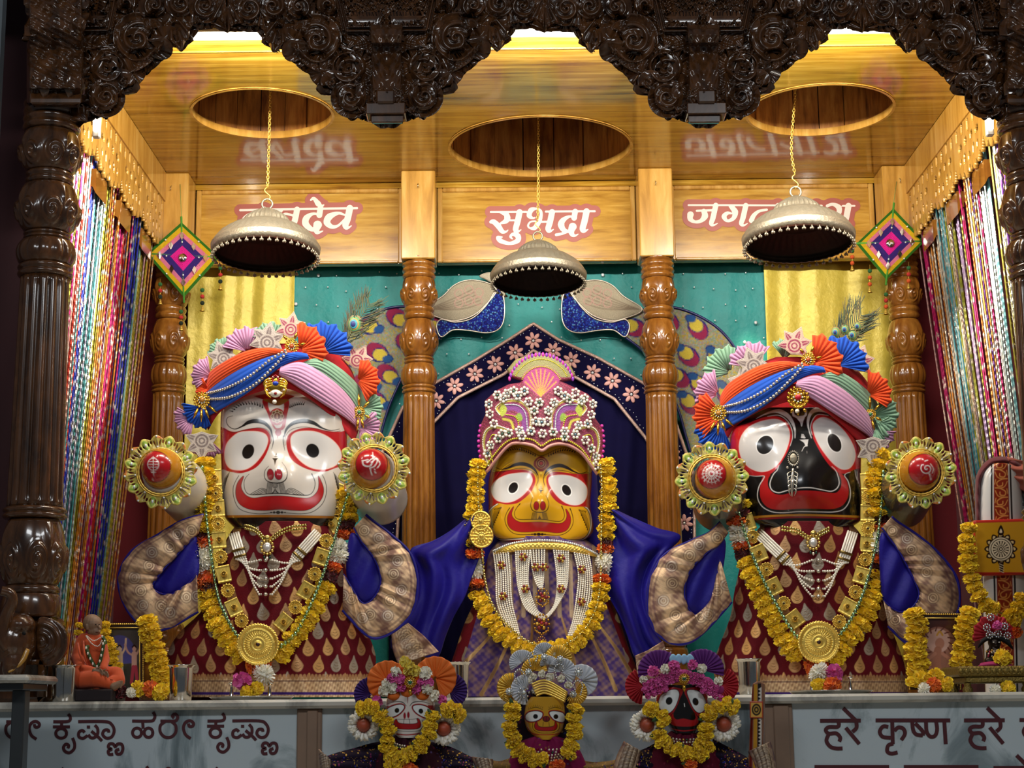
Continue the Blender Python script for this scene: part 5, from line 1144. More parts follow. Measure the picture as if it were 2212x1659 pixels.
EMB = {
 'mace': [([(12*math.cos(a)-4, 13*math.sin(a)-5) for a in np.linspace(0, 6.28, 14)], 1.6), ([(-4, -22), (-4, 30)], 1.6), ([(-16, -5), (8, -5)], 1.4), ([(-14, -11), (6, -11)], 1.3), ([(-14, 1), (6, 1)], 1.3), ([(-8, 12), (0, 12)], 2.4), ([(-7, -19), (-1, -19)], 2)],
 'plough': [([(-20, -8), (-17, 2), (-4, 4), (2, -6), (8, -12)], 3), ([(-18, -8), (-8, -10)], 2.4), ([(-10, -4), (4, -14), (12, -8), (6, 4), (-4, 8)], 2.4), ([(-4, 8), (0, 20), (3, 26)], [3, 2.4, 1]), ([(2, -26), (3, -12)], [1, 3]), ([(10, -12), (18, -2), (12, 8)], 2.2), ([(6, 10), (8, 20)], 2)],
 'wheel': [([(r*math.cos(a), r*math.sin(a)-1) for a in np.linspace(0, 6.28, 18)], w_) for r, w_ in ((19, 1.4), (12, 1.6), (5, 2.4))]+[([(6*math.cos(a), 6*math.sin(a)-1), (23*math.cos(a), 23*math.sin(a)-1)], 1.4) for a in np.linspace(0, 6.28, 17)[:-1]],
 'conch': [([(4*math.cos(a)*a/3+6, 4*math.sin(a)*a/3-2) for a in np.linspace(.5, 10, 26)], 2.2), ([(12, 10), (15, 18), (14, 26)], [3, 2, .8]), ([(2, -18), (8, -20)], 2), ([(14, -12), (20, -2), (18, 8)], 1.6)],
}
def filigree(lab, cx, cy, R, Y, seed):
    t = thing('filigree_ring', lab, 'ornament', P(cx, cy, Y)); n = 8; r = np.random.default_rng(seed); ph = r.uniform(0, 1)
    def f(q):
        d = q-[cx, cy]; rr = np.hypot(d[:, 0], d[:, 1]); a = np.arctan2(d[:, 1], d[:, 0])+ph
        out = R*(.93+.065*np.abs(np.cos(a*n))**.6+.03*np.cos(a*n*2))
        sd = np.maximum(rr-out, R*.60-rr)
        for k in range(n*2):
            b = (k+.5)*PI/n-ph; c = np.array([math.cos(b), math.sin(b)]); hx = d-c*R*.84; u = hx @ c; v = hx @ np.array([-c[1], c[0]])
            sd = np.maximum(sd, (1-np.sqrt((u/(R*.055))**2+(v/(R*.03))**2))*R*.03)
            for sg in (-1, 1): uu, vv = u+R*.03, v-sg*R*.085; sd = np.maximum(sd, (1-np.sqrt((uu/(R*.07))**2+(vv/(R*.022))**2))*R*.022)
        return sd
    def pf(p):
        for k in range(n):
            b = k*2*PI/n-ph; c = np.array([math.cos(b), math.sin(b)]); s = np.array([-c[1], c[0]]); o = np.array([cx, cy])
            L = lambda rr, ss: tuple(o+c*R*rr+s*R*ss)
            p.fill([L(.68, 0), L(.78, .13), L(.92, .10), L(1.02, 0), L(.92, -.10), L(.78, -.13)], '#d8cf62'); p.fill([L(.70, 0), L(.79, .10), L(.90, .075), L(.98, 0), L(.90, -.075), L(.79, -.10)], '#8fae3c'); p.fill([L(.76, 0), L(.82, .05), L(.9, 0), L(.82, -.05)], '#cfe08a')
            b2 = b+PI/n; c = np.array([math.cos(b2), math.sin(b2)]); s = np.array([-c[1], c[0]])
            for a in (-.1, 0, .1): p.line([L(.68, a*.3), L(.80, a*.8), L(.90, a*1.2)], [1, 3.4, 1], '#4a2c26')
            p.fill([L(.90, .16), L(.98, .10), L(1.0, -.04), L(.95, .02)], '#c8702a'); p.fill([L(.72, .2), L(.8, .22), L(.84, .13), L(.76, .13)], '#a9a03a')
    g = G(); fieldplate(g, f, cx-R*1.1, cx+R*1.1, cy-R*1.1, cy+R*1.1, 1.0, Y, .003, col='#b5a348', dep=lambda px, sd: .003*np.sqrt(np.clip(-sd/5, 0, 1)), paint=pf); g.build('openwork', MT['enamel'], t)
    for rr, w in ((.60, .004), (.655, .0025)):
        g = G(); a = np.linspace(0, 2*PI, 60, endpoint=False); tube(g, PP(np.stack([cx+R*rr*np.cos(a), cy+R*rr*np.sin(a)], 1), Y-.008), w*(1+.25*np.cos(np.arange(60)*PI)), 7, True); g.build('beaded_rim', MT['gold'], t)
    g = G()
    for k in range(n):
        b = k*2*PI/n-ph; sph(g, P(cx+R*.83*math.cos(b), cy+R*.83*math.sin(b), Y-.011), (.0042, .003, .006), 8, 6)
        b += PI/n; sph(g, P(cx+R*.99*math.cos(b), cy+R*.99*math.sin(b), Y-.007), .0042, 7, 5); sph(g, P(cx+R*.70*math.cos(b), cy+R*.70*math.sin(b), Y-.008), .0036, 7, 5)
    g.build('stones', MT['sequin'], t); return t
MT['enamel'] = mat('enamelled_filigree', rough=.4, attr=True, vary=.12, vs=120, coat=.2)
def brocade(p):
    """gold brocade sash: T runs along, S across; px positions available"""
    r = np.random.default_rng(4); q = p.px; n = np.zeros(len(q))
    for k in range(5): a = r.uniform(0, 6.28); f = (.09, .16, .28, .5, .8)[k]; n += np.sin(q[:, 0]*f*math.cos(a)+q[:, 1]*f*math.sin(a)+r.uniform(0, 6))/(1+k*.35)
    m = np.clip(.5+n*.33, 0, 1)[:, None]; p.C[:] = lin('#86665a', .35)*(1-m)+lin('#e2c29c', .45)*m
    Tn = p.Q[:, 0]
    for j, t0 in enumerate(np.arange(.06, 1, .085)):          # woven rosettes along the border
        i0 = np.argmin(np.abs(Tn-t0)+np.abs(p.Q[:, 1]-(.42 if j % 2 else .62))*.6); d = np.hypot(*(q-q[i0]).T); R = 15
        w = (np.clip((R-d)/2, 0, 1)*(.5+.5*np.cos(d*1.25)))[:, None]; p.C[:] = p.C*(1-w*.75)+lin(('#efd8b4', '#cfc4b4')[j % 2], .7)*w*.75
        w = (np.clip((R-d)/2, 0, 1)*(.5-.5*np.cos(d*1.25))*.6)[:, None]; p.C[:] = p.C*(1-w)+lin('#6a4a40', .4)*w
    S = p.Q[:, 1]; e = ((S < .09) | ((S > .15) & (S < .2)) | (S > .93)); p.C[e] = p.C[e]*.55+lin('#5a3a4a', .5)*.45
def cuff(idol, outer, inner, blue, Y, seed, np_=10):
    r = np.random.default_rng(seed); ph = r.uniform(0, 6)
    def dep(Tt, S): return .020*np.sin(S*PI)**.7+.014*(np.abs(((Tt*np_+.3*np.sin(Tt*20+ph)) % 1)-.5)*2-.5)*(.4+.6*S)*np.clip(Tt*5, 0, 1)
    g = G(); loft(g, outer, inner, Y, 260, 60, dep, col='#a08060', paint=brocade); o = g.build('brocade_sash', MT['zari'], idol, solid=.004)
    g = G(); e = resample(cat(outer, 8), 120); tube(g, PP(e, Y-.002), .0052, 8); e = resample(cat(inner, 8), 120); tube(g, PP(e, Y-.004), .003, 6); g.build('blue_edging', MT['bluesilk'], o)
    g = G(); plate(g, blue, Y+.014, .006, .015, 30, 5, dep=lambda v: .006*np.sin(v[:, 0]*.12+v[:, 1]*.05+seed)); g.build('blue_lining', MT['bluesilk'], o)
MT['bluesilk'] = mat('royal_blue_silk', '#110678', rough=.5, vary=.25, vs=9, sheen=.04, spec=.3, bump=.12, bs=60)
def robe(idol, body, seed, hem, rightfold=None):
    body.fold = folds(seed, .011)
    def pr(p):
        drop_motif(p, 200, 2100, 1140, 1480, seed)
        y0 = hem
        m = p.Q[:, 1] > y0; r = np.random.default_rng(seed); q = p.Q
        n = np.sin(q[:, 0]*.35)*np.sin(q[:, 1]*.5)+.6*np.sin(q[:, 0]*.9+q[:, 1]*.3)
        k = np.clip(.5+.4*n, 0, 1)[:, None]; C = lin('#a07a5c', .45)*(1-k)+lin('#e6c79c', .6)*k; p.C[m] = C[m]
        for x in np.arange(200, 2100, 9): p.ell(x, y0, 4, 6, '#b98c62', metal=.7)
        p.line([(200, y0+9), (2100, y0+9)], 2, '#4a2430'); p.line([(200, 1498), (2100, 1498)], 6, '#3a1f6e')
    g = G(); body.mesh(g, 320, 40, 300, '#5e0b17', uvpaint=pr); o = g.build('robe', MT['zari'], idol); return o
def idol_root(lab, c, Y):
    p = P(*c, Y); p[2] = ALT; return thing('deity_statue', lab, 'statue', p)
# ---- white faced deity (left) and black faced deity (right)
IW = idol_root('large white faced wooden deity with a striped turban and red grinning mouth', (605, 1500), 6.0)
IB = idol_root('large black faced wooden deity with round white eyes and a striped turban', (1740, 1497), 6.0)
IY = idol_root('large yellow faced wooden deity under the middle umbrella, draped in blue', (1170, 1500), 6.3)
HW = Body([(828, 505, 715), (850, 488, 738), (880, 478, 748), (940, 476, 750), (1010, 478, 748), (1070, 480, 744), (1110, 484, 738), (1124, 490, 730), (1140, 505, 715)], 6.0, .15, .17, 4.2, 2.4)
HW.bump = [(605, 812, 220, 52, -.06), (601, 1040, 46, 60, .045), (600, 1020, 24, 30, .02), (538, 985, 40, 34, -.012), (672, 985, 40, 34, -.012), (601, 1098, 90, 26, .012)]
HB = Body([(880, 1612, 1830), (905, 1590, 1848), (940, 1577, 1856), (985, 1578, 1860), (1012, 1588, 1860), (1040, 1602, 1860), (1080, 1611, 1861), (1110, 1616, 1861), (1126, 1622, 1858), (1142, 1650, 1835)], 6.0, .15, .17, 4.2, 2.4)
HB.bump = [(1725, 870, 220, 44, -.05), (1730, 1035, 60, 60, .05), (1650, 962, 48, 44, .012), (1802, 962, 42, 50, .012), (1735, 1075, 100, 34, .014)]
HY = Body([(945, 1100, 1245), (962, 1080, 1262), (1000, 1064, 1278), (1040, 1055, 1279), (1085, 1055, 1276), (1110, 1055, 1278), (1140, 1057, 1283), (1158, 1066, 1276), (1172, 1090, 1252)], 6.3, .14, .16, 4.2, 2.4)
HY.bump = [(1168, 1085, 36, 46, .04), (1105, 1058, 38, 28, -.01), (1225, 1062, 38, 28, -.01)]
for h, root, f, base in ((HW, IW, white_face, '#c4bcb3'), (HB, IB, black_face, '#100d0c'), (HY, IY, yellow_face, '#7a1218')):
    g = G(); h.mesh(g, 430, 40, 430, base, paint=f); g.build('painted_head', MT['paint'], root)
RW = Body([(1126, 520, 712), (1150, 498, 735), (1200, 475, 748), (1270, 462, 752), (1320, 435, 765), (1370, 385, 795), (1420, 362, 812), (1470, 395, 806), (1506, 402, 812)], 6.0, .17, .16, 2.4, 2.2)
RB = Body([(1126, 1655, 1832), (1150, 1632, 1856), (1200, 1606, 1882), (1270, 1588, 1902), (1330, 1578, 1915), (1390, 1556, 1938), (1440, 1540, 1955), (1500, 1556, 1962)], 6.0, .17, .16, 2.4, 2.2)
robe(IW, RW, 3, 1462); robe(IB, RB, 11, 1464)
hand_arm(IW, None, (352, 1014), (335, 1008, 33), (418, 1080), 5.70, 6.04, 56, '#c9c2b8', EMB['mace']); hand_arm(IW, None, (800, 1014), (803, 1003, 34), (822, 1078), 5.70, 6.04, 56, '#c9c2b8', EMB['plough'])
hand_arm(IB, None, (1545, 1036), (1537, 1024, 31), (1556, 1092), 5.70, 6.04, 56, '#5a5450', EMB['wheel']); hand_arm(IB, None, (1984, 1021), (1996, 1014, 33), (1945, 1085), 5.70, 6.04, 56, '#4a4440', EMB['conch'])
filigree('green and gold filigree ring round the white faced deity hand with the mace emblem', 347, 1020, 79, 5.69, 1); filigree('green and gold filigree ring round the white faced deity hand with the white plough emblem', 808, 1012, 78, 5.69, 2)
filigree('green and gold filigree ring round the black faced deity hand with the wheel emblem', 1538, 1034, 79, 5.69, 3); filigree('green and gold filigree ring round the black faced deity hand with the conch emblem', 1989, 1021, 77, 5.69, 4)
cuff(IW, [(440, 1112), (393, 1125), (340, 1156), (285, 1190), (257, 1241), (263, 1292), (292, 1340), (333, 1360), (370, 1354), (428, 1321)], [(428, 1150), (412, 1166), (384, 1197), (351, 1233), (329, 1266), (344, 1281), (369, 1284), (391, 1272), (410, 1258), (426, 1240)], [(424, 1160), (384, 1192), (351, 1230), (326, 1268), (346, 1286), (372, 1288), (400, 1272), (428, 1240)], 5.86, 1)
cuff(IW, [(790, 1112), (808, 1127), (846, 1156), (887, 1197), (902, 1255), (894, 1314), (868, 1351), (821, 1378), (788, 1369), (740, 1318)], [(764, 1140), (780, 1168), (808, 1206), (822, 1244), (818, 1274), (803, 1296), (788, 1304), (776, 1296), (766, 1280), (742, 1240)], [(756, 1155), (780, 1165), (812, 1206), (826, 1246), (818, 1280), (790, 1306), (770, 1290), (748, 1240)], 5.86, 2)
cuff(IB, [(1556, 1128), (1530, 1152), (1493, 1168), (1436, 1198), (1406, 1250), (1399, 1307), (1414, 1360), (1448, 1388), (1489, 1388), (1530, 1356), (1580, 1300)], [(1572, 1150), (1552, 1176), (1530, 1192), (1497, 1224), (1480, 1262), (1482, 1303), (1500, 1328), (1519, 1318), (1540, 1290), (1546, 1260), (1556, 1210)], [(1566, 1165), (1530, 1188), (1495, 1222), (1477, 1262), (1480, 1306), (1500, 1332), (1522, 1322), (1546, 1288), (1562, 1230)], 5.86, 3)
cuff(IB, [(1926, 1116), (1940, 1128), (1982, 1156), (2027, 1194), (2064, 1243), (2073, 1288), (2066, 1330), (2040, 1372), (2000, 1392), (1960, 1390), (1918, 1352)], [(1905, 1140), (1918, 1158), (1944, 1194), (1970, 1243), (1985, 1280), (1978, 1303), (1962, 1318), (1946, 1322), (1930, 1316), (1918, 1306), (1908, 1296)], [(1906, 1150), (1944, 1192), (1972, 1243), (1990, 1282), (1966, 1324), (1930, 1322), (1908, 1300), (1900, 1220)], 5.86, 4)
# ---- yellow faced deity: gown, shawl, hood
RY = Body([(1158, 1092, 1252), (1185, 1062, 1290), (1230, 1046, 1306), (1290, 1028, 1320), (1350, 1002, 1342), (1410, 982, 1362), (1460, 966, 1382), (1505, 958, 1388)], 6.3, .15, .14, 2.4, 2.2)
RY.fold = folds(21, .016, 9)
def gown(p):
    drop_motif(p, 700, 1600, 1190, 1500, 5, px=56, py=46)
    p.fill([(1060, 1150), (1290, 1150), (1300, 1280), (1345, 1400), (1385, 1520), (965, 1520), (1010, 1400), (1045, 1280)], '#46326e', smooth=False)
    q = p.Q; n = np.sin(q[:, 0]*.16+np.sin(q[:, 1]*.11)*1.5)*np.sin(q[:, 1]*.15+np.sin(q[:, 0]*.09)*1.5)+.35*np.sin(q[:, 0]*.45-q[:, 1]*.4)+.3*np.sin(q[:, 0]*.37+q[:, 1]*.5)
    ins = sdf(q, [(1060, 1150), (1290, 1150), (1300, 1280), (1345, 1400), (1385, 1520), (965, 1520), (1010, 1400), (1045, 1280)]) < 0
    k = (np.clip(.35+n*.5, 0, 1)*.65)[:, None]; c = p.C*(1-k)+lin('#a8866c', .5)*k; p.C[ins] = c[ins]
    for a, b in (((1120, 1330), (1040, 1500)), ((1092, 1330), (985, 1450)), ((1245, 1320), (1330, 1490)), ((1212, 1330), (1250, 1500)), ((1270, 1320), (1372, 1470)), ((1150, 1330), (1130, 1500))): p.line([a, ((a[0]+b[0])/2+6, (a[1]+b[1])/2), b], [3, 7, 9], '#c09a68', metal=.75)
    for x in range(1075, 1290, 26): p.line([(x, 1180), (x+4, 1330)], 9, '#b39a80', metal=.4)
g = G(); RY.mesh(g, 320, 40, 300, '#5e0b17', uvpaint=None, paint=gown); g.build('robe', MT['zari'], IY)
HOOD = Body([(880, 1120, 1225), (920, 1075, 1265), (980, 1050, 1284), (1040, 1044, 1290), (1110, 1040, 1294), (1180, 1030, 1305), (1240, 1030, 1310)], 6.40, .12, .10, 2.6, 2.2)
g = G(); HOOD.mesh(g, 80, 24, 60, '#14088c'); g.build('hood', MT['bluesilk'], IY)
def shawl(L, Rr, Yf, seed): 
    r = np.random.default_rng(seed); ph = r.uniform(0, 6, 3)
    g = G(); loft(g, L, Rr, Yf, 90, 50, lambda Tt, S: .012*np.sin(S*9+Tt*5+ph[0])+.008*np.sin(S*17-Tt*7+ph[1])+.03*np.sin(S*PI)); return g.build('blue_shawl', MT['bluesilk'], IY, solid=.004)
shawl([(1012, 1118), (975, 1146), (935, 1168), (887, 1187), (902, 1226), (901, 1278), (884, 1322), (848, 1376), (846, 1400)], [(1034, 1108), (1040, 1150), (1036, 1200), (1018, 1250), (1004, 1290), (980, 1330), (962, 1372), (950, 1410), (940, 1424)], 6.2, 1)
shawl([(1305, 1098), (1308, 1150), (1306, 1200), (1308, 1250), (1316, 1290), (1338, 1330), (1356, 1372), (1368, 1410), (1376, 1424)], [(1331, 1103), (1370, 1120), (1420, 1142), (1470, 1160), (1426, 1205), (1400, 1260), (1398, 1310), (1412, 1362), (1436, 1396)], 6.2, 2)
for A, B in (([(846, 1372), (848, 1402), (860, 1436)], [(882, 1346), (916, 1374), (948, 1408)]), ([(1372, 1416), (1400, 1404), (1432, 1384)], [(1378, 1470), (1410, 1466), (1450, 1440)])):
    g = G(); loft(g, A, B, 6.115, 60, 24, lambda Tt, S: .006*np.sin(Tt*14), col='#a08060', paint=brocade); g.build('shawl_border', MT['zari'], IY, solid=.003)
# ================================================================== turbans, crown, garlands and jewellery
COLS = {'mint': '#83a88c', 'pink': '#c592b4', 'orange': '#e4501c', 'blue': '#1550b8', 'red': '#b3141f'}
def shade_mat(nm, col): return MT.setdefault(nm, mat(nm, col, rough=.7, vary=.1, vs=30, sheen=.12, bump=.1, bs=300, spec=.25))
FAB = {k: shade_mat('turban_'+k, v) for k, v in COLS.items()}
def pleat_fan(g, cx, cy, R, ang, spread, Y, n=14, cup=.03, amp=.008, r0=.12, rag=.06, seed=0):
    """pleated cloth rosette opening from (cx,cy) towards ang (deg, 0 = right, 90 = up)"""
    r = np.random.default_rng(seed); m = n*6+1; q = 14; k = Y/FPX
    a = np.radians(ang+np.linspace(-spread, spread, m)); zz = np.abs(((np.arange(m)/6) % 1)-.5)*2
    R *= 1.12; rag = rag*2 if rag else 0
    rad = np.linspace(r0, 1, q); V = []; rg = 1-rag*np.abs(np.sin(np.arange(m)*.21+seed))-.03*zz
    PXs = []; Ys = []
    for f in rad:
        PXs.append(np.stack([cx+R*f*rg*np.cos(a), cy-R*f*rg*np.sin(a)], 1)); Ys.append(Y-cup*math.sin(f*2.2)-amp*(zz-.5)*2*min(1, f*1.6)+.006*np.sin(a*3+seed))
    g.add(PP(np.vstack(PXs), np.hstack(Ys)), quads(m, q)); return g
def lotus_patch(parent, cx, cy, R, ang, Y, base, edge, name='lotus_patch'):
    a0 = math.radians(ang)
    def pt(r, t): return (cx+R*r*math.cos(a0+t), cy-R*r*math.sin(a0+t))
    out = [pt(.5, PI), pt(.55, 2.3), pt(.95, 1.9), pt(.62, 1.35), pt(1.0, .95), pt(.7, .5), pt(1.12, 0), pt(.7, -.5), pt(1.0, -.95), pt(.62, -1.35), pt(.95, -1.9), pt(.55, -2.3)]
    def pf(p):
        for t in (1.9, .95, 0, -.95, -1.9): p.fill([pt(.35, t-.3), pt(.62, t-.18), pt(.84, t), pt(.62, t+.18), pt(.35, t+.3)], base); p.line([pt(.45, t), pt(.75, t)], 1.2, edge)
        for rr, c in ((.44, edge), (.36, base), (.26, edge), (.18, base), (.1, edge)): p.ell(cx, cy, R*rr, R*rr, c)
    g = G(); plate(g, out, Y, .003, .004, 5, 1.6, col=edge, paint=pf, smooth=False); o = g.build(name, MT['patch'], parent)
    g = G(); beads(g, PP(np.array(out+out[:1], float)*.96+np.array([cx, cy])*.04, Y-.004), .0011, 2.6, nu=5, nv=4); g.build('bead_trim', MT['pearl'], o)
MT['patch'] = mat('embroidered_patch', rough=.5, attr=True, vary=.25, vs=200, bump=.4, bs=300)
def brooch(parent, cx, cy, R, Y, stone='#b01828', leafc=None):
    g = G(); k = Y/FPX; gold = lin('#d9ab3e', .95)
    for ring_, n, rs in ((.95, 16, .16), (.62, 11, .15)):
        for i in range(n):
            a = i*2*PI/n; sph(g, P(cx+R*ring_*math.cos(a), cy+R*ring_*math.sin(a), Y-.006-.006*(1-ring_)), (R*rs*k, R*rs*k*.7, R*rs*k), 7, 5, col=gold)
        a = np.linspace(0, 2*PI, 30, endpoint=False); tube(g, PP(np.stack([cx+R*(ring_-.16)*np.cos(a), cy+R*(ring_-.16)*np.sin(a)], 1), Y-.006), R*.06*k, 5, True, col=gold)
    sph(g, P(cx, cy, Y-.004), (R*.75*k, .006, R*.75*k), 16, 8, col=lin('#b8862c', .95)); sph(g, P(cx, cy, Y-.010), (R*.3*k, .006, R*.3*k), 12, 8, col=lin(stone, .1))
    for i in range(8): a = i*PI/4; sph(g, P(cx+R*.42*math.cos(a), cy+R*.42*math.sin(a), Y-.011), R*.09*k, 6, 4, col=lin('#eef2ee', .2))
    if leafc:
        for a, L in leafc:
            c = np.array([cx+R*math.cos(a)*1.2, cy+R*math.sin(a)*1.2]); d = np.array([math.cos(a), math.sin(a)]); tube(g, PP([c, c+d*L*.5, c+d*L], Y-.008), [.004, .006, .001], 6, col=gold)
    g.build('brooch', MT['goldatt'], parent)
def feather(parent, base, tip, spread, Y, eye, seed=1, eyes=None):
    r = np.random.default_rng(seed); b = np.array(base, float); t = np.array(tip, float)
    g = G(); ax = cat([b, (b+t)/2+[-3, 2], t], 10); tube(g, PP(ax, Y), [.0022, .0006], 5, col='#a89a5a')
    for i in range(230):
        f = r.uniform(.06, 1.0); c = ax[int(f*(len(ax)-1))]; d = (t-b)/np.linalg.norm(t-b); n = np.array([-d[1], d[0]]); s = r.choice([-1, 1])
        L = spread*(.35+.75*math.sin(PI*min(f*.75+.12, 1)))*r.uniform(.6, 1.1); p1 = c+d*L*.45+n*s*L*.4; p2 = c+d*L*.95+n*s*L*.7+r.uniform(-9, 9, 2)
        cl = ('#3f4a1c', '#574f1e', '#2b4224', '#4e3e1c', '#1c3020')[r.integers(5)]
        tube(g, PP(cat([c, p1, p2], 4), Y-r.uniform(0, .02)), [.0019, .0016, .0007], 3, col=cl)
    o = g.build('feather', MT['barb'], parent, smooth=False)
    for (ex, ey, R) in (eyes or [(eye[0], eye[1], eye[2])]):
        g = G()
        for k, (f, c) in enumerate(((1, '#7a6a34'), (.8, '#4f8a4a'), (.62, '#b08a3c'), (.5, '#2c8a9a'), (.32, '#16206a'))): sph(g, P(ex-R*.05*k, ey, Y-.016-.002*k), (R*f*Y/FPX*.9, .004, R*f*Y/FPX*1.1), 14, 8, col=c)
        g.build('feather_eye', MT['barb'], o)
MT['barb'] = mat('feather_barbs', rough=.5, attr=True, vary=.2, vs=60, sheen=.3)
def turban(lab, dx, dy, pend, feath, jag):
    D = lambda q: [(x+dx, y+dy) for x, y in q]; Y0 = 6.0
    t = thing('turban', lab, 'turban', P(600+dx, 850+dy, Y0))
    # padded cap under the wraps
    CAPB = Body([(742+dy, 560+dx, 690+dx), (760+dy, 520+dx, 725+dx), (800+dy, 475+dx, 760+dx), (840+dy, 462+dx, 768+dx), (862+dy, 468+dx, 760+dx)], 6.03, .10, .16, 2.5, 2.2)
    g = G(); CAPB.mesh(g, 60, 30, 40); g.build('cap', FAB['red'], t)
    def Yh(q): u = np.clip((q[:, 0]-608-dx)/175, -1, 1); return 5.835+.21*np.abs(u)**3-0*q[:, 1]
    def wrap(nm, A, B, off, pl, puff, th=.006, seed=0):
        g = G(); loft(g, D(A), D(B), lambda q: Yh(q)-off, 130, 40, lambda Tt, S: puff*np.sin(S*PI)**.6+.0035*np.abs(np.sin(S*PI*pl+np.sin(Tt*5+seed)*.6))*np.clip(Tt*8, .2, 1)*np.clip((1-Tt)*8, .2, 1)); g.build('wrap', FAB[nm], t, solid=th)
    wrap('red', [(438, 905), (465, 868), (510, 836), (560, 812), (598, 800), (640, 806), (690, 838), (735, 880), (775, 930)], [(450, 930), (474, 892), (520, 862), (562, 846), (598, 838), (640, 846), (690, 878), (735, 922), (766, 956)], .0, 2, .012)
    wrap('mint', [(655, 782), (693, 773), (736, 796), (772, 830), (790, 866)], [(640, 792), (690, 806), (735, 838), (765, 872), (780, 912)], .014, 5, .012, seed=2)
    wrap('orange', [(438, 830), (454, 803), (483, 782), (526, 760), (573, 751), (624, 756)], [(441, 858), (464, 836), (508, 806), (558, 781), (602, 767), (636, 765)], .016, 6, .016, seed=1)
    wrap('blue', [(440, 852), (464, 832), (508, 803), (558, 778), (602, 764), (640, 760), (664, 764)], [(448, 900), (492, 876), (538, 847), (577, 816), (613, 790), (646, 778), (668, 776)], .024, 6, .016, seed=3)
    wrap('pink', [(606, 792), (650, 782), (700, 808), (743, 844), (772, 884), (780, 916)], [(602, 810), (646, 838), (700, 874), (742, 900), (768, 920), (776, 926)], .030, 7, .018, seed=4)
    fans = [('mint', 585, 744, 46, 95, 62), ('pink', 535, 760, 52, 112, 58), ('mint', 484, 764, 33, 120, 70), ('pink', 455, 812, 40, 160, 62), ('blue', 694, 762, 64, 55, 62), ('orange', 646, 758, 58, 25, 70), ('orange', 772, 822, 46, 8, 75), ('mint', 783, 882, 42, -8, 72), ('pink', 776, 922, 44, -20, 70), ('blue', 440, 880, 44, 230, 62), ('pink', 420, 900, 42, 205, 55), ('pink', 446, 942, 46, 268, 48), ('orange', 450, 840, 26, 175, 60)]
    if jag: fans = [('pink', 512, 766, 54, 112, 60), ('mint', 462, 776, 56, 140, 62), ('mint', 578, 745, 40, 82, 50), ('pink', 436, 822, 50, 158, 60), ('orange', 446, 868, 62, 178, 52), ('blue', 694, 762, 62, 50, 62), ('orange', 640, 756, 62, 22, 70), ('orange', 758, 824, 50, 28, 62), ('mint', 770, 868, 52, 0, 66), ('mint', 770, 890, 40, -30, 60), ('pink', 772, 902, 44, -60, 60), ('blue', 444, 890, 58, 238, 56), ('mint', 408, 950, 34, 240, 60)]
    for i, (c, x, y, R, a, sp) in enumerate(fans):
        back = y < 770 and c not in ('orange', 'blue') or (c == 'mint' and x < 500)
        Yq = 5.93+.11*min(1, abs((x-608)/175))**2.4+(.035 if back else -.03)-(.03 if c == 'orange' and 600 < x < 700 else 0)
        g = G(); pleat_fan(g, x+dx, y+dy, R, a, sp, Yq, 12, seed=i); g.build('pleated_rosette', FAB[c], t, solid=.003)
    SV, PK = ('#6e5f5c', '#b3a79d'), ('#8a1646', '#c9a894')
    for (x, y, R, a, c) in ((483, 775, 38, 110, SV), (577, 740, 42, 80, SV), (628, 712, 36, 80, PK), (771, 779, 36, 60, PK), (436, 952, 40, -90, SV)) if not jag else ((496, 800, 38, 165, SV), (512, 762, 40, 110, SV), (600, 718, 40, 70, PK), (738, 755, 38, 70, PK), (770, 935, 42, -90, SV)):
        lotus_patch(t, x+dx, y+dy, R, a, 5.90+.10*min(1, abs((x-608)/175))**2.4-(.085 if y > 900 else -.01), *c)
    brooch(t, 630+dx, 748+dy, 15, 5.835, '#b04a28', [(-2.2, 14), (-1.2, 16), (-.2, 14), (1.2, 16), (2.2, 12)])
    brooch(t, 436+dx, 864+dy, 17, 5.925, '#a8702a', [(1.2, 22), (1.6, 28), (2.0, 24), (.7, 24)])
    brooch(t, (776 if not jag else 764)+dx, (890 if not jag else 866)+dy, 12, 5.95, '#3a8a5a', [(1.7, 26), (1.3, 22), (2.3, 18), (-1.6, 26), (-.8, 18), (.5, 14), (2.9, 12)])
    for a, b in (([(447, 850), (490, 838), (540, 812), (580, 780), (616, 757)], 0), ([(447, 862), (495, 858), (548, 832), (588, 795), (618, 763)], 0)):
        q = cat(D(a), 10); g = G(); beads(g, PP(q, Yh(q)-.052), .0060, 2.15, nu=9, nv=6); g.build('pearl_string', MT['silverbead'], t)
    if jag: brooch(t, *pend, 23, 5.80, '#b01828', [(1.57, 12), (1.1, 10), (2.0, 10)])
    x, y = pend; g = G(); gold = lin('#d8a838', .95); Yp = 5.795; k = Yp/FPX
    if not jag: sph(g, P(x, y, Yp), (20*k, .008, 17*k), 18, 10, col=gold)
    for sg in (-1, 1) if not jag else ():
        for j in range(4): tube(g, PP(cat([(x+sg*8, y-14+j*5), (x+sg*(19+j*1), y-12+j*6), (x+sg*(25-j*2), y-2+j*7), (x+sg*(19-j*3), y+9+j*6)], 5), Yp-.006), [.0035, .004, .002], 6, col=gold)
    if not jag:
        tube(g, PP(cat([(x, y-22), (x-7, y-12), (x, y-4), (x+7, y-12)], 5, True), Yp-.008), .0022, 5, True, col=lin('#a8182a', .1))
        sph(g, P(x, y-4, Yp-.010), (7*k, .006, 5*k), 10, 8, col=lin('#1c3aa8' if not jag else '#a8182a', .1)); sph(g, P(x, y+18, Yp-.004), (13*k, .008, 9*k), 14, 8, col=lin('#e4dccc', .4)); sph(g, P(x, y+18, Yp-.012), 3.4*k, 8, 6, col=lin('#7a0c18', .1))
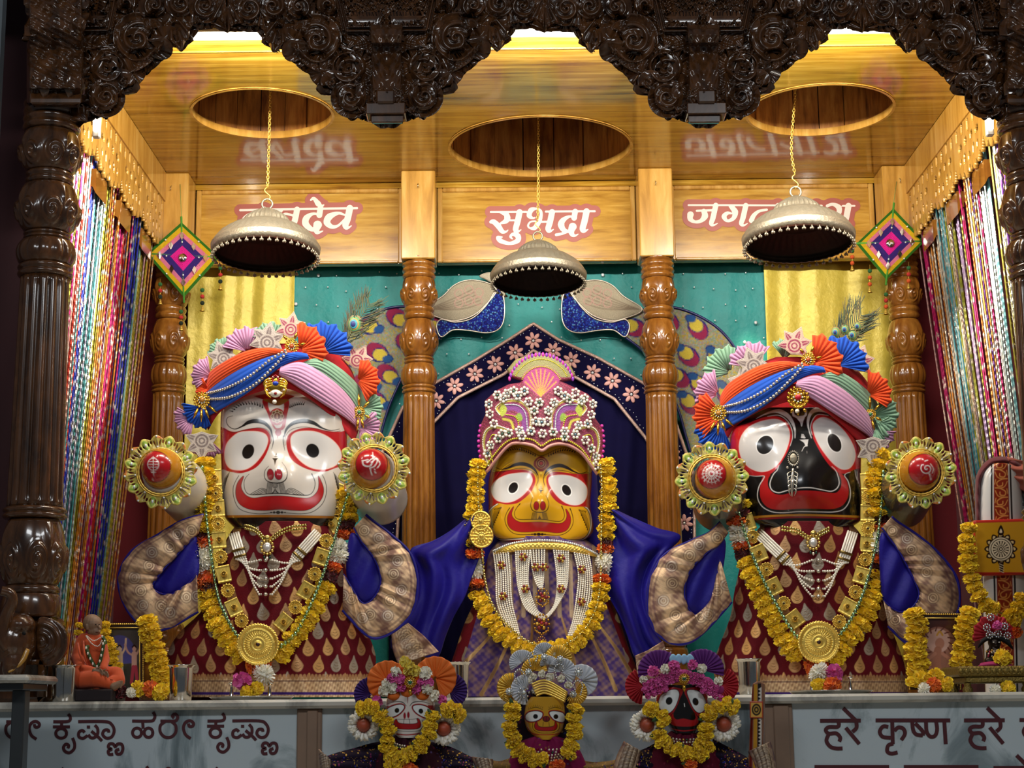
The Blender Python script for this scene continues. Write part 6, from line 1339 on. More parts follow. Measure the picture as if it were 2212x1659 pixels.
    for a in np.linspace(0, 6.28, 15)[:-1]: sph(g, P(x+21*math.cos(a), y+2+20*math.sin(a), Yp-.006), 2.6*k, 6, 5, col=gold if jag else lin('#efe6d0', .3))
    sph(g, P(x-2, y+36 if not jag else y+30, Yp-.004), 5*k, 10, 8, col=lin('#e8dcc8', .05)); g.build('forehead_pendant', MT['goldatt'], t)
    if not jag: feather(t, (745, 745), (800, 655), 44, 5.97, (767, 700, 20), 3)
    else: feather(t, (1800, 762), (1862, 680), 52, 5.97, None, 5, eyes=[(1806, 718, 12), (1826, 712, 12), (1842, 724, 12), (1853, 705, 10)])
MT['silverbead'] = mat('silver_bead', '#d6d0c2', rough=.16, metal=.8, vary=.04)
turban('striped turban with blue and orange rosettes on the white faced deity', 0, 0, (595, 832), 1, False)
turban('striped turban with a spread peacock feather on the black faced deity', 1116, 29, (1724, 858), 2, True)
# ---- crown of the yellow faced deity
def crown():
    t = thing('crown', 'pink pearl studded crown with a fan top on the yellow faced deity', 'crown', P(1169, 950, 6.15))
    out = [(1042, 1022), (1034, 994), (1037, 951), (1035, 925), (1049, 894), (1047, 866), (1071, 844), (1099, 830), (1124, 826), (1127, 822), (1104, 815), (1095, 798), (1113, 777), (1142, 766), (1170, 763), (1202, 770), (1231, 787), (1243, 809), (1234, 821), (1213, 824), (1231, 832), (1270, 851), (1287, 869), (1284, 901), (1302, 926), (1303, 962), (1302, 1004), (1290, 1026), (1277, 1008), (1255, 979), (1227, 962), (1202, 959), (1184, 966), (1170, 974), (1150, 962), (1113, 956), (1092, 967), (1067, 997), (1054, 1019)]
    Yc = lambda q: 6.10+.13*np.clip(np.abs((q[:, 0]-1169)/135), 0, 1)**2.2+.02*np.clip((900-q[:, 1])/140, 0, 1)
    def pf(p):
        r = np.random.default_rng(6); n = np.sin(p.Q[:, 0]*.8)*np.sin(p.Q[:, 1]*.9+p.Q[:, 0]*.3); p.C[n > .5] = lin('#b04a6a', .2)
        p.fill([(1095, 798), (1113, 777), (1142, 766), (1170, 763), (1202, 770), (1231, 787), (1243, 809), (1215, 815), (1168, 800), (1125, 815)], '#8f8a58'); p.fill([(1128, 822), (1140, 800), (1168, 790), (1198, 800), (1210, 822), (1180, 850), (1168, 856), (1156, 850)], '#a8387a')
        for a in np.linspace(-1.0, 1.0, 9): p.line([(1168, 856), (1168+50*math.sin(a)*.8, 856-58*math.cos(a))], 2.4, '#e0a03a')
        for sg in (-1, 1):
            M = lambda q: [(1169+sg*x, y) for x, y in q]
            p.line(M([(22, 925), (24, 890), (44, 868), (74, 866), (96, 880), (88, 895)]), 5, '#d8c850'); p.line(M([(34, 925), (38, 895), (55, 880), (78, 880)]), 15, '#86408e'); p.line(M([(48, 925), (55, 902), (76, 896)]), 10, '#a83878'); p.line(M([(60, 925), (66, 910), (82, 905)]), 5, '#cfc84a')
            p.line(M([(112, 1005), (124, 960), (118, 930), (96, 922), (72, 930)]), 6, '#b8b04a'); p.line(M([(112, 990), (118, 955), (108, 938), (90, 940)]), 8, '#8a3a5a'); p.fill(M([(84, 900), (74, 885), (82, 872), (90, 885)]), '#b9c44a'); p.fill(M([(48, 910), (40, 905), (46, 892), (56, 900)]), '#8aa83a')
    g = G(); plate(g, out, Yc, .02, .012, 7, 2.2, col='#7c2c44', paint=pf, smooth=False); g.build('plate', MT['patch'], t)
    g = G(); q = cat([(1046, 1014), (1062, 990), (1090, 958), (1115, 947), (1150, 950), (1169, 963), (1186, 953), (1205, 948), (1230, 953), (1256, 970), (1276, 998), (1288, 1014)], 8)
    beads(g, PP(q, Yc(q)-.016), .0042, 1.9, nu=7, nv=5); g.build('bead_border', mat('yellow_green_bead', '#cfc640', rough=.25, metal=.3, vary=.1), t)
    g = G(); q = cat([(1044, 1024), (1056, 1014), (1070, 995), (1095, 966), (1115, 957), (1150, 962), (1170, 973), (1186, 964), (1205, 959), (1228, 962), (1255, 978), (1277, 1006), (1290, 1024)], 8); tube(g, PP(q, Yc(q)-.012), .006, 8); g.build('rim', mat('crown_rim', '#c98f86', rough=.4, vary=.2, vs=90), t)
    g = G(); pk = [lin('#c93aa0', .1), lin('#8a3ab0', .1)]
    for i, a in enumerate(np.linspace(-1.25, 1.25, 24)): q = np.array([[1169+72*math.sin(a), 842-76*math.cos(a)]]); c = PP(q, Yc(q)-.01)[0]; sph(g, c, (.006, .005, .010), 7, 5, col=pk[i % 2])
    for sg in (-1, 1):
        for i in range(9): q = np.array([[1169+sg*(131+4*math.sin(i*.5)), 920+i*11]]); sph(g, PP(q, Yc(q)-.008)[0], (.007, .005, .007), 7, 5, col=pk[0])
    g.build('petal_stones', MT['goldatt'], t)
    for a0, r0 in ((.99, 62), (.99, 46)):
        g = G()
        q = np.array([(1169+r0*math.sin(a), 842-(r0+4)*math.cos(a)) for a in np.linspace(-1.1, 1.1, 40)]); beads(g, PP(q, Yc(q)-.012), .003, 2.0, nu=6, nv=4); g.build('fan_beads', bpy.data.materials['yellow_green_bead'], t)
    for sg in (-1, 1):
        for L_, r_, m_ in (([(22, 925), (24, 890), (44, 866), (74, 864), (98, 880), (90, 896)], .0032, MT['pearl']), ([(46, 930), (54, 902), (76, 896)], .0034, bpy.data.materials['yellow_green_bead']), ([(114, 1006), (126, 960), (119, 930), (96, 920), (70, 928)], .0032, MT['pearl']), ([(104, 1000), (112, 960), (106, 940), (92, 942)], .003, bpy.data.materials['yellow_green_bead']), ([(30, 925), (34, 893), (50, 876), (78, 874)], .0028, MT['sequin'])):
            q = cat([(1169+sg*x, y) for x, y in L_], 8); g = G(); beads(g, PP(q, Yc(q)-.014), r_, 2.0, nu=6, nv=4); g.build('bead_curl', m_, t)
    fl = [(490, 825), (550, 815), (615, 830), (680, 865), (745, 870), (835, 870), (900, 830), (965, 810), (1020, 845), (1070, 880), (440, 880), (445, 940), (715, 920), (800, 920), (725, 985), (795, 985), (560, 1055), (625, 1040), (695, 1045), (765, 1060), (830, 1050), (900, 1045), (965, 1065), (1025, 1100), (495, 1090), (450, 1130), (430, 1180), (1060, 945), (1060, 1150), (1090, 1200), (402, 1240), (1088, 1255), (590, 800), (528, 845), (655, 800), (860, 800), (930, 850), (1000, 860), (1040, 1000), (470, 1000), (520, 1060), (985, 1010), (760, 990), (640, 1075), (900, 1080)]
    for i, (a, b) in enumerate(fl):
        x, y = 900+a*.3555, 560+b*.3555; q = np.array([[x, y]]); g = G(); st = ('#5a7a6a', '#b8c8c8', '#6a8a9a', '#8a6a7a')[i % 4]; Yq = float(Yc(q)[0])-.020
        for k in range(6): an = k*PI/3+i; sph(g, P(x+7.2*math.cos(an), y+7.2*math.sin(an), Yq), .0062, 8, 6, col=lin('#ece6d8', .05))
        sph(g, P(x, y, Yq-.004), .0056, 8, 6, col=lin(st, .7)); g.build('pearl_flower', MT['goldatt'], t)
crown()
# ---- flower garlands
fw = lambda b, off: (lambda x, y: float(b.front(x, y, off)))
def Yg(b, lo, k=.035):     # garlands lie on the robe, standing a little proud of it; clear of the head higher up
    def f(x, y):
        l, r = b.edges(y); u = abs((x-(l+r)/2)/((r-l)/2)); return float(b.Y0-b.Df*(1-min(u, .98)**b.n)**(1/b.m)-k) if y > 1210 else min(float(b.Y0-b.Df*(1-min(u, .97)**b.n)**(1/b.m)-k), b.Y0-lo)
    return f
GW, GB, GY = Yg(RW, .09), Yg(RB, .09), Yg(RY, .11, .04)
garland('thick marigold garland round the neck of the white faced deity', [
    ('marigold', [(442, 1000), (447, 1050), (442, 1100), (438, 1138)], 20), ('wine', [(438, 1160)], 9), ('orange', [(440, 1172)], 12), ('white', [(436, 1192), (433, 1222)], 14), ('orange', [(436, 1250), (446, 1258)], 12), ('wine', [(446, 1268)], 9),
    ('marigold', [(450, 1284), (454, 1311), (465, 1334), (474, 1356), (487, 1376), (502, 1396), (522, 1416)], 23.5), ('orange', [(545, 1432), (570, 1436)], 14), ('marigold', [(604, 1417), (619, 1396), (638, 1373), (657, 1351), (669, 1329), (683, 1307), (694, 1285), (704, 1268)], 23.5), ('wine', [(712, 1248)], 9), ('orange', [(718, 1226)], 12), ('white', [(728, 1202), (735, 1182)], 14), ('orange', [(744, 1154)], 12), ('wine', [(750, 1136)], 9), ('marigold', [(752, 1118), (752, 1090), (746, 1068)], 20)], GW, 20.5, leaves=0)
garland('thick marigold garland round the neck of the black faced deity', [
    ('marigold', [(1598, 1088)], 9), ('wine', [(1598, 1106)], 9), ('orange', [(1590, 1122)], 12), ('white', [(1594, 1146), (1600, 1162)], 14), ('orange', [(1604, 1178)], 12), ('wine', [(1606, 1196)], 9), ('marigold', [(1612, 1217), (1621, 1237), (1631, 1260), (1641, 1282), (1655, 1307), (1665, 1329), (1678, 1352), (1690, 1375), (1707, 1397), (1722, 1414)], 23.5), ('orange', [(1750, 1434), (1776, 1436)], 14),
    ('marigold', [(1806, 1418), (1818, 1401), (1830, 1382), (1848, 1363), (1861, 1346), (1873, 1326), (1877, 1307), (1886, 1284), (1893, 1262), (1896, 1243)], 23.5), ('wine', [(1903, 1224)], 9), ('orange', [(1905, 1206)], 12), ('white', [(1902, 1180), (1902, 1160)], 14), ('orange', [(1907, 1140)], 12), ('wine', [(1904, 1124)], 9), ('marigold', [(1893, 1105), (1895, 1076), (1890, 1045), (1896, 1010), (1905, 985)], 20)], GB, 20.5)
garland('thick marigold garland round the neck of the yellow faced deity', [
    ('marigold', [(1032, 1004), (1028, 1040), (1026, 1080), (1024, 1110), (1022, 1150), (1020, 1170)], 19), ('wine', [(1023, 1184)], 9), ('orange', [(1024, 1197)], 12), ('white', [(1025, 1216), (1026, 1234)], 13), ('orange', [(1028, 1258)], 12), ('wine', [(1028, 1270)], 9),
    ('marigold', [(1031, 1284), (1041, 1306), (1051, 1328), (1064, 1349), (1080, 1367), (1097, 1382), (1118, 1396), (1142, 1405), (1168, 1408), (1194, 1405), (1218, 1398), (1240, 1388), (1258, 1374), (1273, 1356), (1284, 1334), (1291, 1312), (1297, 1290), (1299, 1270)], 20), ('orange', [(1301, 1250)], 12), ('white', [(1304, 1228), (1306, 1208)], 13), ('orange', [(1309, 1186)], 12), ('wine', [(1310, 1173)], 9), ('marigold', [(1311, 1158), (1313, 1120), (1315, 1080), (1316, 1040), (1308, 1000)], 19)], GY, 18.5)
# ---- green-silver and gold bead strings
def bead_string(lab, pts, Yf, r, m, el=1.25, name='bead_string'):
    q = cat(pts, 12); g = G(); W_ = PP(q, np.array([Yf(x, y) for x, y in q])-.03); n = int(plen(W_)/(r*2.5)); 
    for p in resample(W_, n): sph(g, p, (r, r, r*el), 8, 6)
    tube(g, W_, r*.3, 5); tag(g.build(name, m), lab, 'necklace')
GS = mat('green_silver_bead', '#9fc49a', rough=.12, metal=.95, vary=.5, vs=120); GD = mat('gold_bead', '#d8c878', rough=.14, metal=1, vary=.1)
bead_string('green silver bead string lying on the marigolds of the white faced deity', [(437, 1010), (442, 1070), (447, 1130), (456, 1200), (470, 1285), (490, 1335), (512, 1372), (540, 1398), (566, 1410), (590, 1404), (612, 1392), (640, 1366), (664, 1322), (690, 1262), (712, 1198), (736, 1120), (752, 1068)], GW, .0062, GS, 1.6)
bead_string('green silver bead string lying on the marigolds of the black faced deity', [(1594, 1100), (1612, 1160), (1630, 1210), (1655, 1265), (1680, 1310), (1703, 1350), (1728, 1380), (1768, 1396), (1806, 1378), (1838, 1338), (1865, 1280), (1882, 1220), (1896, 1160), (1904, 1090), (1908, 1020)], GB, .0062, GS, 1.6)
bead_string('shiny gold bead string lying on the marigolds of the yellow faced deity', [(1032, 1010), (1032, 1060), (1038, 1160), (1044, 1220), (1049, 1258), (1064, 1307), (1093, 1347), (1136, 1383), (1180, 1399), (1218, 1394), (1261, 1362), (1287, 1314), (1297, 1256), (1299, 1160), (1300, 1060), (1298, 1005)], GY, .0058, GD, 1.15)
# ---- gold plaque necklaces with a round medallion
def disc(g, c, R, Y, n=40, spokes=28, col=None):
    k = Y/FPX; rr = np.array([0, .1, .13, .2, .26, .3, .36, .42, .62, .66, .7, .76, .86, .9, 1.0, 1.0]); zz = np.array([.014, .014, .008, .010, .006, .012, .006, .006, .009, .005, .012, .005, .006, .012, .010, -.004])
    th = np.linspace(0, 2*PI, 120, endpoint=False); V = []
    for r_, z in zip(rr, zz):
        zc = z+(.0022*np.cos(th*spokes) if .4 < r_ < .65 else .0012*np.cos(th*spokes*1.5) if .75 < r_ < .95 else 0*th)
        q = np.stack([c[0]+R*r_*np.cos(th), c[1]+R*r_*np.sin(th)], 1); V.append(PP(q, Y-zc))
    g.add(np.vstack(V), quads(120, len(rr), True), col)
def plaque_necklace(lab, L, Rr, med, Yf):
    t = thing('gold_necklace', lab, 'necklace', P(*med, Yf(*med)))
    st = mat('garnet', '#2a0a10', rough=.15) if 'garnet' not in bpy.data.materials else bpy.data.materials['garnet']
    for side in (L, Rr):
        for i, (x, y) in enumerate(side):
            a = np.array(side[max(i-1, 0)]); b = np.array(side[min(i+1, len(side)-1)]); d = (b-a)/np.linalg.norm(b-a); n = np.array([-d[1], d[0]]); c = np.array([x, y]); Y = Yf(x, y)-.012
            if i % 2 == 0:
                g = G(); h, w = 18, 15.5; U, Vv = np.meshgrid(np.linspace(-1, 1, 30), np.linspace(-1, 1, 14)); q = c+U[..., None]*w*n+Vv[..., None]*h*d
                z = .0012*np.cos(U*40)+.002*(np.abs(Vv) > .85)+.0; z = z*np.clip((1-np.abs(U))*20, 0, 1)
                g.add(PP(q.reshape(-1, 2), Y-z.ravel()), quadsF(30, 14) if np.cross(n, d) > 0 else quads(30, 14)); o = g.build('square_plaque', MT['gold'], t, solid=.004)
                g = G(); disc(g, c, 6.5, Y-.004, spokes=8); g.build('rosette', MT['gold'], o)
            else:
                g = G(); disc(g, c, 14.5, Y, spokes=14); o = g.build('round_plaque', MT['gold'], t)
                g = G()
                for k in range(14): an = k*2*PI/14; sph(g, P(c[0]+14*math.cos(an), c[1]+14*math.sin(an), Y-.008), .0036, 6, 5)
                g.build('grain_rim', MT['gold'], o)
            g = G(); sph(g, P(*c, Y-.013), .0038, 10, 8); g.build('stone', st, o)
    g = G(); disc(g, med, 45, Yf(*med)-.052, spokes=34); o = g.build('medallion', MT['gold'], t); g = G(); sph(g, P(*med, Yf(*med)-.067), .007, 10, 8); g.build('stone', st, o)
    g = G()
    for k in range(44): an = k*2*PI/44; sph(g, P(med[0]+44*math.cos(an), med[1]+44*math.sin(an), Yf(*med)-.060), .0042, 6, 5)
    g.build('grain_rim', MT['gold'], o)
GN = lambda f: (lambda x, y: f(x, y)+.006)
plaque_necklace('gold plaque necklace with a round medallion on the white faced deity', [(463, 1032), (466, 1065), (470, 1098), (471, 1131), (473, 1166), (477, 1203), (483, 1240), (492, 1276), (505, 1312), (522, 1341)], [(740, 1066), (727, 1098), (715, 1132), (705, 1168), (694, 1203), (680, 1240), (661, 1276), (638, 1312), (612, 1344)], (557, 1392), GN(GW))
plaque_necklace('gold plaque necklace with a round medallion on the black faced deity', [(1615, 1128), (1626, 1160), (1640, 1195), (1656, 1230), (1672, 1267), (1693, 1303), (1718, 1337)], [(1874, 1040), (1876, 1072), (1874, 1108), (1875, 1141), (1873, 1175), (1869, 1209), (1860, 1243), (1848, 1279), (1831, 1311), (1813, 1343)], (1769, 1387), GN(GB))
# ---- pearl necklaces
def pearl_necklace(lab, Lb, Rb, cx, rows, Yf):
    """five pearl strands gathered in ivory bundles at both ends"""
    t = thing('pearl_necklace', lab, 'necklace', P(cx, rows[-1], Yf(cx, rows[-1])))
    L0, L1 = np.array(Lb, float); R0, R1 = np.array(Rb, float); dl = (L1-L0)/np.linalg.norm(L1-L0); dr = (R1-R0)/np.linalg.norm(R1-R0)
    nl = np.array([-dl[1], dl[0]]); nr = np.array([-dr[1], dr[0]]); f = lambda q, o: PP(q, np.array([Yf(x, y) for x, y in q])-o)
    for k in range(5):
        o = (k-2)*5.0
        for (A, B, n) in ((L0, L1, nl), (R0, R1, nr)):
            g = G(); tube(g, f(resample(np.array([A+n*o, B+n*o]), 10), .012), .0040, 7); g.build('ivory_rod', MT['pearl'], t)
        y = rows[k]; a = L1+nl*(2-k)*5; b = R1+nr*(k-2)*5; c1 = np.array([cx-14, y]); c2 = np.array([cx+14, y])
        g = G()
        for A, B in ((a, c1), (c2, b)):
            m = (A+B)/2+np.array([0, 6+k*1.5]); g = G(); beads(g, f(cat([A, m, B], 14), .014), .0044, 1.85, nu=6, nv=5); g.build('pearl_strand', MT['pearl'], t)
        g = G(); sph(g, f(np.array([[cx, y]]), .016)[0], .0075, 10, 8); sph(g, f(np.array([[cx-10, y]]), .016)[0], .0045, 8, 6); sph(g, f(np.array([[cx+10, y]]), .016)[0], .0045, 8, 6); g.build('silver_bead', MT['silverbead'], t)
    for A, d, n in ((L1, dl, nl), (R1, dr, nr)):
        for e in (-18, -4):
            g = G(); tube(g, f(np.array([A+d*e-n*13, A+d*e, A+d*e+n*13]), .015), .0055, 8); g.build('gold_spacer', mat('antique_gold', '#8a7442', rough=.35, metal=.9, vary=.3, vs=200) if 'antique_gold' not in bpy.data.materials else bpy.data.materials['antique_gold'], t)
pearl_necklace('five strand pearl necklace on the red robe of the white faced deity', ((505, 1152), (520, 1205)), ((688, 1150), (640, 1204)), 574, [1210, 1232, 1250, 1267, 1284], fw(RW, .004))
pearl_necklace('five strand pearl necklace on the red robe of the black faced deity', ((1638, 1152), (1700, 1212)), ((1842, 1150), (1822, 1212)), 1768, [1210, 1234, 1254, 1272, 1288], fw(RB, .004))
def choker(lab, pts, cx, cy, Yf):
    t = thing('gold_choker', lab, 'necklace', P(cx, cy, Yf(cx, cy)))
    for off in (0, 7):
        q = cat(pts, 10)+[0, off]; g = G(); beads(g, PP(q, np.array([Yf(x, y) for x, y in q])-.016), .0052, 1.7, nu=8, nv=6); g.build('gold_bead_chain', GD, t)
    g = G(); Y = Yf(cx, cy)-.02; k = Y/FPX
    for i in range(12): a = i*PI/6; sph(g, P(cx+13*math.cos(a), cy+15*math.sin(a), Y), 3.6*k, 8, 6, col=lin('#e0bf6a', .9))
    sph(g, P(cx, cy, Y), (9*k, .008, 11*k), 12, 8, col=lin('#efe9e0', .6)); sph(g, P(cx, cy-20, Y), (7*k, .006, 7*k), 10, 8, col=lin('#e0bf6a', .9))
    for dx in (-6, 0, 6): sph(g, P(cx+dx, cy+24-abs(dx)*.4, Y), (2.6*k, 2.6*k, 4*k), 7, 6, col=lin('#1d3a2a', .1) if dx else lin('#efe6d0', .2))
    g.build('jewelled_drop', MT['goldatt'], t)
choker('gold bead choker with a clear stone drop under the white faced deity chin', [(530, 1134), (552, 1142), (568, 1158), (577, 1170), (590, 1158), (620, 1140), (660, 1134)], 577, 1182, fw(RW, .006))
choker('gold bead choker with a clear stone drop under the black faced deity chin', [(1690, 1138), (1722, 1144), (1745, 1158), (1757, 1164), (1768, 1152), (1790, 1140)], 1757, 1172, fw(RB, .006))
# ---- collar and long pearl strings of the yellow faced deity
def long_pearls():
    t = thing('pearl_collar', 'gold collar with many long pearl strings on the yellow faced deity', 'necklace', P(1172, 1190, 6.16)); f = fw(RY, .006)
    FQ = lambda q, o: PP(q, np.array([f(x, y) for x, y in q])-o)
    g = G(); plate(g, [(1064, 1196), (1090, 1178), (1130, 1172), (1175, 1170), (1220, 1173), (1262, 1182), (1292, 1202), (1262, 1198), (1220, 1190), (1175, 1187), (1130, 1189), (1090, 1195)], lambda v: np.array([f(x, y) for x, y in v])-.012, .006, .008, 6, 2.5, dep=lambda v: .003*np.sin(v[:, 0]*.7)*np.sin(v[:, 1]*.9)); o = g.build('gold_collar', MT['gold'], t)
    g = G(); q = cat([(1066, 1190), (1110, 1173), (1175, 1167), (1240, 1175), (1290, 1197)], 10); beads(g, FQ(q, .02), .0045, 1.9, nu=7, nv=5); g.build('stone_row', MT['sequin'], o)
    def strand(p): g = G(); beads(g, FQ(cat(p, 10), .014), .0040, 1.8, nu=6, nv=5); g.build('pearl_string', MT['pearl'], t)
    for k in range(7):
        o = k*5.2; strand([(1066+o, 1192-k*.5), (1072+o*.95, 1240), (1074+o, 1300), (1092+o*.8, 1350), (1108+o*.55, 1384)])
        strand([(1240+o, 1190+k), (1250+o*.9, 1240), (1246+o, 1290), (1238+o*.8, 1340), (1228+o*.6, 1372)])
        strand([(1114+o, 1186), (1116+o*.8, 1230), (1120+o*.7, 1270), (1136+o*.7, 1314), (1168+o*.2, 1336-k)]); strand([(1196+o, 1186), (1202+o*.8, 1230), (1204+o*.6, 1270), (1196+o*.2, 1310), (1172+o*.4, 1338-k)])
    for k in range(6): strand([(1146+k*6, 1186), (1150+k*5, 1225), (1158+k*3, 1258), (1170, 1276)]); 
    for k in range(5): strand([(1100+k*5, 1390+k), (1108+k*4, 1410), (1110+k*4, 1430)])
    def orn(x, y, R):
        g = G(); Y = f(x, y)-.024; k = Y/FPX
        for i in range(6): a = i*PI/3; sph(g, P(x+R*.6*math.cos(a), y+R*.6*math.sin(a), Y), R*.3*k, 7, 5, col=lin(('#7a2028', '#c8a048')[i % 2], (.1, .9)[i % 2]))
        sph(g, P(x, y, Y-.003), R*.34*k, 9, 7, col=lin('#d8b25a', .9)); return g
    for x, y in ((1083, 1221), (1130, 1203), (1212, 1206), (1257, 1230), (1087, 1288), (1135, 1272), (1212, 1272), (1256, 1300), (1158, 1225), (1176, 1225)): orn(x, y, 11).build('flower_spacer', MT['goldatt'], t)
    for x, y, s in ((1172, 1290, 1), (1170, 1348, 1.15), (1170, 1388, .7)):
        g = orn(x, y, 14*s); Y = f(x, y)-.026
        for i in range(14): a = i*2*PI/14; sph(g, P(x+14*s*math.cos(a), y+18*s*math.sin(a), Y), .0042*s, 6, 5, col=lin('#b88a3a', .95))
        for i in range(5): sph(g, P(x+(i-2)*6*s, y+(20-abs(i-2)*4)*s, Y), .0036, 6, 5, col=lin('#c8a050', .95))
        sph(g, P(x, y-2, Y-.008), .006*s, 8, 6, col=lin('#8a1424', .1)); g.build('temple_pendant', MT['goldatt'], t)
long_pearls()
for (x, y, R, lb) in ((1038, 1125, 21, 'smaller round gold medallion beside the yellow faced deity cheek, the upper one'), (1040, 1158, 25, 'larger round gold medallion beside the yellow faced deity chin, the lower one')):
    g = G(); disc(g, (x, y), R, GY(x, y)-.035, spokes=12); a = np.linspace(0, 2*PI, 40, endpoint=False); tube(g, PP(np.stack([x+R*.95*np.cos(a), y+R*.95*np.sin(a)], 1), GY(x, y)-.04), .0045, 6, True); sph(g, P(x, y, GY(x, y)-.05), .006, 8, 6); tag(g.build('gold_medallion', MT['gold']), lb, 'ornament')
# ---- silver nose ornament of the black faced deity
def nose_ornament():
    Yn = lambda x, y: float(HB.front(x, y, .006)); t = thing('nose_ornament', 'silver sun shaped nose ornament with a feathered drop on the black face', 'ornament', P(1714, 990, Yn(1714, 990)))
    g = G(); x, y = 1714, 990; k = 5.8/FPX; sph(g, P(x, y, Yn(x, y)), (8*k, .006, 11*k), 16, 10); o = g.build('oval_boss', MT['silver'], t)
    g = G()
    for i in range(22): a = i*2*PI/22; q = [(x+10*math.cos(a), y+13*math.sin(a)), (x+13.5*math.cos(a), y+18*math.sin(a))]; tube(g, PP(q, np.array([Yn(*v) for v in q])), [.003, .0008], 6)
    g.build('rays', MT['silverbead'], o)
    g = G(); q = cat([(1713, 1012), (1712, 1040), (1711, 1058), (1711, 1073)], 8); tube(g, PP(q, np.array([Yn(*v) for v in q])), [.0035, .007, .005, .001], 8)
    for sg in (-1, 1):
        for i in range(5): yy = 1018+i*9; q = cat([(1712+sg*3, yy), (1712+sg*(11-i*.8), yy+6), (1712+sg*(8-i), yy+17)], 5); tube(g, PP(q, np.array([Yn(*v) for v in q])), [.001, .003, .0008], 6)
        sph(g, P(1712+sg*11, 1010, Yn(1712, 1010)), .005, 8, 6)
    g.build('feathered_drop', MT['silverbead'], t)
nose_ornament()
# ================================================================== small deities in front of the altar
def small_face(p, TT, s, base, E, Pp, M_, nose, K='#17100c', lines=None, eyec='#a3161c'):
    for e in E: p.fill(TT(e), eyec, grow=3.2)
    for e in E: p.fill(TT(e), K, grow=1.4); p.fill(TT(e), '#dfe2e0')
    for (x, y, a, b, ro) in Pp: q = TT([(x, y)])[0]; p.ell(*q, a*s, b*s, '#16100e', ro)
    p.fill(TT(M_), K, grow=1.2); p.fill(TT(M_), '#a3171a')
    for l, w, c in lines or (): p.line(TT(l), w, c)
    for (x, y, a, b, c) in nose: q = TT([(x, y)])[0]; p.ell(*q, a*s, b*s, c)
def sh(body, Y, ox): return body
SM = 4.80
def small_idol(lab, cx, rows, base, paint, bodyrows, cloth):
    t = thing('small_deity_statue', lab, 'statue', (P(cx, 1600, SM)[0], SM, P(1106, 1800, 4.7)[2]))
    H = Body(rows, SM, .055, .05, 3.2, 2.3); mx = (rows[0][1]+rows[0][2])/2
    g = G(); H.mesh(g, 190, 24, 170, base, paint=paint); g.build('painted_head', MT['paint'], t)
    B = Body(bodyrows, SM+.01, .06, .05, 2.3, 2.2); B.fold = folds(int(cx), .003, 8)
    def pc(p):
        r = np.random.default_rng(int(cx))
        for i in range(260): x, y = r.uniform(bodyrows[0][1]-120, bodyrows[0][2]+120), r.uniform(1590, 1790); p.ell(x, y, r.uniform(.8, 2.2), r.uniform(.8, 2.2), ('#b08a3a', '#8a2a4a', '#6a5a9a')[r.integers(3)], metal=.5)
    g = G(); B.mesh(g, 120, 20, 100, cloth, paint=pc); g.build('robe', MT['zari'], t)
    return t, B
TB = lambda q: T(q, 740, 1400, .1562); TY = lambda q: T(q, 1060, 1390, .1622); TJ = lambda q: T(q, 1350, 1390, .1622)
K = '#17100c'
def fB(p):
    p.fill(TB([(500, 800), (640, 800), (640, 860), (600, 900), (640, 985), (560, 1000), (480, 990)]), '#8e161b', smooth=False); p.fill(TB([(1350, 790), (1180, 790), (1190, 860), (1220, 900), (1190, 985), (1270, 1010), (1360, 1000)]), '#8e161b', smooth=False)
    small_face(p, TB, .1562, None, [[(605, 880), (640, 830), (740, 790), (820, 785), (850, 820), (800, 890), (720, 940), (650, 945)], [(975, 820), (1000, 795), (1080, 790), (1170, 820), (1222, 880), (1215, 950), (1150, 960), (1060, 920), (1000, 870)]], [(752, 862, 32, 35, .3), (1083, 872, 32, 35, -.3)],
      [(740, 985), (710, 1040), (735, 1100), (880, 1120), (1040, 1110), (1080, 1060), (1060, 990), (1030, 978), (1040, 1030), (980, 1050), (880, 1050), (790, 1040), (760, 1020)], [(858, 935, 18, 46, '#8e1520'), (910, 925, 18, 46, '#8e1520')],
      lines=[([(620, 770), (740, 740), (830, 750), (880, 800)], [.6, 1.6, 2, 1], K), ([(930, 800), (980, 750), (1100, 740), (1220, 775)], [1, 2, 1.6, .6], K), ([(900, 660), (900, 760)], [2.4, 1], '#8e1520'), ([(690, 1000), (670, 1060), (720, 1130), (880, 1150), (1060, 1140), (1115, 1070), (1100, 1000)], 1.2, K), ([(850, 980), (845, 1040)], 1, K), ([(920, 980), (930, 1040)], 1, K), ([(690, 1180), (880, 1200), (1080, 1180)], 2.6, '#a3171a'), ([(760, 985), (850, 985), (950, 985), (1035, 975)], .8, K)])
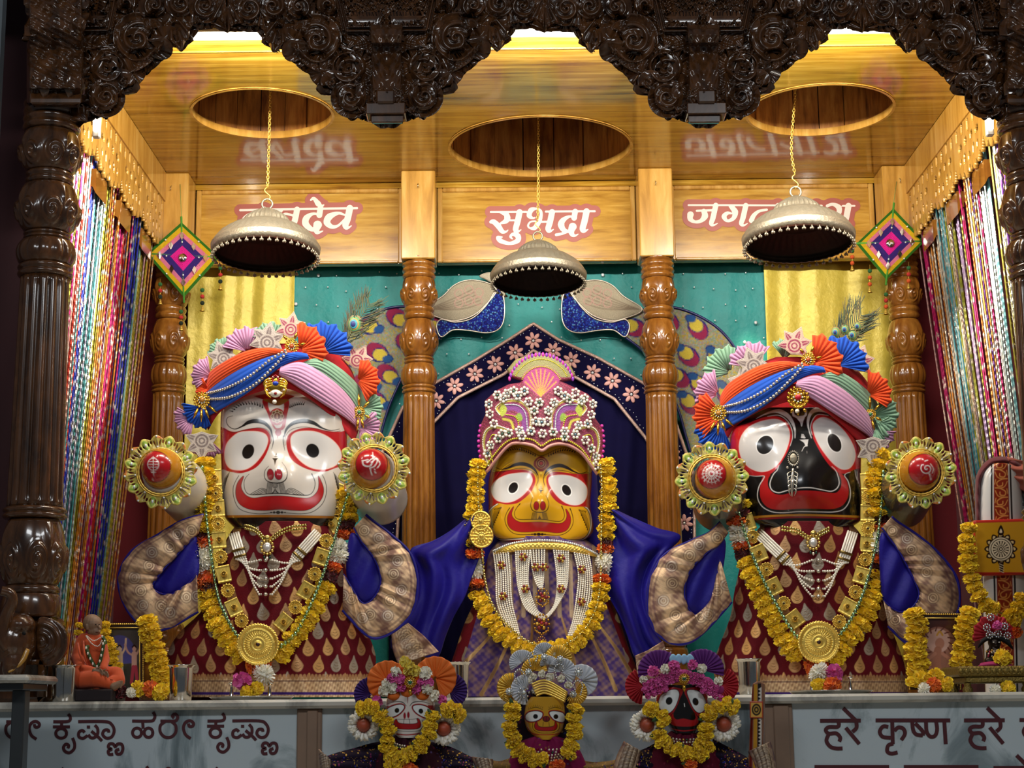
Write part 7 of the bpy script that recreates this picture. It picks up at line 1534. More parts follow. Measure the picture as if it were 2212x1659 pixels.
def fY(p):
    small_face(p, TY, .1622, None, [[(470, 960), (520, 915), (620, 905), (685, 930), (670, 990), (600, 1030), (520, 1035), (475, 1010)], [(785, 920), (860, 905), (960, 930), (990, 1000), (960, 1045), (880, 1030), (820, 990)]], [(597, 972, 32, 32, 0), (868, 975, 32, 32, 0)],
      [(610, 1045), (585, 1100), (620, 1150), (740, 1162), (850, 1152), (885, 1100), (860, 1045), (842, 1100), (740, 1116), (640, 1106)], [(740, 1005, 52, 42, '#4a1c10'), (722, 1000, 14, 30, '#7a1a1a'), (760, 1000, 14, 30, '#7a1a1a')],
      lines=[([(500, 880), (600, 850), (690, 880)], [.6, 1.6, .8], K), ([(770, 880), (860, 850), (960, 880)], [.8, 1.6, .6], K), ([(560, 1060), (565, 1140), (640, 1185), (740, 1192), (840, 1185), (910, 1140), (915, 1060)], 1.1, K), ([(490, 1120), (560, 1200), (740, 1215), (920, 1195), (990, 1110)], 2, '#a3171a'), ([(700, 1050), (695, 1100)], 1, K), ([(775, 1050), (780, 1100)], 1, K)])
    p.drops(TY([(500, 850), (600, 815), (720, 850)]), 9, 3, 1, K); p.drops(TY([(960, 850), (860, 815), (750, 850)]), 9, 3, 1, K, -1)
def fJ(p):
    p.fill(TJ([(300, 600), (740, 600), (720, 760), (600, 980), (420, 960), (300, 900)]), '#9c171c'); p.fill(TJ([(820, 600), (1250, 600), (1250, 900), (1100, 960), (960, 960), (840, 760)]), '#9c171c')
    small_face(p, TJ, .1622, None, [[(450, 780), (490, 690), (600, 625), (690, 620), (720, 680), (690, 790), (640, 880), (570, 930), (500, 900), (455, 840)], [(830, 640), (900, 620), (1000, 650), (1060, 740), (1075, 830), (1040, 900), (980, 920), (920, 870), (870, 770)]], [(588, 765, 44, 52, .3), (940, 775, 40, 52, -.3)],
      [(640, 930), (595, 1010), (610, 1070), (700, 1102), (900, 1102), (970, 1060), (976, 1000), (930, 930), (942, 990), (900, 1022), (780, 1000), (690, 1012), (650, 980)], [], lines=[([(790, 800), (795, 840)], 1.6, '#d8d4d0'), ([(600, 1130), (780, 1165), (1000, 1135)], 2.4, '#a3171a')], eyec='#9c171c')
tB, BB = small_idol('small white faced deity with orange paper fans, in front of the marble altar', 882, [(1494, 850, 924), (1510, 836, 936), (1535, 832, 940), (1560, 836, 934), (1580, 848, 916), (1594, 858, 902)], '#d4ccc4', fB, [(1584, 860, 902), (1605, 830, 930), (1640, 806, 960), (1700, 790, 980), (1790, 775, 995)], '#34101e')
tY, BY = small_idol('small yellow faced deity with a silver and white crown, in front of the marble altar', 1180, [(1505, 1146, 1212), (1520, 1136, 1219), (1550, 1132, 1221), (1575, 1138, 1216), (1590, 1152, 1206), (1598, 1164, 1194)], '#c08e1e', fY, [(1588, 1156, 1204), (1605, 1120, 1240), (1640, 1100, 1262), (1700, 1085, 1280), (1790, 1070, 1295)], '#7a1446')
tJ, BJ = small_idol('small black faced deity with rows of pink roses, in front of the marble altar', 1478, [(1480, 1436, 1518), (1500, 1420, 1528), (1525, 1416, 1530), (1548, 1428, 1522), (1570, 1444, 1514), (1584, 1452, 1508)], '#14100e', fJ, [(1574, 1456, 1504), (1600, 1424, 1534), (1640, 1400, 1560), (1700, 1385, 1580), (1790, 1370, 1595)], '#5a0e26')
HD = Body([(1490, 1150, 1210), (1505, 1124, 1232), (1550, 1114, 1242), (1590, 1116, 1240), (1625, 1112, 1246)], SM+.03, .055, .03, 2.6, 2.2)
g = G(); HD.mesh(g, 70, 16, 50, '#1e1020', paint=lambda p: [p.ell(x, y, 2.2, 2.2, c) for x, y, c in zip(np.random.default_rng(1).uniform(1118, 1240, 70), np.random.default_rng(2).uniform(1490, 1625, 70), ('#6a2040', '#8a7040', '#2a3a7a')*24)]); g.build('hood', MT['zari'], tY)
# flower ringed hand knobs
KN = mat('terracotta_knob', '#a5482e', rough=.5, vary=.15, vs=90)
for root, pts in ((tB, ((786, 1566, 33), (959, 1574, 34))), (tJ, ((1397, 1566, 34), (1563, 1564, 36)))):
    for x, y, R in pts:
        g = G(); c = P(x, y, SM-.05); k = SM/FPX; sph(g, c, (R*.45*k, .03, R*.45*k), 22, 16); tube(g, [c+[0, .09, -.01], c], R*.42*k, 14); g.build('hand_knob', KN, root)
        t = thing('flower_ring', 'white petal ring on the %s hand knob of the small %s' % (('outer', 'inner')[int((x > 850) if root is tB else (x < 1450))] if False else ('pilaster side' if x < 800 else 'yellow deity side' if x < 1450 else 'painted staff side'), 'white faced deity' if root is tB else 'black faced deity'), 'flower ornament', c)
        g = G(); r = np.random.default_rng(int(x))
        for i in range(300):
            a = r.uniform(0, 6.28); L = R*r.uniform(.72, 1.12); dz = r.uniform(-.016, .006); d = np.array([math.cos(a), -math.sin(a)]); n = np.array([-d[1], d[0]])*R*.085
            q = np.array([x, y])+d*R*.42; m_ = np.array([x, y])+d*L*.8+n*r.uniform(-1, 1); e = np.array([x, y])+d*L; YY = c[1]+.004+dz
            g.add(np.vstack([PP([q-n*.7, q+n*.7], YY+.004), PP([m_-n*1.2, m_+n*1.2], YY-.006), PP([e-n*.3, e+n*.3], YY-.002)]), np.array([(0, 1, 3, 2), (2, 3, 5, 4)]), col=('#efe9da', '#e3dcc6', '#f5f1e6')[i % 3])
        g.build('petals', MT['petal'], t, solid=.0008)
PAPER = {k: mat('paper_'+k, v, rough=.75, vary=.06) for k, v in (('orange', '#d8691c'), ('purple', '#3a1a6a'), ('violet', '#5f1f72'), ('red', '#a81220'), ('white', '#c9ccd2'), ('gold', '#a8873a'))}
def topper(lab, cx, cy, fans, roses, extra=None):
    t = thing('flower_headdress', lab, 'headdress', P(cx, cy, SM))
    for i, (c, x, y, R, a, sp, dy) in enumerate(fans):
        g = G(); pleat_fan(g, x, y, R, a, sp, SM+dy, 12 if R > 30 else 16, cup=.008, amp=.004, r0=.06, rag=.0, seed=i); g.build('paper_fan', PAPER[c] if c != 'gold' else MT['gold'], t, solid=.001)
    for kind, x, y, R in roses: flower(kind, P(x, y, SM-.062), R*SM/FPX, t)
    return t
tt = topper('headdress of pink and white roses with orange paper fans on the small white faced deity', 880, 1470,
  [('purple', 802, 1500, 34, 175, 75, .03), ('purple', 970, 1492, 36, 0, 75, .03), ('orange', 838, 1472, 41, 110, 130, .0), ('orange', 940, 1464, 42, 60, 135, .0)],
  [('pink', 846, 1466, 12), ('pink', 864, 1468, 12), ('white_rose', 855, 1452, 13), ('white_rose', 830, 1492, 13), ('white_rose', 846, 1486, 13), ('white_rose', 835, 1478, 12), ('yellow_rose', 884, 1444, 17), ('yellow_rose', 876, 1430, 12), ('yellow_rose', 898, 1450, 12), ('white_rose', 918, 1454, 14), ('pink', 912, 1476, 12), ('pink', 900, 1490, 11), ('pink', 866, 1486, 11), ('white_rose', 924, 1488, 14), ('white_rose', 940, 1504, 13), ('pink', 955, 1512, 12), ('pink', 812, 1517, 14), ('pink', 928, 1474, 10)])
g = G(); [sph(g, P(x, y, SM-.05), (.020, .012, .014), 10, 6) for x, y in ((850, 1502), (880, 1496), (912, 1502), (866, 1484), (900, 1484), (884, 1466))]; g.build('orange_base_cloth', PAPER['orange'], tt)
brooch(tt, 886, 1474, 12, SM-.075, '#0e6a4a', [(1.57, 14)])
tj = topper('pink rose headdress with violet and red paper fans on the small black faced deity', 1478, 1470,
  [('red', 1390, 1482, 36, 190, 75, .03), ('red', 1556, 1480, 36, -10, 75, .03), ('violet', 1424, 1450, 42, 120, 78, .02), ('violet', 1518, 1448, 42, 62, 78, .02)],
  [('white_rose', 1390, 1468, 9), ('pink', 1412, 1450, 13), ('white_rose', 1436, 1446, 11), ('pink', 1456, 1438, 11), ('pink', 1496, 1436, 11), ('white_rose', 1516, 1444, 11), ('white_rose', 1552, 1472, 10)]+[('pink', 1394+i*11.5, 1490-(i if i < 7 else 13-i)*4.4, 8.5) for i in range(14)]+[('pink', 1397+i*11.5, 1478-(i if i < 6 else 12-i)*4.4, 8.5) for i in range(14)]+[('pink', 1400+i*12, 1502-(i if i < 6 else 12-i)*5, 8) for i in (0, 1, 2, 3, 10, 11, 12, 13)]+[('pink', 1430+i*12, 1462-(4 if i in (2, 3, 4, 5) else 0), 8.5) for i in range(8)])
g = G(); [sph(g, P(x, y, SM-.045), (.022, .012, .016), 10, 6) for x, y in ((1405, 1486), (1430, 1474), (1455, 1464), (1478, 1458), (1500, 1464), (1524, 1474), (1548, 1490))]; g.build('pink_base_cloth', mat('pink_felt', '#9c2a72', rough=.9), tj)
brooch(tj, 1478, 1466, 11, SM-.085, '#0e5a3a', [(1.57, 16)])
g = G(); [plate(g, [(1452+i*12, 1436), (1446+i*12, 1422), (1454+i*12, 1412), (1464+i*12, 1424)], SM-.02, .002, .003, 4, 3) for i in range(4)]; g.build('pale_blue_ribbon', mat('pale_blue_ribbon', '#8fc0de', rough=.6), tj)
ty = topper('headdress of white paper and gold foil fans on the small yellow faced deity', 1180, 1440,
  [('white', 1176, 1412, 22, 90, 100, .03), ('white', 1128, 1432, 26, 120, 95, .03), ('gold', 1206, 1424, 28, 70, 100, .025), ('white', 1256, 1470, 32, 20, 120, .02), ('gold', 1106, 1486, 30, 190, 110, .02), ('gold', 1154, 1450, 26, 100, 100, .01), ('white', 1214, 1452, 28, 60, 120, .005), ('white', 1136, 1490, 30, 170, 110, -.01), ('gold', 1240, 1496, 26, -40, 100, .0), ('gold', 1112, 1502, 22, 230, 80, .0), ('white', 1186, 1436, 18, 90, 100, .0)],
  [('white_rose', 1152, 1462, 9), ('white_rose', 1170, 1456, 9), ('white_rose', 1188, 1462, 9), ('white_rose', 1212, 1466, 9), ('white_rose', 1228, 1480, 9), ('white_rose', 1146, 1470, 7)])
g = G()
for i in range(6): q = cat([(1148+i*2, 1478+i*5), (1180, 1470+i*5.5), (1226-i, 1496+i*4)], 8); tube(g, PP(q, SM-.062+.002*i), .003, 7)
g.build('gold_cord_wrap', MT['gold'], ty)
for (x, y, R) in ((1132, 1496, 11), (1176, 1420, 6), (1210, 1424, 6), (1250, 1452, 7), (1156, 1492, 6), (1238, 1500, 6), (1100, 1494, 6), (1142, 1452, 6)):
    g = G()
    for a in range(8): sph(g, P(x+R*math.cos(a*.785), y+R*math.sin(a*.785), SM-.03), .0036, 6, 5, col=lin('#cfd2d4', .9))
    sph(g, P(x, y, SM-.034), .006, 8, 6, col=lin('#e6f0f0', .6)); g.build('stone_flower', MT['goldatt'], ty)
for (x, y, f) in ((1152, 1418, 1), (1208, 1444, 1), (1248, 1480, -1), (1122, 1456, 1)): g = G(); q = cat([(x-f*6, y+20), (x-f*10, y), (x, y-10), (x+f*9, y-2), (x+f*6, y+10)], 8); beads(g, PP(q, SM-.03), .003, 1.9, nu=6, nv=5, col=lin('#cfd2d4', .9)); g.build('silver_curl', MT['goldatt'], ty)
YS = lambda x, y: SM-.085
garland('small marigold garland on the white faced deity, with an orange bloom at the bottom', [('marigold', [(778, 1532), (796, 1528), (812, 1532)], 15), ('marigold', [(822, 1546), (836, 1570), (838, 1592), (832, 1610), (842, 1628), (862, 1640), (880, 1630), (900, 1622), (912, 1606), (920, 1590), (930, 1570), (936, 1548)], 18), ('marigold', [(960, 1536), (980, 1534), (994, 1545)], 15), ('marigold', [(842, 1648), (862, 1654)], 17), ('orange', [(888, 1656)], 20)], YS, 16, jit=3, leaves=1)
garland('marigold garland on the small yellow faced deity, with an orange bloom at the bottom', [('marigold', [(1108, 1528), (1104, 1556), (1108, 1588), (1118, 1618), (1142, 1636), (1170, 1640)], 19), ('orange', [(1200, 1656)], 24), ('marigold', [(1226, 1626), (1238, 1604), (1246, 1582), (1240, 1558), (1246, 1530)], 19), ('marigold', [(1110, 1604), (1130, 1625), (1158, 1645)], 20)], YS, 16.5, jit=4, leaves=1)
garland('small marigold garland on the black faced deity, with an orange bloom at the bottom', [('marigold', [(1400, 1528), (1410, 1532)], 12), ('marigold', [(1426, 1548), (1434, 1562)], 14), ('marigold', [(1424, 1586), (1428, 1602), (1452, 1610), (1474, 1628), (1500, 1622), (1520, 1604), (1528, 1582), (1526, 1560), (1532, 1542), (1548, 1528), (1566, 1520), (1584, 1530)], 18), ('marigold', [(1508, 1634), (1532, 1610)], 18), ('orange', [(1492, 1650)], 26)], YS, 16, jit=3, leaves=1)
for nm, cx, y, w in (('small white faced deity', 882, 1604, 34), ('small yellow faced deity', 1182, 1612, 54), ('small black faced deity', 1480, 1590, 48)):
    g = G(); r = np.random.default_rng(cx)
    for j in range(5):
        for i in range(14): u = -1+2*i/13; sph(g, P(cx+u*w*(1-.08*j), y+j*6-8*(1-u*u)*-1, SM-.068), .0036, 6, 5, col=lin(('#d8cdb0', '#c9a84a', '#e8e4da', '#2a5a3a', '#8a1a2a')[0 if r.random() < .45 else r.integers(5)], .7))
    tag(g.build('stone_choker', MT['goldatt']), 'glittering stone choker under the chin of the '+nm, 'necklace')
# dark shawl arms and gold cuffs of the small deities
SHAWL = MT['zari'].copy(); SHAWL.name = 'dark_brocade'
def speck(p):
    r = np.random.default_rng(3)
    for i in range(260): c = p.px[r.integers(len(p.px))]; d = np.hypot(*(p.px-c).T); p.C[d < r.uniform(.5, 1.7)] = lin(('#b08a3a', '#c8a04a', '#7a2a5a', '#3a3a9a')[i % 4], .5)
def sarm(root, A, B, cuffA=None, cuffB=None, m=SHAWL, cm=None):
    g = G(); loft(g, A, B, SM+.01, 120, 90, lambda Tt, S: .03*np.sin(S*PI)+.004*np.sin(S*22+Tt*6), col='#1a0d24' if m is SHAWL else '#8a6a34', paint=speck); g.build('shawl', m, root, solid=.004)
    if cuffA: g = G(); loft(g, cuffA, cuffB, SM-.01, 40, 24, lambda Tt, S: .03*np.sin(S*PI)+.004*np.sin(S*30), col='#b8923c', paint=brocade); g.build('gold_cuff', MT['zari'], root, solid=.004)
sarm(tB, [(836, 1602), (780, 1612), (706, 1636)], [(840, 1690), (770, 1690), (690, 1690)], [(690, 1618), (694, 1650), (700, 1690)], [(712, 1642), (716, 1665), (722, 1690)])
sarm(tB, [(920, 1600), (970, 1612), (1020, 1636)], [(920, 1690), (970, 1690), (1030, 1690)], [(1020, 1634), (1030, 1660), (1036, 1690)], [(1062, 1640), (1066, 1664), (1070, 1690)])
sarm(tJ, [(1430, 1602), (1400, 1614), (1370, 1632)], [(1430, 1690), (1400, 1690), (1360, 1690)], [(1350, 1602), (1334, 1636), (1318, 1690)], [(1384, 1622), (1378, 1650), (1370, 1690)])
sarm(tJ, [(1540, 1596), (1590, 1622), (1640, 1650)], [(1540, 1690), (1590, 1690), (1640, 1690)], [(1618, 1622), (1630, 1650), (1640, 1690)], [(1662, 1602), (1672, 1640), (1678, 1690)])
gs = MT['glit'].copy(); gs.name = 'gold_sequin_cloth'
sarm(tY, [(1130, 1632), (1080, 1644), (1030, 1640)], [(1130, 1690), (1080, 1690), (1030, 1690)], m=gs); sarm(tY, [(1230, 1632), (1280, 1646), (1340, 1640)], [(1230, 1690), (1280, 1690), (1340, 1690)], m=gs)
# ---- painted staff beside the small black faced deity
def staff():
    t = thing('painted_staff', 'small round topped painted staff with a wheel plaque beside the small black faced deity', 'staff', P(1637, 1690, SM))
    def ps(p):
        p.fill([(1622, 1470), (1628, 1470), (1622, 1800), (1616, 1800)], '#6a1a12', smooth=False); p.fill([(1629, 1478), (1636, 1478), (1634, 1800), (1625, 1800)], '#b8851f', smooth=False); p.fill([(1637, 1476), (1644, 1476), (1644, 1800), (1635, 1800)], '#1a1210', smooth=False)
        for k in range(24): p.fill([(1645, 1484+k*8), (1638, 1489+k*8), (1645, 1494+k*8)], '#cfc6ba', smooth=False)
    B = Body([(1472, 1634, 1644), (1476, 1628, 1650), (1486, 1625, 1653), (1560, 1620, 1652), (1690, 1614, 1650), (1800, 1612, 1650)], SM, .02, .02, 2.6, 2.2); g = G(); B.mesh(g, 90, 14, 260, '#8a6048', paint=ps); g.build('shaft', MT['paint'], t)
    def pp(p):
        p.fill([(1619, 1514), (1649, 1514), (1649, 1552), (1619, 1552)], '#a83018', smooth=False); p.fill([(1622, 1518), (1646, 1518), (1646, 1549), (1622, 1549)], '#d0a04a', smooth=False)
        p.ell(1634, 1533, 10, 13, '#2a1c10'); [p.ell(1634, 1533, r, r*1.3, c) for r, c in ((7, '#b08a3a'), (5, '#2a1c10'), (2.4, '#b08a3a'))]
    g = G(); plate(g, [(1620, 1515), (1648, 1515), (1648, 1551), (1620, 1551)], SM-.024, .006, .001, 2, 1.0, col='#a83018', paint=pp, smooth=False); g.build('plaque', MT['paint'], t)
staff()
# ================================================================== things standing on the altar
def blobs(g, items):
    for a, b, ra, rb in items:
        a, b = np.array(a, float), np.array(b, float); n = max(2, int(np.linalg.norm(b-a)/(min(ra, rb)*.35))+1)
        for u in np.linspace(0, 1, n): sph(g, a+(b-a)*u, ra+(rb-ra)*u, 14, 10)
def fuse(o, v, it=8):
    m = o.modifiers.new('fuse', 'REMESH'); m.mode = 'VOXEL'; m.voxel_size = v; m.use_smooth_shade = True
    s = o.modifiers.new('soften', 'SMOOTH'); s.iterations = it; return o
def cup(lab, x, top, bot, rw, Y):
    k = Y/FPX; c = P(x, bot, Y); c[2] = ALT; z = P(x, top, Y)[2]-ALT; r = rw*k
    t = thing('steel_tumbler', lab, 'tumbler', c, 'steel tumblers on the altar'); g = G()
    pr = [(.001, 0), (r*.74, 0), (r*.78, .003), (r*.80, z*.3), (r*.86, z*.9), (r*.90, z*.95), (r, z*.985), (r*1.02, z), (r*.98, z), (r*.86, z*.95), (r*.82, z*.88), (r*.74, .006), (.001, .006)]
    lathe(g, pr, c, 64); g.build('vessel', MT['steel'], t)
cup('steel tumbler at the elephant head, left of the seated orange statue', 140, 1437, 1512, 33, 5.03)
cup('steel tumbler between the marigold strung picture and the white faced deity', 390, 1436, 1508, 29, 5.14)
cup('steel tumbler behind the small white faced deity headdress', 988, 1430, 1504, 29, 5.14)
cup('steel tumbler in front of the black faced deity robe, behind the painted staff', 1620, 1423, 1497, 28, 5.14)
def tray(lab, x0, x1, pegs, y, Y):
    c = P((x0+x1)/2, y, Y); c[2] = ALT; k = Y/FPX; r = (x1-x0)/2*k
    t = thing('silver_tray', lab, 'tray', c); g = G(); lathe(g, [(.001, .003), (r*.9, .003), (r, .012), (r*1.01, .014), (r*.99, .014), (r*.9, .006), (.001, .006)], (c[0], c[1]+.02, ALT-.002), 64); g.build('plate', MT['steel'], t)
    for px, py in pegs:
        b = P(px, y, Y-.03); h = P(px, py, Y-.03)[2]-ALT; g = G(); lathe(g, [(.0005, .002), (.010, .003), (.006, .008), (.005, h*.8), (.006, h*.85), (.0105, h*.92), (.010, h*.98), (.0005, h)], (b[0], b[1], ALT+.001), 20); g.build('peg', MT['steel'], t)
tray('round silver tray with two pegs and flowers before the white faced deity', 452, 632, [(500, 1474), (582, 1474)], 1508, 5.16)
tray('round silver tray with two pegs and flowers before the black faced deity', 1708, 1886, [(1755, 1464), (1837, 1462)], 1496, 5.16)
def loose(kind, x, y, R, Y, lab, cat_='flower'):
    o = flower(kind, P(x, y, Y), R*Y/FPX, None, (lab, cat_)); return o
for d in (('pink', 523, 1472, 21, 5.10, 'pink rose on the silver tray before the white faced deity'), ('white', 570, 1456, 24, 5.12, 'white chrysanthemum on the silver tray before the white faced deity'), ('marigold', 532, 1495, 15, 5.09, 'yellow marigold under the pink rose on the silver tray'), ('marigold', 553, 1488, 17, 5.10, 'yellow marigold between the two pegs of the tray before the white faced deity'),
          ('pink', 1804, 1454, 19, 5.10, 'pink rose on the silver tray before the black faced deity'), ('white', 1768, 1452, 22, 5.12, 'white chrysanthemum on the silver tray before the black faced deity'), ('marigold', 1768, 1480, 17, 5.10, 'yellow marigold on the silver tray before the black faced deity'), ('orange', 1798, 1480, 20, 5.08, 'orange marigold on the silver tray before the black faced deity'),
          ('wine', 262, 1496, 14, 5.08, 'dark red rose at the foot of the seated orange statue'), ('white', 283, 1496, 12, 5.06, 'white flower by the foot of the seated orange statue'), ('marigold', 298, 1488, 18, 5.08, 'yellow marigold beside the foot of the seated orange statue'), ('orange', 326, 1488, 19, 5.08, 'orange marigold below the picture strung with marigolds'), ('marigold', 347, 1496, 19, 5.07, 'yellow marigold beside the tumbler, below the picture with dancers'),
          ('marigold', 1992, 1468, 20, 5.12, 'yellow marigold at the bottom of the framed picture of a seated figure'), ('marigold', 2022, 1462, 20, 5.12, 'yellow marigold beside the throne leg, below the framed picture'), ('orange', 2016, 1480, 18, 5.09, 'orange marigold below the framed picture of a seated figure'), ('white', 1996, 1490, 17, 5.07, 'white chrysanthemum at the altar edge below the framed picture'), ('marigold', 2046, 1478, 17, 5.09, 'yellow marigold tucked against the throne leg'),
          ('marigold', 2166, 1422, 20, 5.14, 'yellow marigold lying on the brass throne before the tiny statue'), ('marigold', 2178, 1486, 17, 5.10, 'yellow marigold lying under the brass throne'), ('white', 2150, 1490, 14, 5.10, 'white flower lying under the brass throne')): loose(*d)
# ---- framed pictures
def picture(lab, x0, x1, y0, y1, Y, paint, base, tilt):
    k = Y/FPX; t = thing('framed_picture', lab, 'picture', P((x0+x1)/2, y1, Y))
    g = G(); fieldplate(g, lambda q: np.maximum(sdf(q, [(x0, y0), (x1, y0), (x1, y1), (x0, y1)]), -sdf(q, [(x0+11, y0+11), (x1-11, y0+11), (x1-11, y1-9), (x0+11, y1-9)])), x0-3, x1+3, y0-3, y1+3, 1.5, Y, .014); g.build('frame', mat('dark_frame', '#2a1a10', rough=.3), t, smooth=False)
    g = G(); beads(g, PP([(x0+2, y0+3), (x1-2, y0+3)], Y-.015), .0030, 2.0); beads(g, PP([(x0+3, y0+3), (x0+3, y1-2)], Y-.015), .0030, 2.0); beads(g, PP([(x1-3, y0+3), (x1-3, y1-2)], Y-.015), .0030, 2.0); tube(g, PP([(x0+10, y0+11), (x1-10, y0+11), (x1-10, y1-9), (x0+10, y1-9)], Y-.014), .003, 6, True); g.build('gold_beading', MT['gold'], t)
    g = G(); plate(g, [(x0+8, y0+8), (x1-8, y0+8), (x1-8, y1-7), (x0+8, y1-7)], Y-.004, .004, 0, 4, 1.3, col=base, paint=paint, smooth=False); g.build('print', MT['print'], t)
MT['print'] = mat('glossy_print', rough=.2, attr=True, vary=.1, coat=.4)
def dancers(p):
    p.ell(258, 1412, 34, 40, '#4a4a8a'); p.fill([(190, 1440), (320, 1430), (320, 1500), (190, 1500)], '#3a3a34', smooth=False)
    for x, c, w in ((258, '#d8b89a', 9), (290, '#c89a8a', 7), (228, '#b8907a', 7)):
        p.line([(x, 1412), (x, 1440)], w*1.6, c); p.ell(x, 1402, w*.6, w*.75, c); p.line([(x+3, 1416), (x+12, 1400), (x+14, 1380)], 4, c); p.line([(x-3, 1416), (x-14, 1408), (x-20, 1392)], 4, c); p.line([(x-2, 1440), (x-6, 1475)], w, '#a83a4a' if x > 270 else '#c8b060'); p.line([(x+3, 1440), (x+7, 1475)], w, '#a83a4a' if x > 270 else '#d8cfb0'); p.line([(x-4, 1398), (x, 1394), (x+4, 1398)], 3, '#1a1210')
def seated(p):
    p.ell(2026, 1400, 40, 46, '#9a6a5a'); p.ell(2026, 1384, 26, 26, '#d0a89a')
    for k in range(14): a = k*.45; p.line([(2026+24*math.cos(a), 1388+26*math.sin(a)), (2026+38*math.cos(a+.2), 1388+38*math.sin(a+.2))], [3, 1.2], '#5a2a24')
    p.ell(2030, 1390, 10, 12, '#b8806a'); p.line([(2026, 1404), (2022, 1440), (2030, 1462)], [16, 22, 30], '#a8705a'); p.line([(2020, 1412), (2002, 1430), (2012, 1446)], 7, '#b8806a'); p.line([(2036, 1412), (2052, 1426), (2046, 1444)], 7, '#b8806a'); p.fill([(1996, 1450), (2058, 1448), (2066, 1482), (1992, 1482)], '#b06a40'); p.line([(2004, 1462), (2030, 1452), (2056, 1466)], 4, '#7a3a24'); p.line([(2024, 1372), (2030, 1364), (2036, 1372)], 4, '#c8963a')
picture('framed picture of dancers with raised arms, half hidden by the seated orange statue', 196, 312, 1345, 1500, 5.5, dancers, '#4a4644', 0)
picture('framed picture of a seated figure in brown tones, hung with marigolds', 1962, 2078, 1324, 1490, 5.5, seated, '#4e2c26', 0)
Yp = lambda x, y: 5.46
garland('marigold string hanging down the near edge of the picture with dancers', [('marigold', [(318, 1340), (326, 1370), (332, 1400), (338, 1424), (350, 1448), (346, 1470), (352, 1486)], 19)], Yp, 21)
garland('marigold string on the far edge of the picture, behind the seated orange statue', [('marigold', [(226, 1352), (230, 1378), (238, 1400), (242, 1424), (250, 1442)], 16)], Yp, 13)
garland('marigold string down the framed picture edge nearest the black faced deity', [('marigold', [(1976, 1326), (1980, 1360), (1978, 1400), (1984, 1440), (1978, 1470)], 18)], Yp, 21)
garland('marigold string down the framed picture edge nearest the painted standard', [('marigold', [(2096, 1324), (2088, 1350), (2082, 1380), (2080, 1410), (2076, 1432)], 18)], lambda x, y: 5.455, 21)
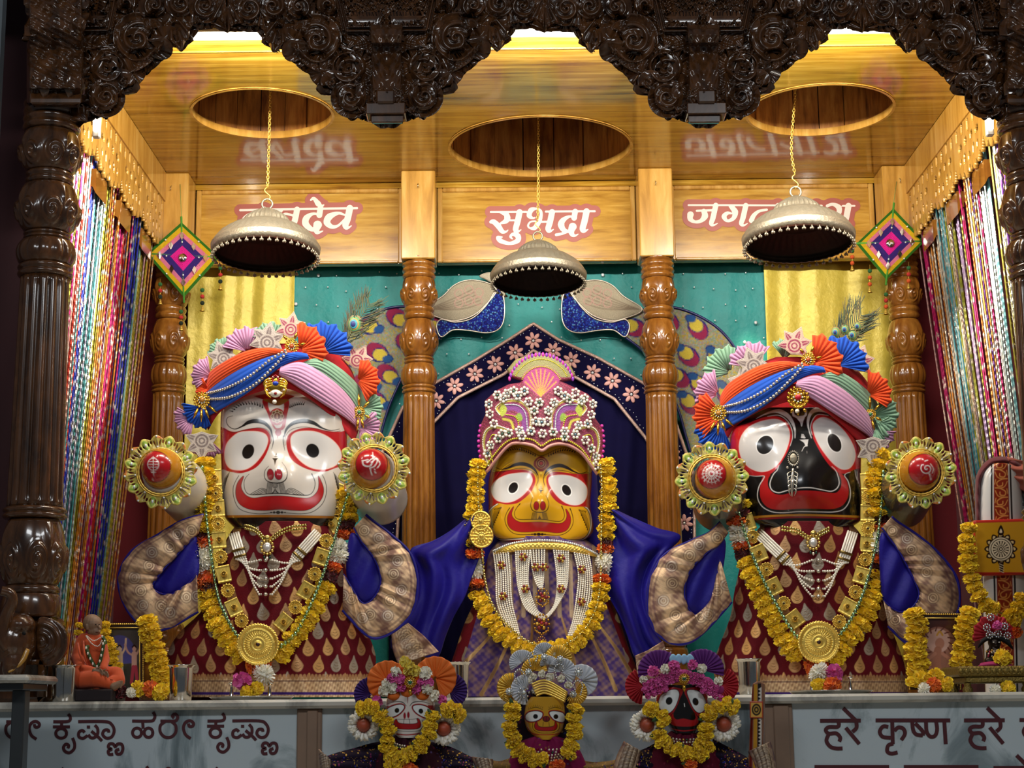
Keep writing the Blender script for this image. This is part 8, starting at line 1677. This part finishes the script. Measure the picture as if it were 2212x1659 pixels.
# ---- seated statue in orange robes
def saint():
    Y = 5.14; k = Y/FPX*1.02; c0 = P(205, 1490, Y); c0[2] = ALT
    t = thing('seated_statue', 'small seated bald statue in orange robes wearing garlands, beside the steel tumbler', 'statue', c0)
    Q = lambda x, y, d=0: P(x, y, Y)+[0, d, 0]
    SK = mat('statue_skin', '#8a6a50', rough=.55, vary=.1, vs=40); OR = mat('orange_robe', '#c24812', rough=.8, vary=.12, vs=30, sheen=.2)
    g = G(); blobs(g, [(Q(198, 1346), Q(203, 1348, -.004), 19*k, 18*k), (Q(201, 1362, -.006), Q(210, 1364, -.012), 12*k, 9.5*k), (Q(208, 1370, -.012), Q(212, 1369, -.014), 6*k, 5*k), (Q(217, 1353, -.022), Q(221, 1358, -.026), 2.6*k, 3.4*k), (Q(213, 1365, -.02), Q(218, 1366, -.02), 2.6*k, 2.4*k), (Q(193, 1360, -.024), Q(192, 1352, -.024), 2.5*k, 3.4*k), (Q(200, 1372), Q(200, 1390), 11*k, 13*k), (Q(211, 1346, -.022), Q(216, 1345, -.018), 2*k, 2*k)])
    h = fuse(g.build('head', SK, t), .0016, 4)
    g = G(); [sph(g, Q(*q), (.0022, .002, .0017), 8, 6) for q in ((212, 1350, -.030), (218, 1350, -.024))]; g.build('eyes', MT['black'], h)
    g = G(); tube(g, [Q(211, 1366, -.028), Q(216, 1366, -.026), Q(219, 1365.5, -.02)], .0009, 5); g.build('mouth', mat('statue_lips', '#6a3a30', rough=.5), h)
    g = G(); blobs(g, [(Q(182, 1384), Q(216, 1386, -.01), 16*k, 15*k), (Q(198, 1396), Q(200, 1440), 27*k, 31*k), (Q(178, 1388), Q(172, 1422, -.02), 15*k, 15*k), (Q(172, 1422, -.02), Q(188, 1446, -.07), 15*k, 12*k), (Q(188, 1446, -.07), Q(222, 1452, -.09), 11*k, 8*k), (Q(218, 1390), Q(230, 1426, -.03), 13*k, 12*k), (Q(230, 1426, -.03), Q(236, 1446, -.07), 11*k, 8*k),
                      (Q(188, 1462, -.02), Q(176, 1472, -.06), 25*k, 22*k), (Q(180, 1472, -.07), Q(225, 1468, -.10), 20*k, 18*k), (Q(225, 1468, -.10), Q(262, 1484, -.09), 17*k, 9*k), (Q(210, 1462, .0), Q(256, 1458, -.04), 22*k, 17*k), (Q(258, 1458, -.04), Q(268, 1470, -.06), 16*k, 12*k), (Q(266, 1472, -.06), Q(226, 1482, -.09), 14*k, 12*k)])
    fuse(g.build('robe', OR, t), .0024, 7)
    g = G()
    for j, (a, b) in enumerate((((178, 1390), (196, 1440)), ((190, 1386), (202, 1440)), ((190, 1462), (240, 1486)), ((200, 1456), (262, 1470)), ((176, 1470), (214, 1462)))): tube(g, [Q(*a, -.052-.02*(j > 1)), (Q(*a, -.058)+Q(*b, -.1))/2, Q(*b, -.075-.03*(j > 1))], [.002, .0035, .0015], 7)
    g.build('robe_folds', OR, t)
    for (x, y, d, sgn) in ((229, 1450, -.105, 1), (240, 1455, -.10, -1)):
        it = [(Q(x-6, y, d), Q(x+3, y+2, d), 5.5*k, 5*k)]
        for f in range(4): a = Q(x+4, y-3+f*2.6, d-.002); b = Q(x+11-abs(f-1.5), y-2+f*2.8, d-.008); e = Q(x+14-abs(f-1.5)*1.4, y+2+f*2.6, d-.010); it += [(a, b, 1.7*k, 1.5*k), (b, e, 1.5*k, 1.2*k)]
        it += [(Q(x-1, y-4, d-.004), Q(x+6, y-7, d-.008), 1.9*k, 1.5*k)]
        g = G(); blobs(g, it); fuse(g.build('hand', SK, t), .0010, 2)
    it = [(Q(262, 1484, -.10), Q(276, 1478, -.10), 8*k, 7*k)]+[(Q(276, 1474+i*2.6, -.105), Q(282-i*.8, 1473+i*3.2, -.108), 2.1*k, 1.9*k) for i in range(5)]
    g = G(); blobs(g, it); fuse(g.build('foot', SK, t), .0014, 3)
    g = G(); box(g, Q(166, 1500)[0], Q(262, 1500)[0], Y-.12, Y+.06, ALT, P(200, 1490, Y)[2], b=.004); g.build('dark_seat', mat('dark_velvet', '#1a0c10', rough=.8), t, smooth=False)
    l = thing('tulsi_garland', 'dark green and white leaf garland worn by the seated orange statue', 'garland', Q(200, 1440, -.07))
    q = PP(cat([(182, 1376), (186, 1398), (194, 1420), (206, 1440), (214, 1434), (220, 1412), (223, 1390), (216, 1374)], 8), Y-.062); q[:8, 1] += .04; q[-8:, 1] += .03
    q[:, 1] -= .0
    g = G(); tube(g, q, .0055, 7); g.build('leaf_rope', MT['leafgreen'], l)
    g = G(); [sph(g, p+[0, -.005, 0], (.003, .003, .005), 6, 5) for p in resample(q, 16)]; g.build('white_buds', MT['pearl'], l)
    g = G(); beads(g, PP(cat([(186, 1374), (198, 1390), (212, 1396), (220, 1384)], 8), Y-.058), .002, 2); beads(g, PP(cat([(188, 1374), (202, 1384), (216, 1378)], 8), Y-.056), .002, 2); tag(g.build('bead_necklace', MT['pearl']), 'thin pale bead necklaces at the throat of the seated orange statue', 'necklace')
    garland('small yellow flowers behind the shoulder of the seated orange statue', [('marigold', [(174, 1350), (170, 1368), (172, 1384)], 14)], lambda x, y: Y+.05, 9)
saint()
# ---- painted standard with the wheel plaque
def standard():
    Y = 5.6; t = thing('painted_standard', 'tall round topped painted standard with a yellow wheel plaque at the photo edge', 'standard', P(2165, 1495, Y))
    B = Body([(1000, 2150, 2174), (1004, 2138, 2188), (1016, 2126, 2200), (1040, 2118, 2207), (1120, 2114, 2214), (1250, 2118, 2222), (1400, 2124, 2228), (1500, 2128, 2232)], Y, .06, .06, 3, 2.3)
    def ps(p):
        X = lambda y, u: np.interp(y, [1000, 1120, 1250, 1500], [2162+u*.9, 2164+u, 2170+u, 2176+u])
        def stripe(u0, u1, c): ys = np.linspace(995, 1505, 20); p.fill([(X(y, u0), y) for y in ys]+[(X(y, u1), y) for y in ys[::-1]], c, smooth=False)
        stripe(-24, 24, '#1c100c'); stripe(-20, 20, '#d8cfc6'); stripe(-17, 17, '#8a2a14')
        for k in range(26):
            y = 1004+k*20; sg = 1 if k % 2 else -1; x = X(y, 0)
            p.line([(x-sg*13, y-10), (x-sg*2, y-9), (x+sg*9, y-2), (x+sg*7, y+6), (x-sg*2, y+5), (x-sg*3, y-1)], 2.4, '#d9924a'); p.line([(x-sg*13, y-4), (x-sg*6, y+8), (x+sg*10, y+10)], 1.8, '#d9924a'); p.line([(x+sg*12, y-8), (x+sg*14, y+2)], 1.8, '#d9924a')
        stripe(-52, -47, '#3a1418'); stripe(46, 50, '#3a1418')
    g = G(); B.mesh(g, 150, 20, 520, '#d9d6d2', paint=ps); g.build('shaft', MT['paint'], t)
    def pp(p):
        p.fill([(2098, 1116), (2235, 1112), (2235, 1252), (2098, 1252)], '#b0281c', smooth=False); p.fill([(2107, 1130), (2228, 1126), (2228, 1236), (2107, 1236)], '#c8921c', smooth=False)
        c = (2162, 1186); K = '#24120a'
        for i in range(12): a = i*PI/6; q = lambda r, o: (c[0]+r*math.cos(a+o), c[1]+r*math.sin(a+o)); p.fill([q(24, -.24), q(31, -.2), q(36, 0), q(31, .2), q(24, .24)], K); p.fill([q(26, -.14), q(30, -.1), q(32, 0), q(29, .1)], '#e0c48a')
        for r, col in ((27, K), (25, '#e4d2b0'), (22.5, K), (20.5, '#e4d2b0'), (17.5, K)): p.ell(*c, r, r, col)
        for i in range(16): a = i*PI/8; p.line([(c[0]+7*math.cos(a), c[1]+7*math.sin(a)), (c[0]+15.5*math.cos(a), c[1]+15.5*math.sin(a))], [1.6, 3.2], '#e4d2b0')
        for r, col in ((7.5, K), (6, '#e4d2b0'), (4.4, K), (2, '#e4d2b0')): p.ell(*c, r, r, col)
        p.fill([(2155, 1150), (2162, 1134), (2169, 1150), (2162, 1157)], K); p.fill([(2159, 1150), (2162, 1142), (2165, 1150)], '#e4d2b0'); p.fill([(2158, 1214), (2168, 1214), (2167, 1236), (2160, 1236)], K, smooth=False)
        for k in range(4): p.line([(2159, 1218+k*5), (2168, 1222+k*5)], 1.2, '#e4d2b0')
    g = G(); plate(g, [(2104, 1124), (2226, 1120), (2226, 1242), (2106, 1244)], Y-.075, .03, .004, 6, 1.1, col='#b0281c', paint=pp, smooth=False); g.build('wheel_plaque', MT['paint'], t)
    MC = mat('maroon_shawl', '#5e1a22', rough=.8, vary=.2, vs=20, sheen=.2)
    g = G(); loft(g, [(2108, 1180), (2106, 1060), (2112, 1020), (2136, 992), (2164, 986), (2196, 992), (2230, 1010)], [(2120, 1180), (2119, 1060), (2126, 1028), (2144, 1008), (2164, 1003), (2190, 1010), (2212, 1040)], Y-.02, 90, 16, lambda Tt, S: .022*np.sin(S*PI)+.003*np.sin(Tt*60)); g.build('maroon_shawl', MC, t, solid=.006)
    g = G(); loft(g, [(2176, 986), (2196, 992), (2230, 1000)], [(2196, 1050), (2212, 1062), (2240, 1070)], Y-.03, 40, 20, lambda Tt, S: .02*np.sin(S*PI)+.006*np.sin(S*20+Tt*4)); g.build('peach_cloth', mat('peach_cloth', '#a85a48', rough=.8, vary=.2, vs=20), t, solid=.004)
    garland('marigold garland hanging from the painted standard behind its plaque', [('marigold', [(2092, 1142), (2090, 1165), (2087, 1200), (2094, 1222), (2098, 1250), (2108, 1274), (2122, 1300), (2146, 1318)], 21), ('marigold', [(2178, 1330), (2192, 1342), (2200, 1318), (2208, 1290)], 20), ('orange', [(2192, 1366)], 10)], lambda x, y: Y-.11, 18)
standard()
# ---- tiny statue on its brass throne
def throne():
    Y = 5.2; t = thing('brass_throne', 'low brass throne with carved rim at the photo edge, carrying the tiny statue', 'throne', P(2140, 1495, Y))
    BR = mat('aged_brass', '#7d6a34', rough=.4, metal=.75, vary=.35, vs=120, bump=.5, bs=160); x0, x1 = P(2052, 1450, Y)[0], P(2240, 1450, Y)[0]; z0, z1 = P(2140, 1462, Y)[2], P(2140, 1440, Y)[2]
    g = G(); box(g, x0, x1, Y-.10, Y+.12, z0, z1, b=.006)
    for i in range(16): sph(g, (x0+(x1-x0)*(i+.5)/16, Y-.10, (z0+z1)/2), (.008, .006, .008), 8, 6)
    g.build('seat_plate', BR, t, smooth=False)
    g = G(); box(g, x0+.02, x1, Y-.09, Y+.1, P(2140, 1476, Y)[2], z0, b=.004); g.build('stepped_base', BR, t, smooth=False)
    for x in (x0+.03, x1-.06):
        for yy in (Y-.08, Y+.08): g = G(); lathe(g, [(.014, 0), (.016, .01), (.010, .02), (.012, P(2140, 1476, Y)[2]-ALT)], (x, yy, ALT), 20); g.build('leg', BR, t)
    s = thing('tiny_statue', 'tiny dark metal statue with a red fan headdress seated on the brass throne', 'statue', P(2148, 1438, Y))
    Q = lambda x, y, d=0: P(x, y, Y)+[0, d, 0]; k = Y/FPX
    g = G(); blobs(g, [(Q(2148, 1388), Q(2148, 1392), 14*k, 12*k), (Q(2148, 1402), Q(2148, 1425), 12*k, 18*k), (Q(2130, 1430, -.03), Q(2168, 1430, -.03), 10*k, 10*k), (Q(2136, 1408), Q(2128, 1424, -.03), 6*k, 5*k), (Q(2160, 1408), Q(2168, 1424, -.03), 6*k, 5*k), (Q(2148, 1394, -.02), Q(2148, 1396, -.022), 3*k, 3*k)])
    o = fuse(g.build('body', mat('dark_bronze', '#2c2018', rough=.35, metal=.7, vary=.3, vs=90), s), .0022, 4)
    g = G(); [sph(g, Q(x, 1388, -.022), (.003, .002, .002), 8, 6) for x in (2142, 2154)]; g.build('eyes', MT['pearl'], o)
    g = G(); pleat_fan(g, 2145, 1372, 42, 95, 105, Y+.01, 16, cup=.004, amp=.003, r0=.1, rag=.05, seed=3); g.build('red_fan', PAPER['red'], s, solid=.002)
    flower('pink', Q(2148, 1352, -.03), 10*k, s)
    g = G(); r = np.random.default_rng(8)
    for (x, y) in ((2128, 1356), (2166, 1354), (2136, 1334), (2152, 1370), (2134, 1372), (2172, 1374)):
        g = G()
        for i in range(9): a = i*.7; sph(g, Q(x+7*math.cos(a), y+7*math.sin(a), -.02), .0034, 6, 5, col=lin('#cfd6da', .9))
        sph(g, Q(x, y, -.02), .005, 6, 5, col=lin('#cfd6da', .9)); g.build('silver_flower', MT['goldatt'], s)
    g = G()
    for i in range(40): sph(g, Q(2148+r.uniform(-24, 24), 1412+r.uniform(-8, 16), -.034), .003, 6, 5, col=lin(('#c8a048', '#a82a4a', '#d8d0c0')[i % 3], .6))
    g.build('bead_dress', MT['goldatt'], s)
    g = G(); loft(g, [(2120, 1380), (2132, 1374), (2148, 1372), (2166, 1374), (2182, 1382)], [(2114, 1400), (2130, 1386), (2148, 1382), (2168, 1388), (2188, 1404)], Y-.01, 30, 10, lambda Tt, S: .012*np.sin(S*PI)); g.build('black_hair', MT['black'], s, solid=.004)
    g = G(); loft(g, [(2118, 1432), (2148, 1428), (2184, 1432)], [(2112, 1444), (2148, 1442), (2190, 1444)], Y-.05, 30, 10, lambda Tt, S: .015*np.sin(S*PI)); g.build('magenta_skirt', mat('magenta_cloth', '#a01c5a', rough=.7), s, solid=.004)
throne()
# ---- marble topped stand at the lower left
t = thing('marble_stand', 'marble topped stand on a steel leg at the lower corner near the elephant', 'stand', P(40, 1659, 4.6)*[1, 1, 0])
x1 = P(84, 1465, 4.6)[0]; g = G(); box(g, x1-.5, x1, 4.5, 4.8, P(40, 1476, 4.55)[2], P(40, 1458, 4.55)[2], b=.008); g.build('marble_top', SLAB, t, smooth=False)
GL = mat('grey_steel_leg', '#4a4d4e', rough=.35, metal=.6, vary=.1); g = G(); box(g, P(28, 1560, 4.6)[0], P(56, 1560, 4.6)[0], 4.58, 4.63, 0, P(40, 1490, 4.6)[2], b=.003); g.build('leg', GL, t, smooth=False)
g = G(); box(g, x1-.48, P(66, 1480, 4.6)[0], 4.53, 4.77, P(40, 1491, 4.55)[2], P(40, 1475, 4.55)[2], b=.003); g.build('apron', GL, t, smooth=False)
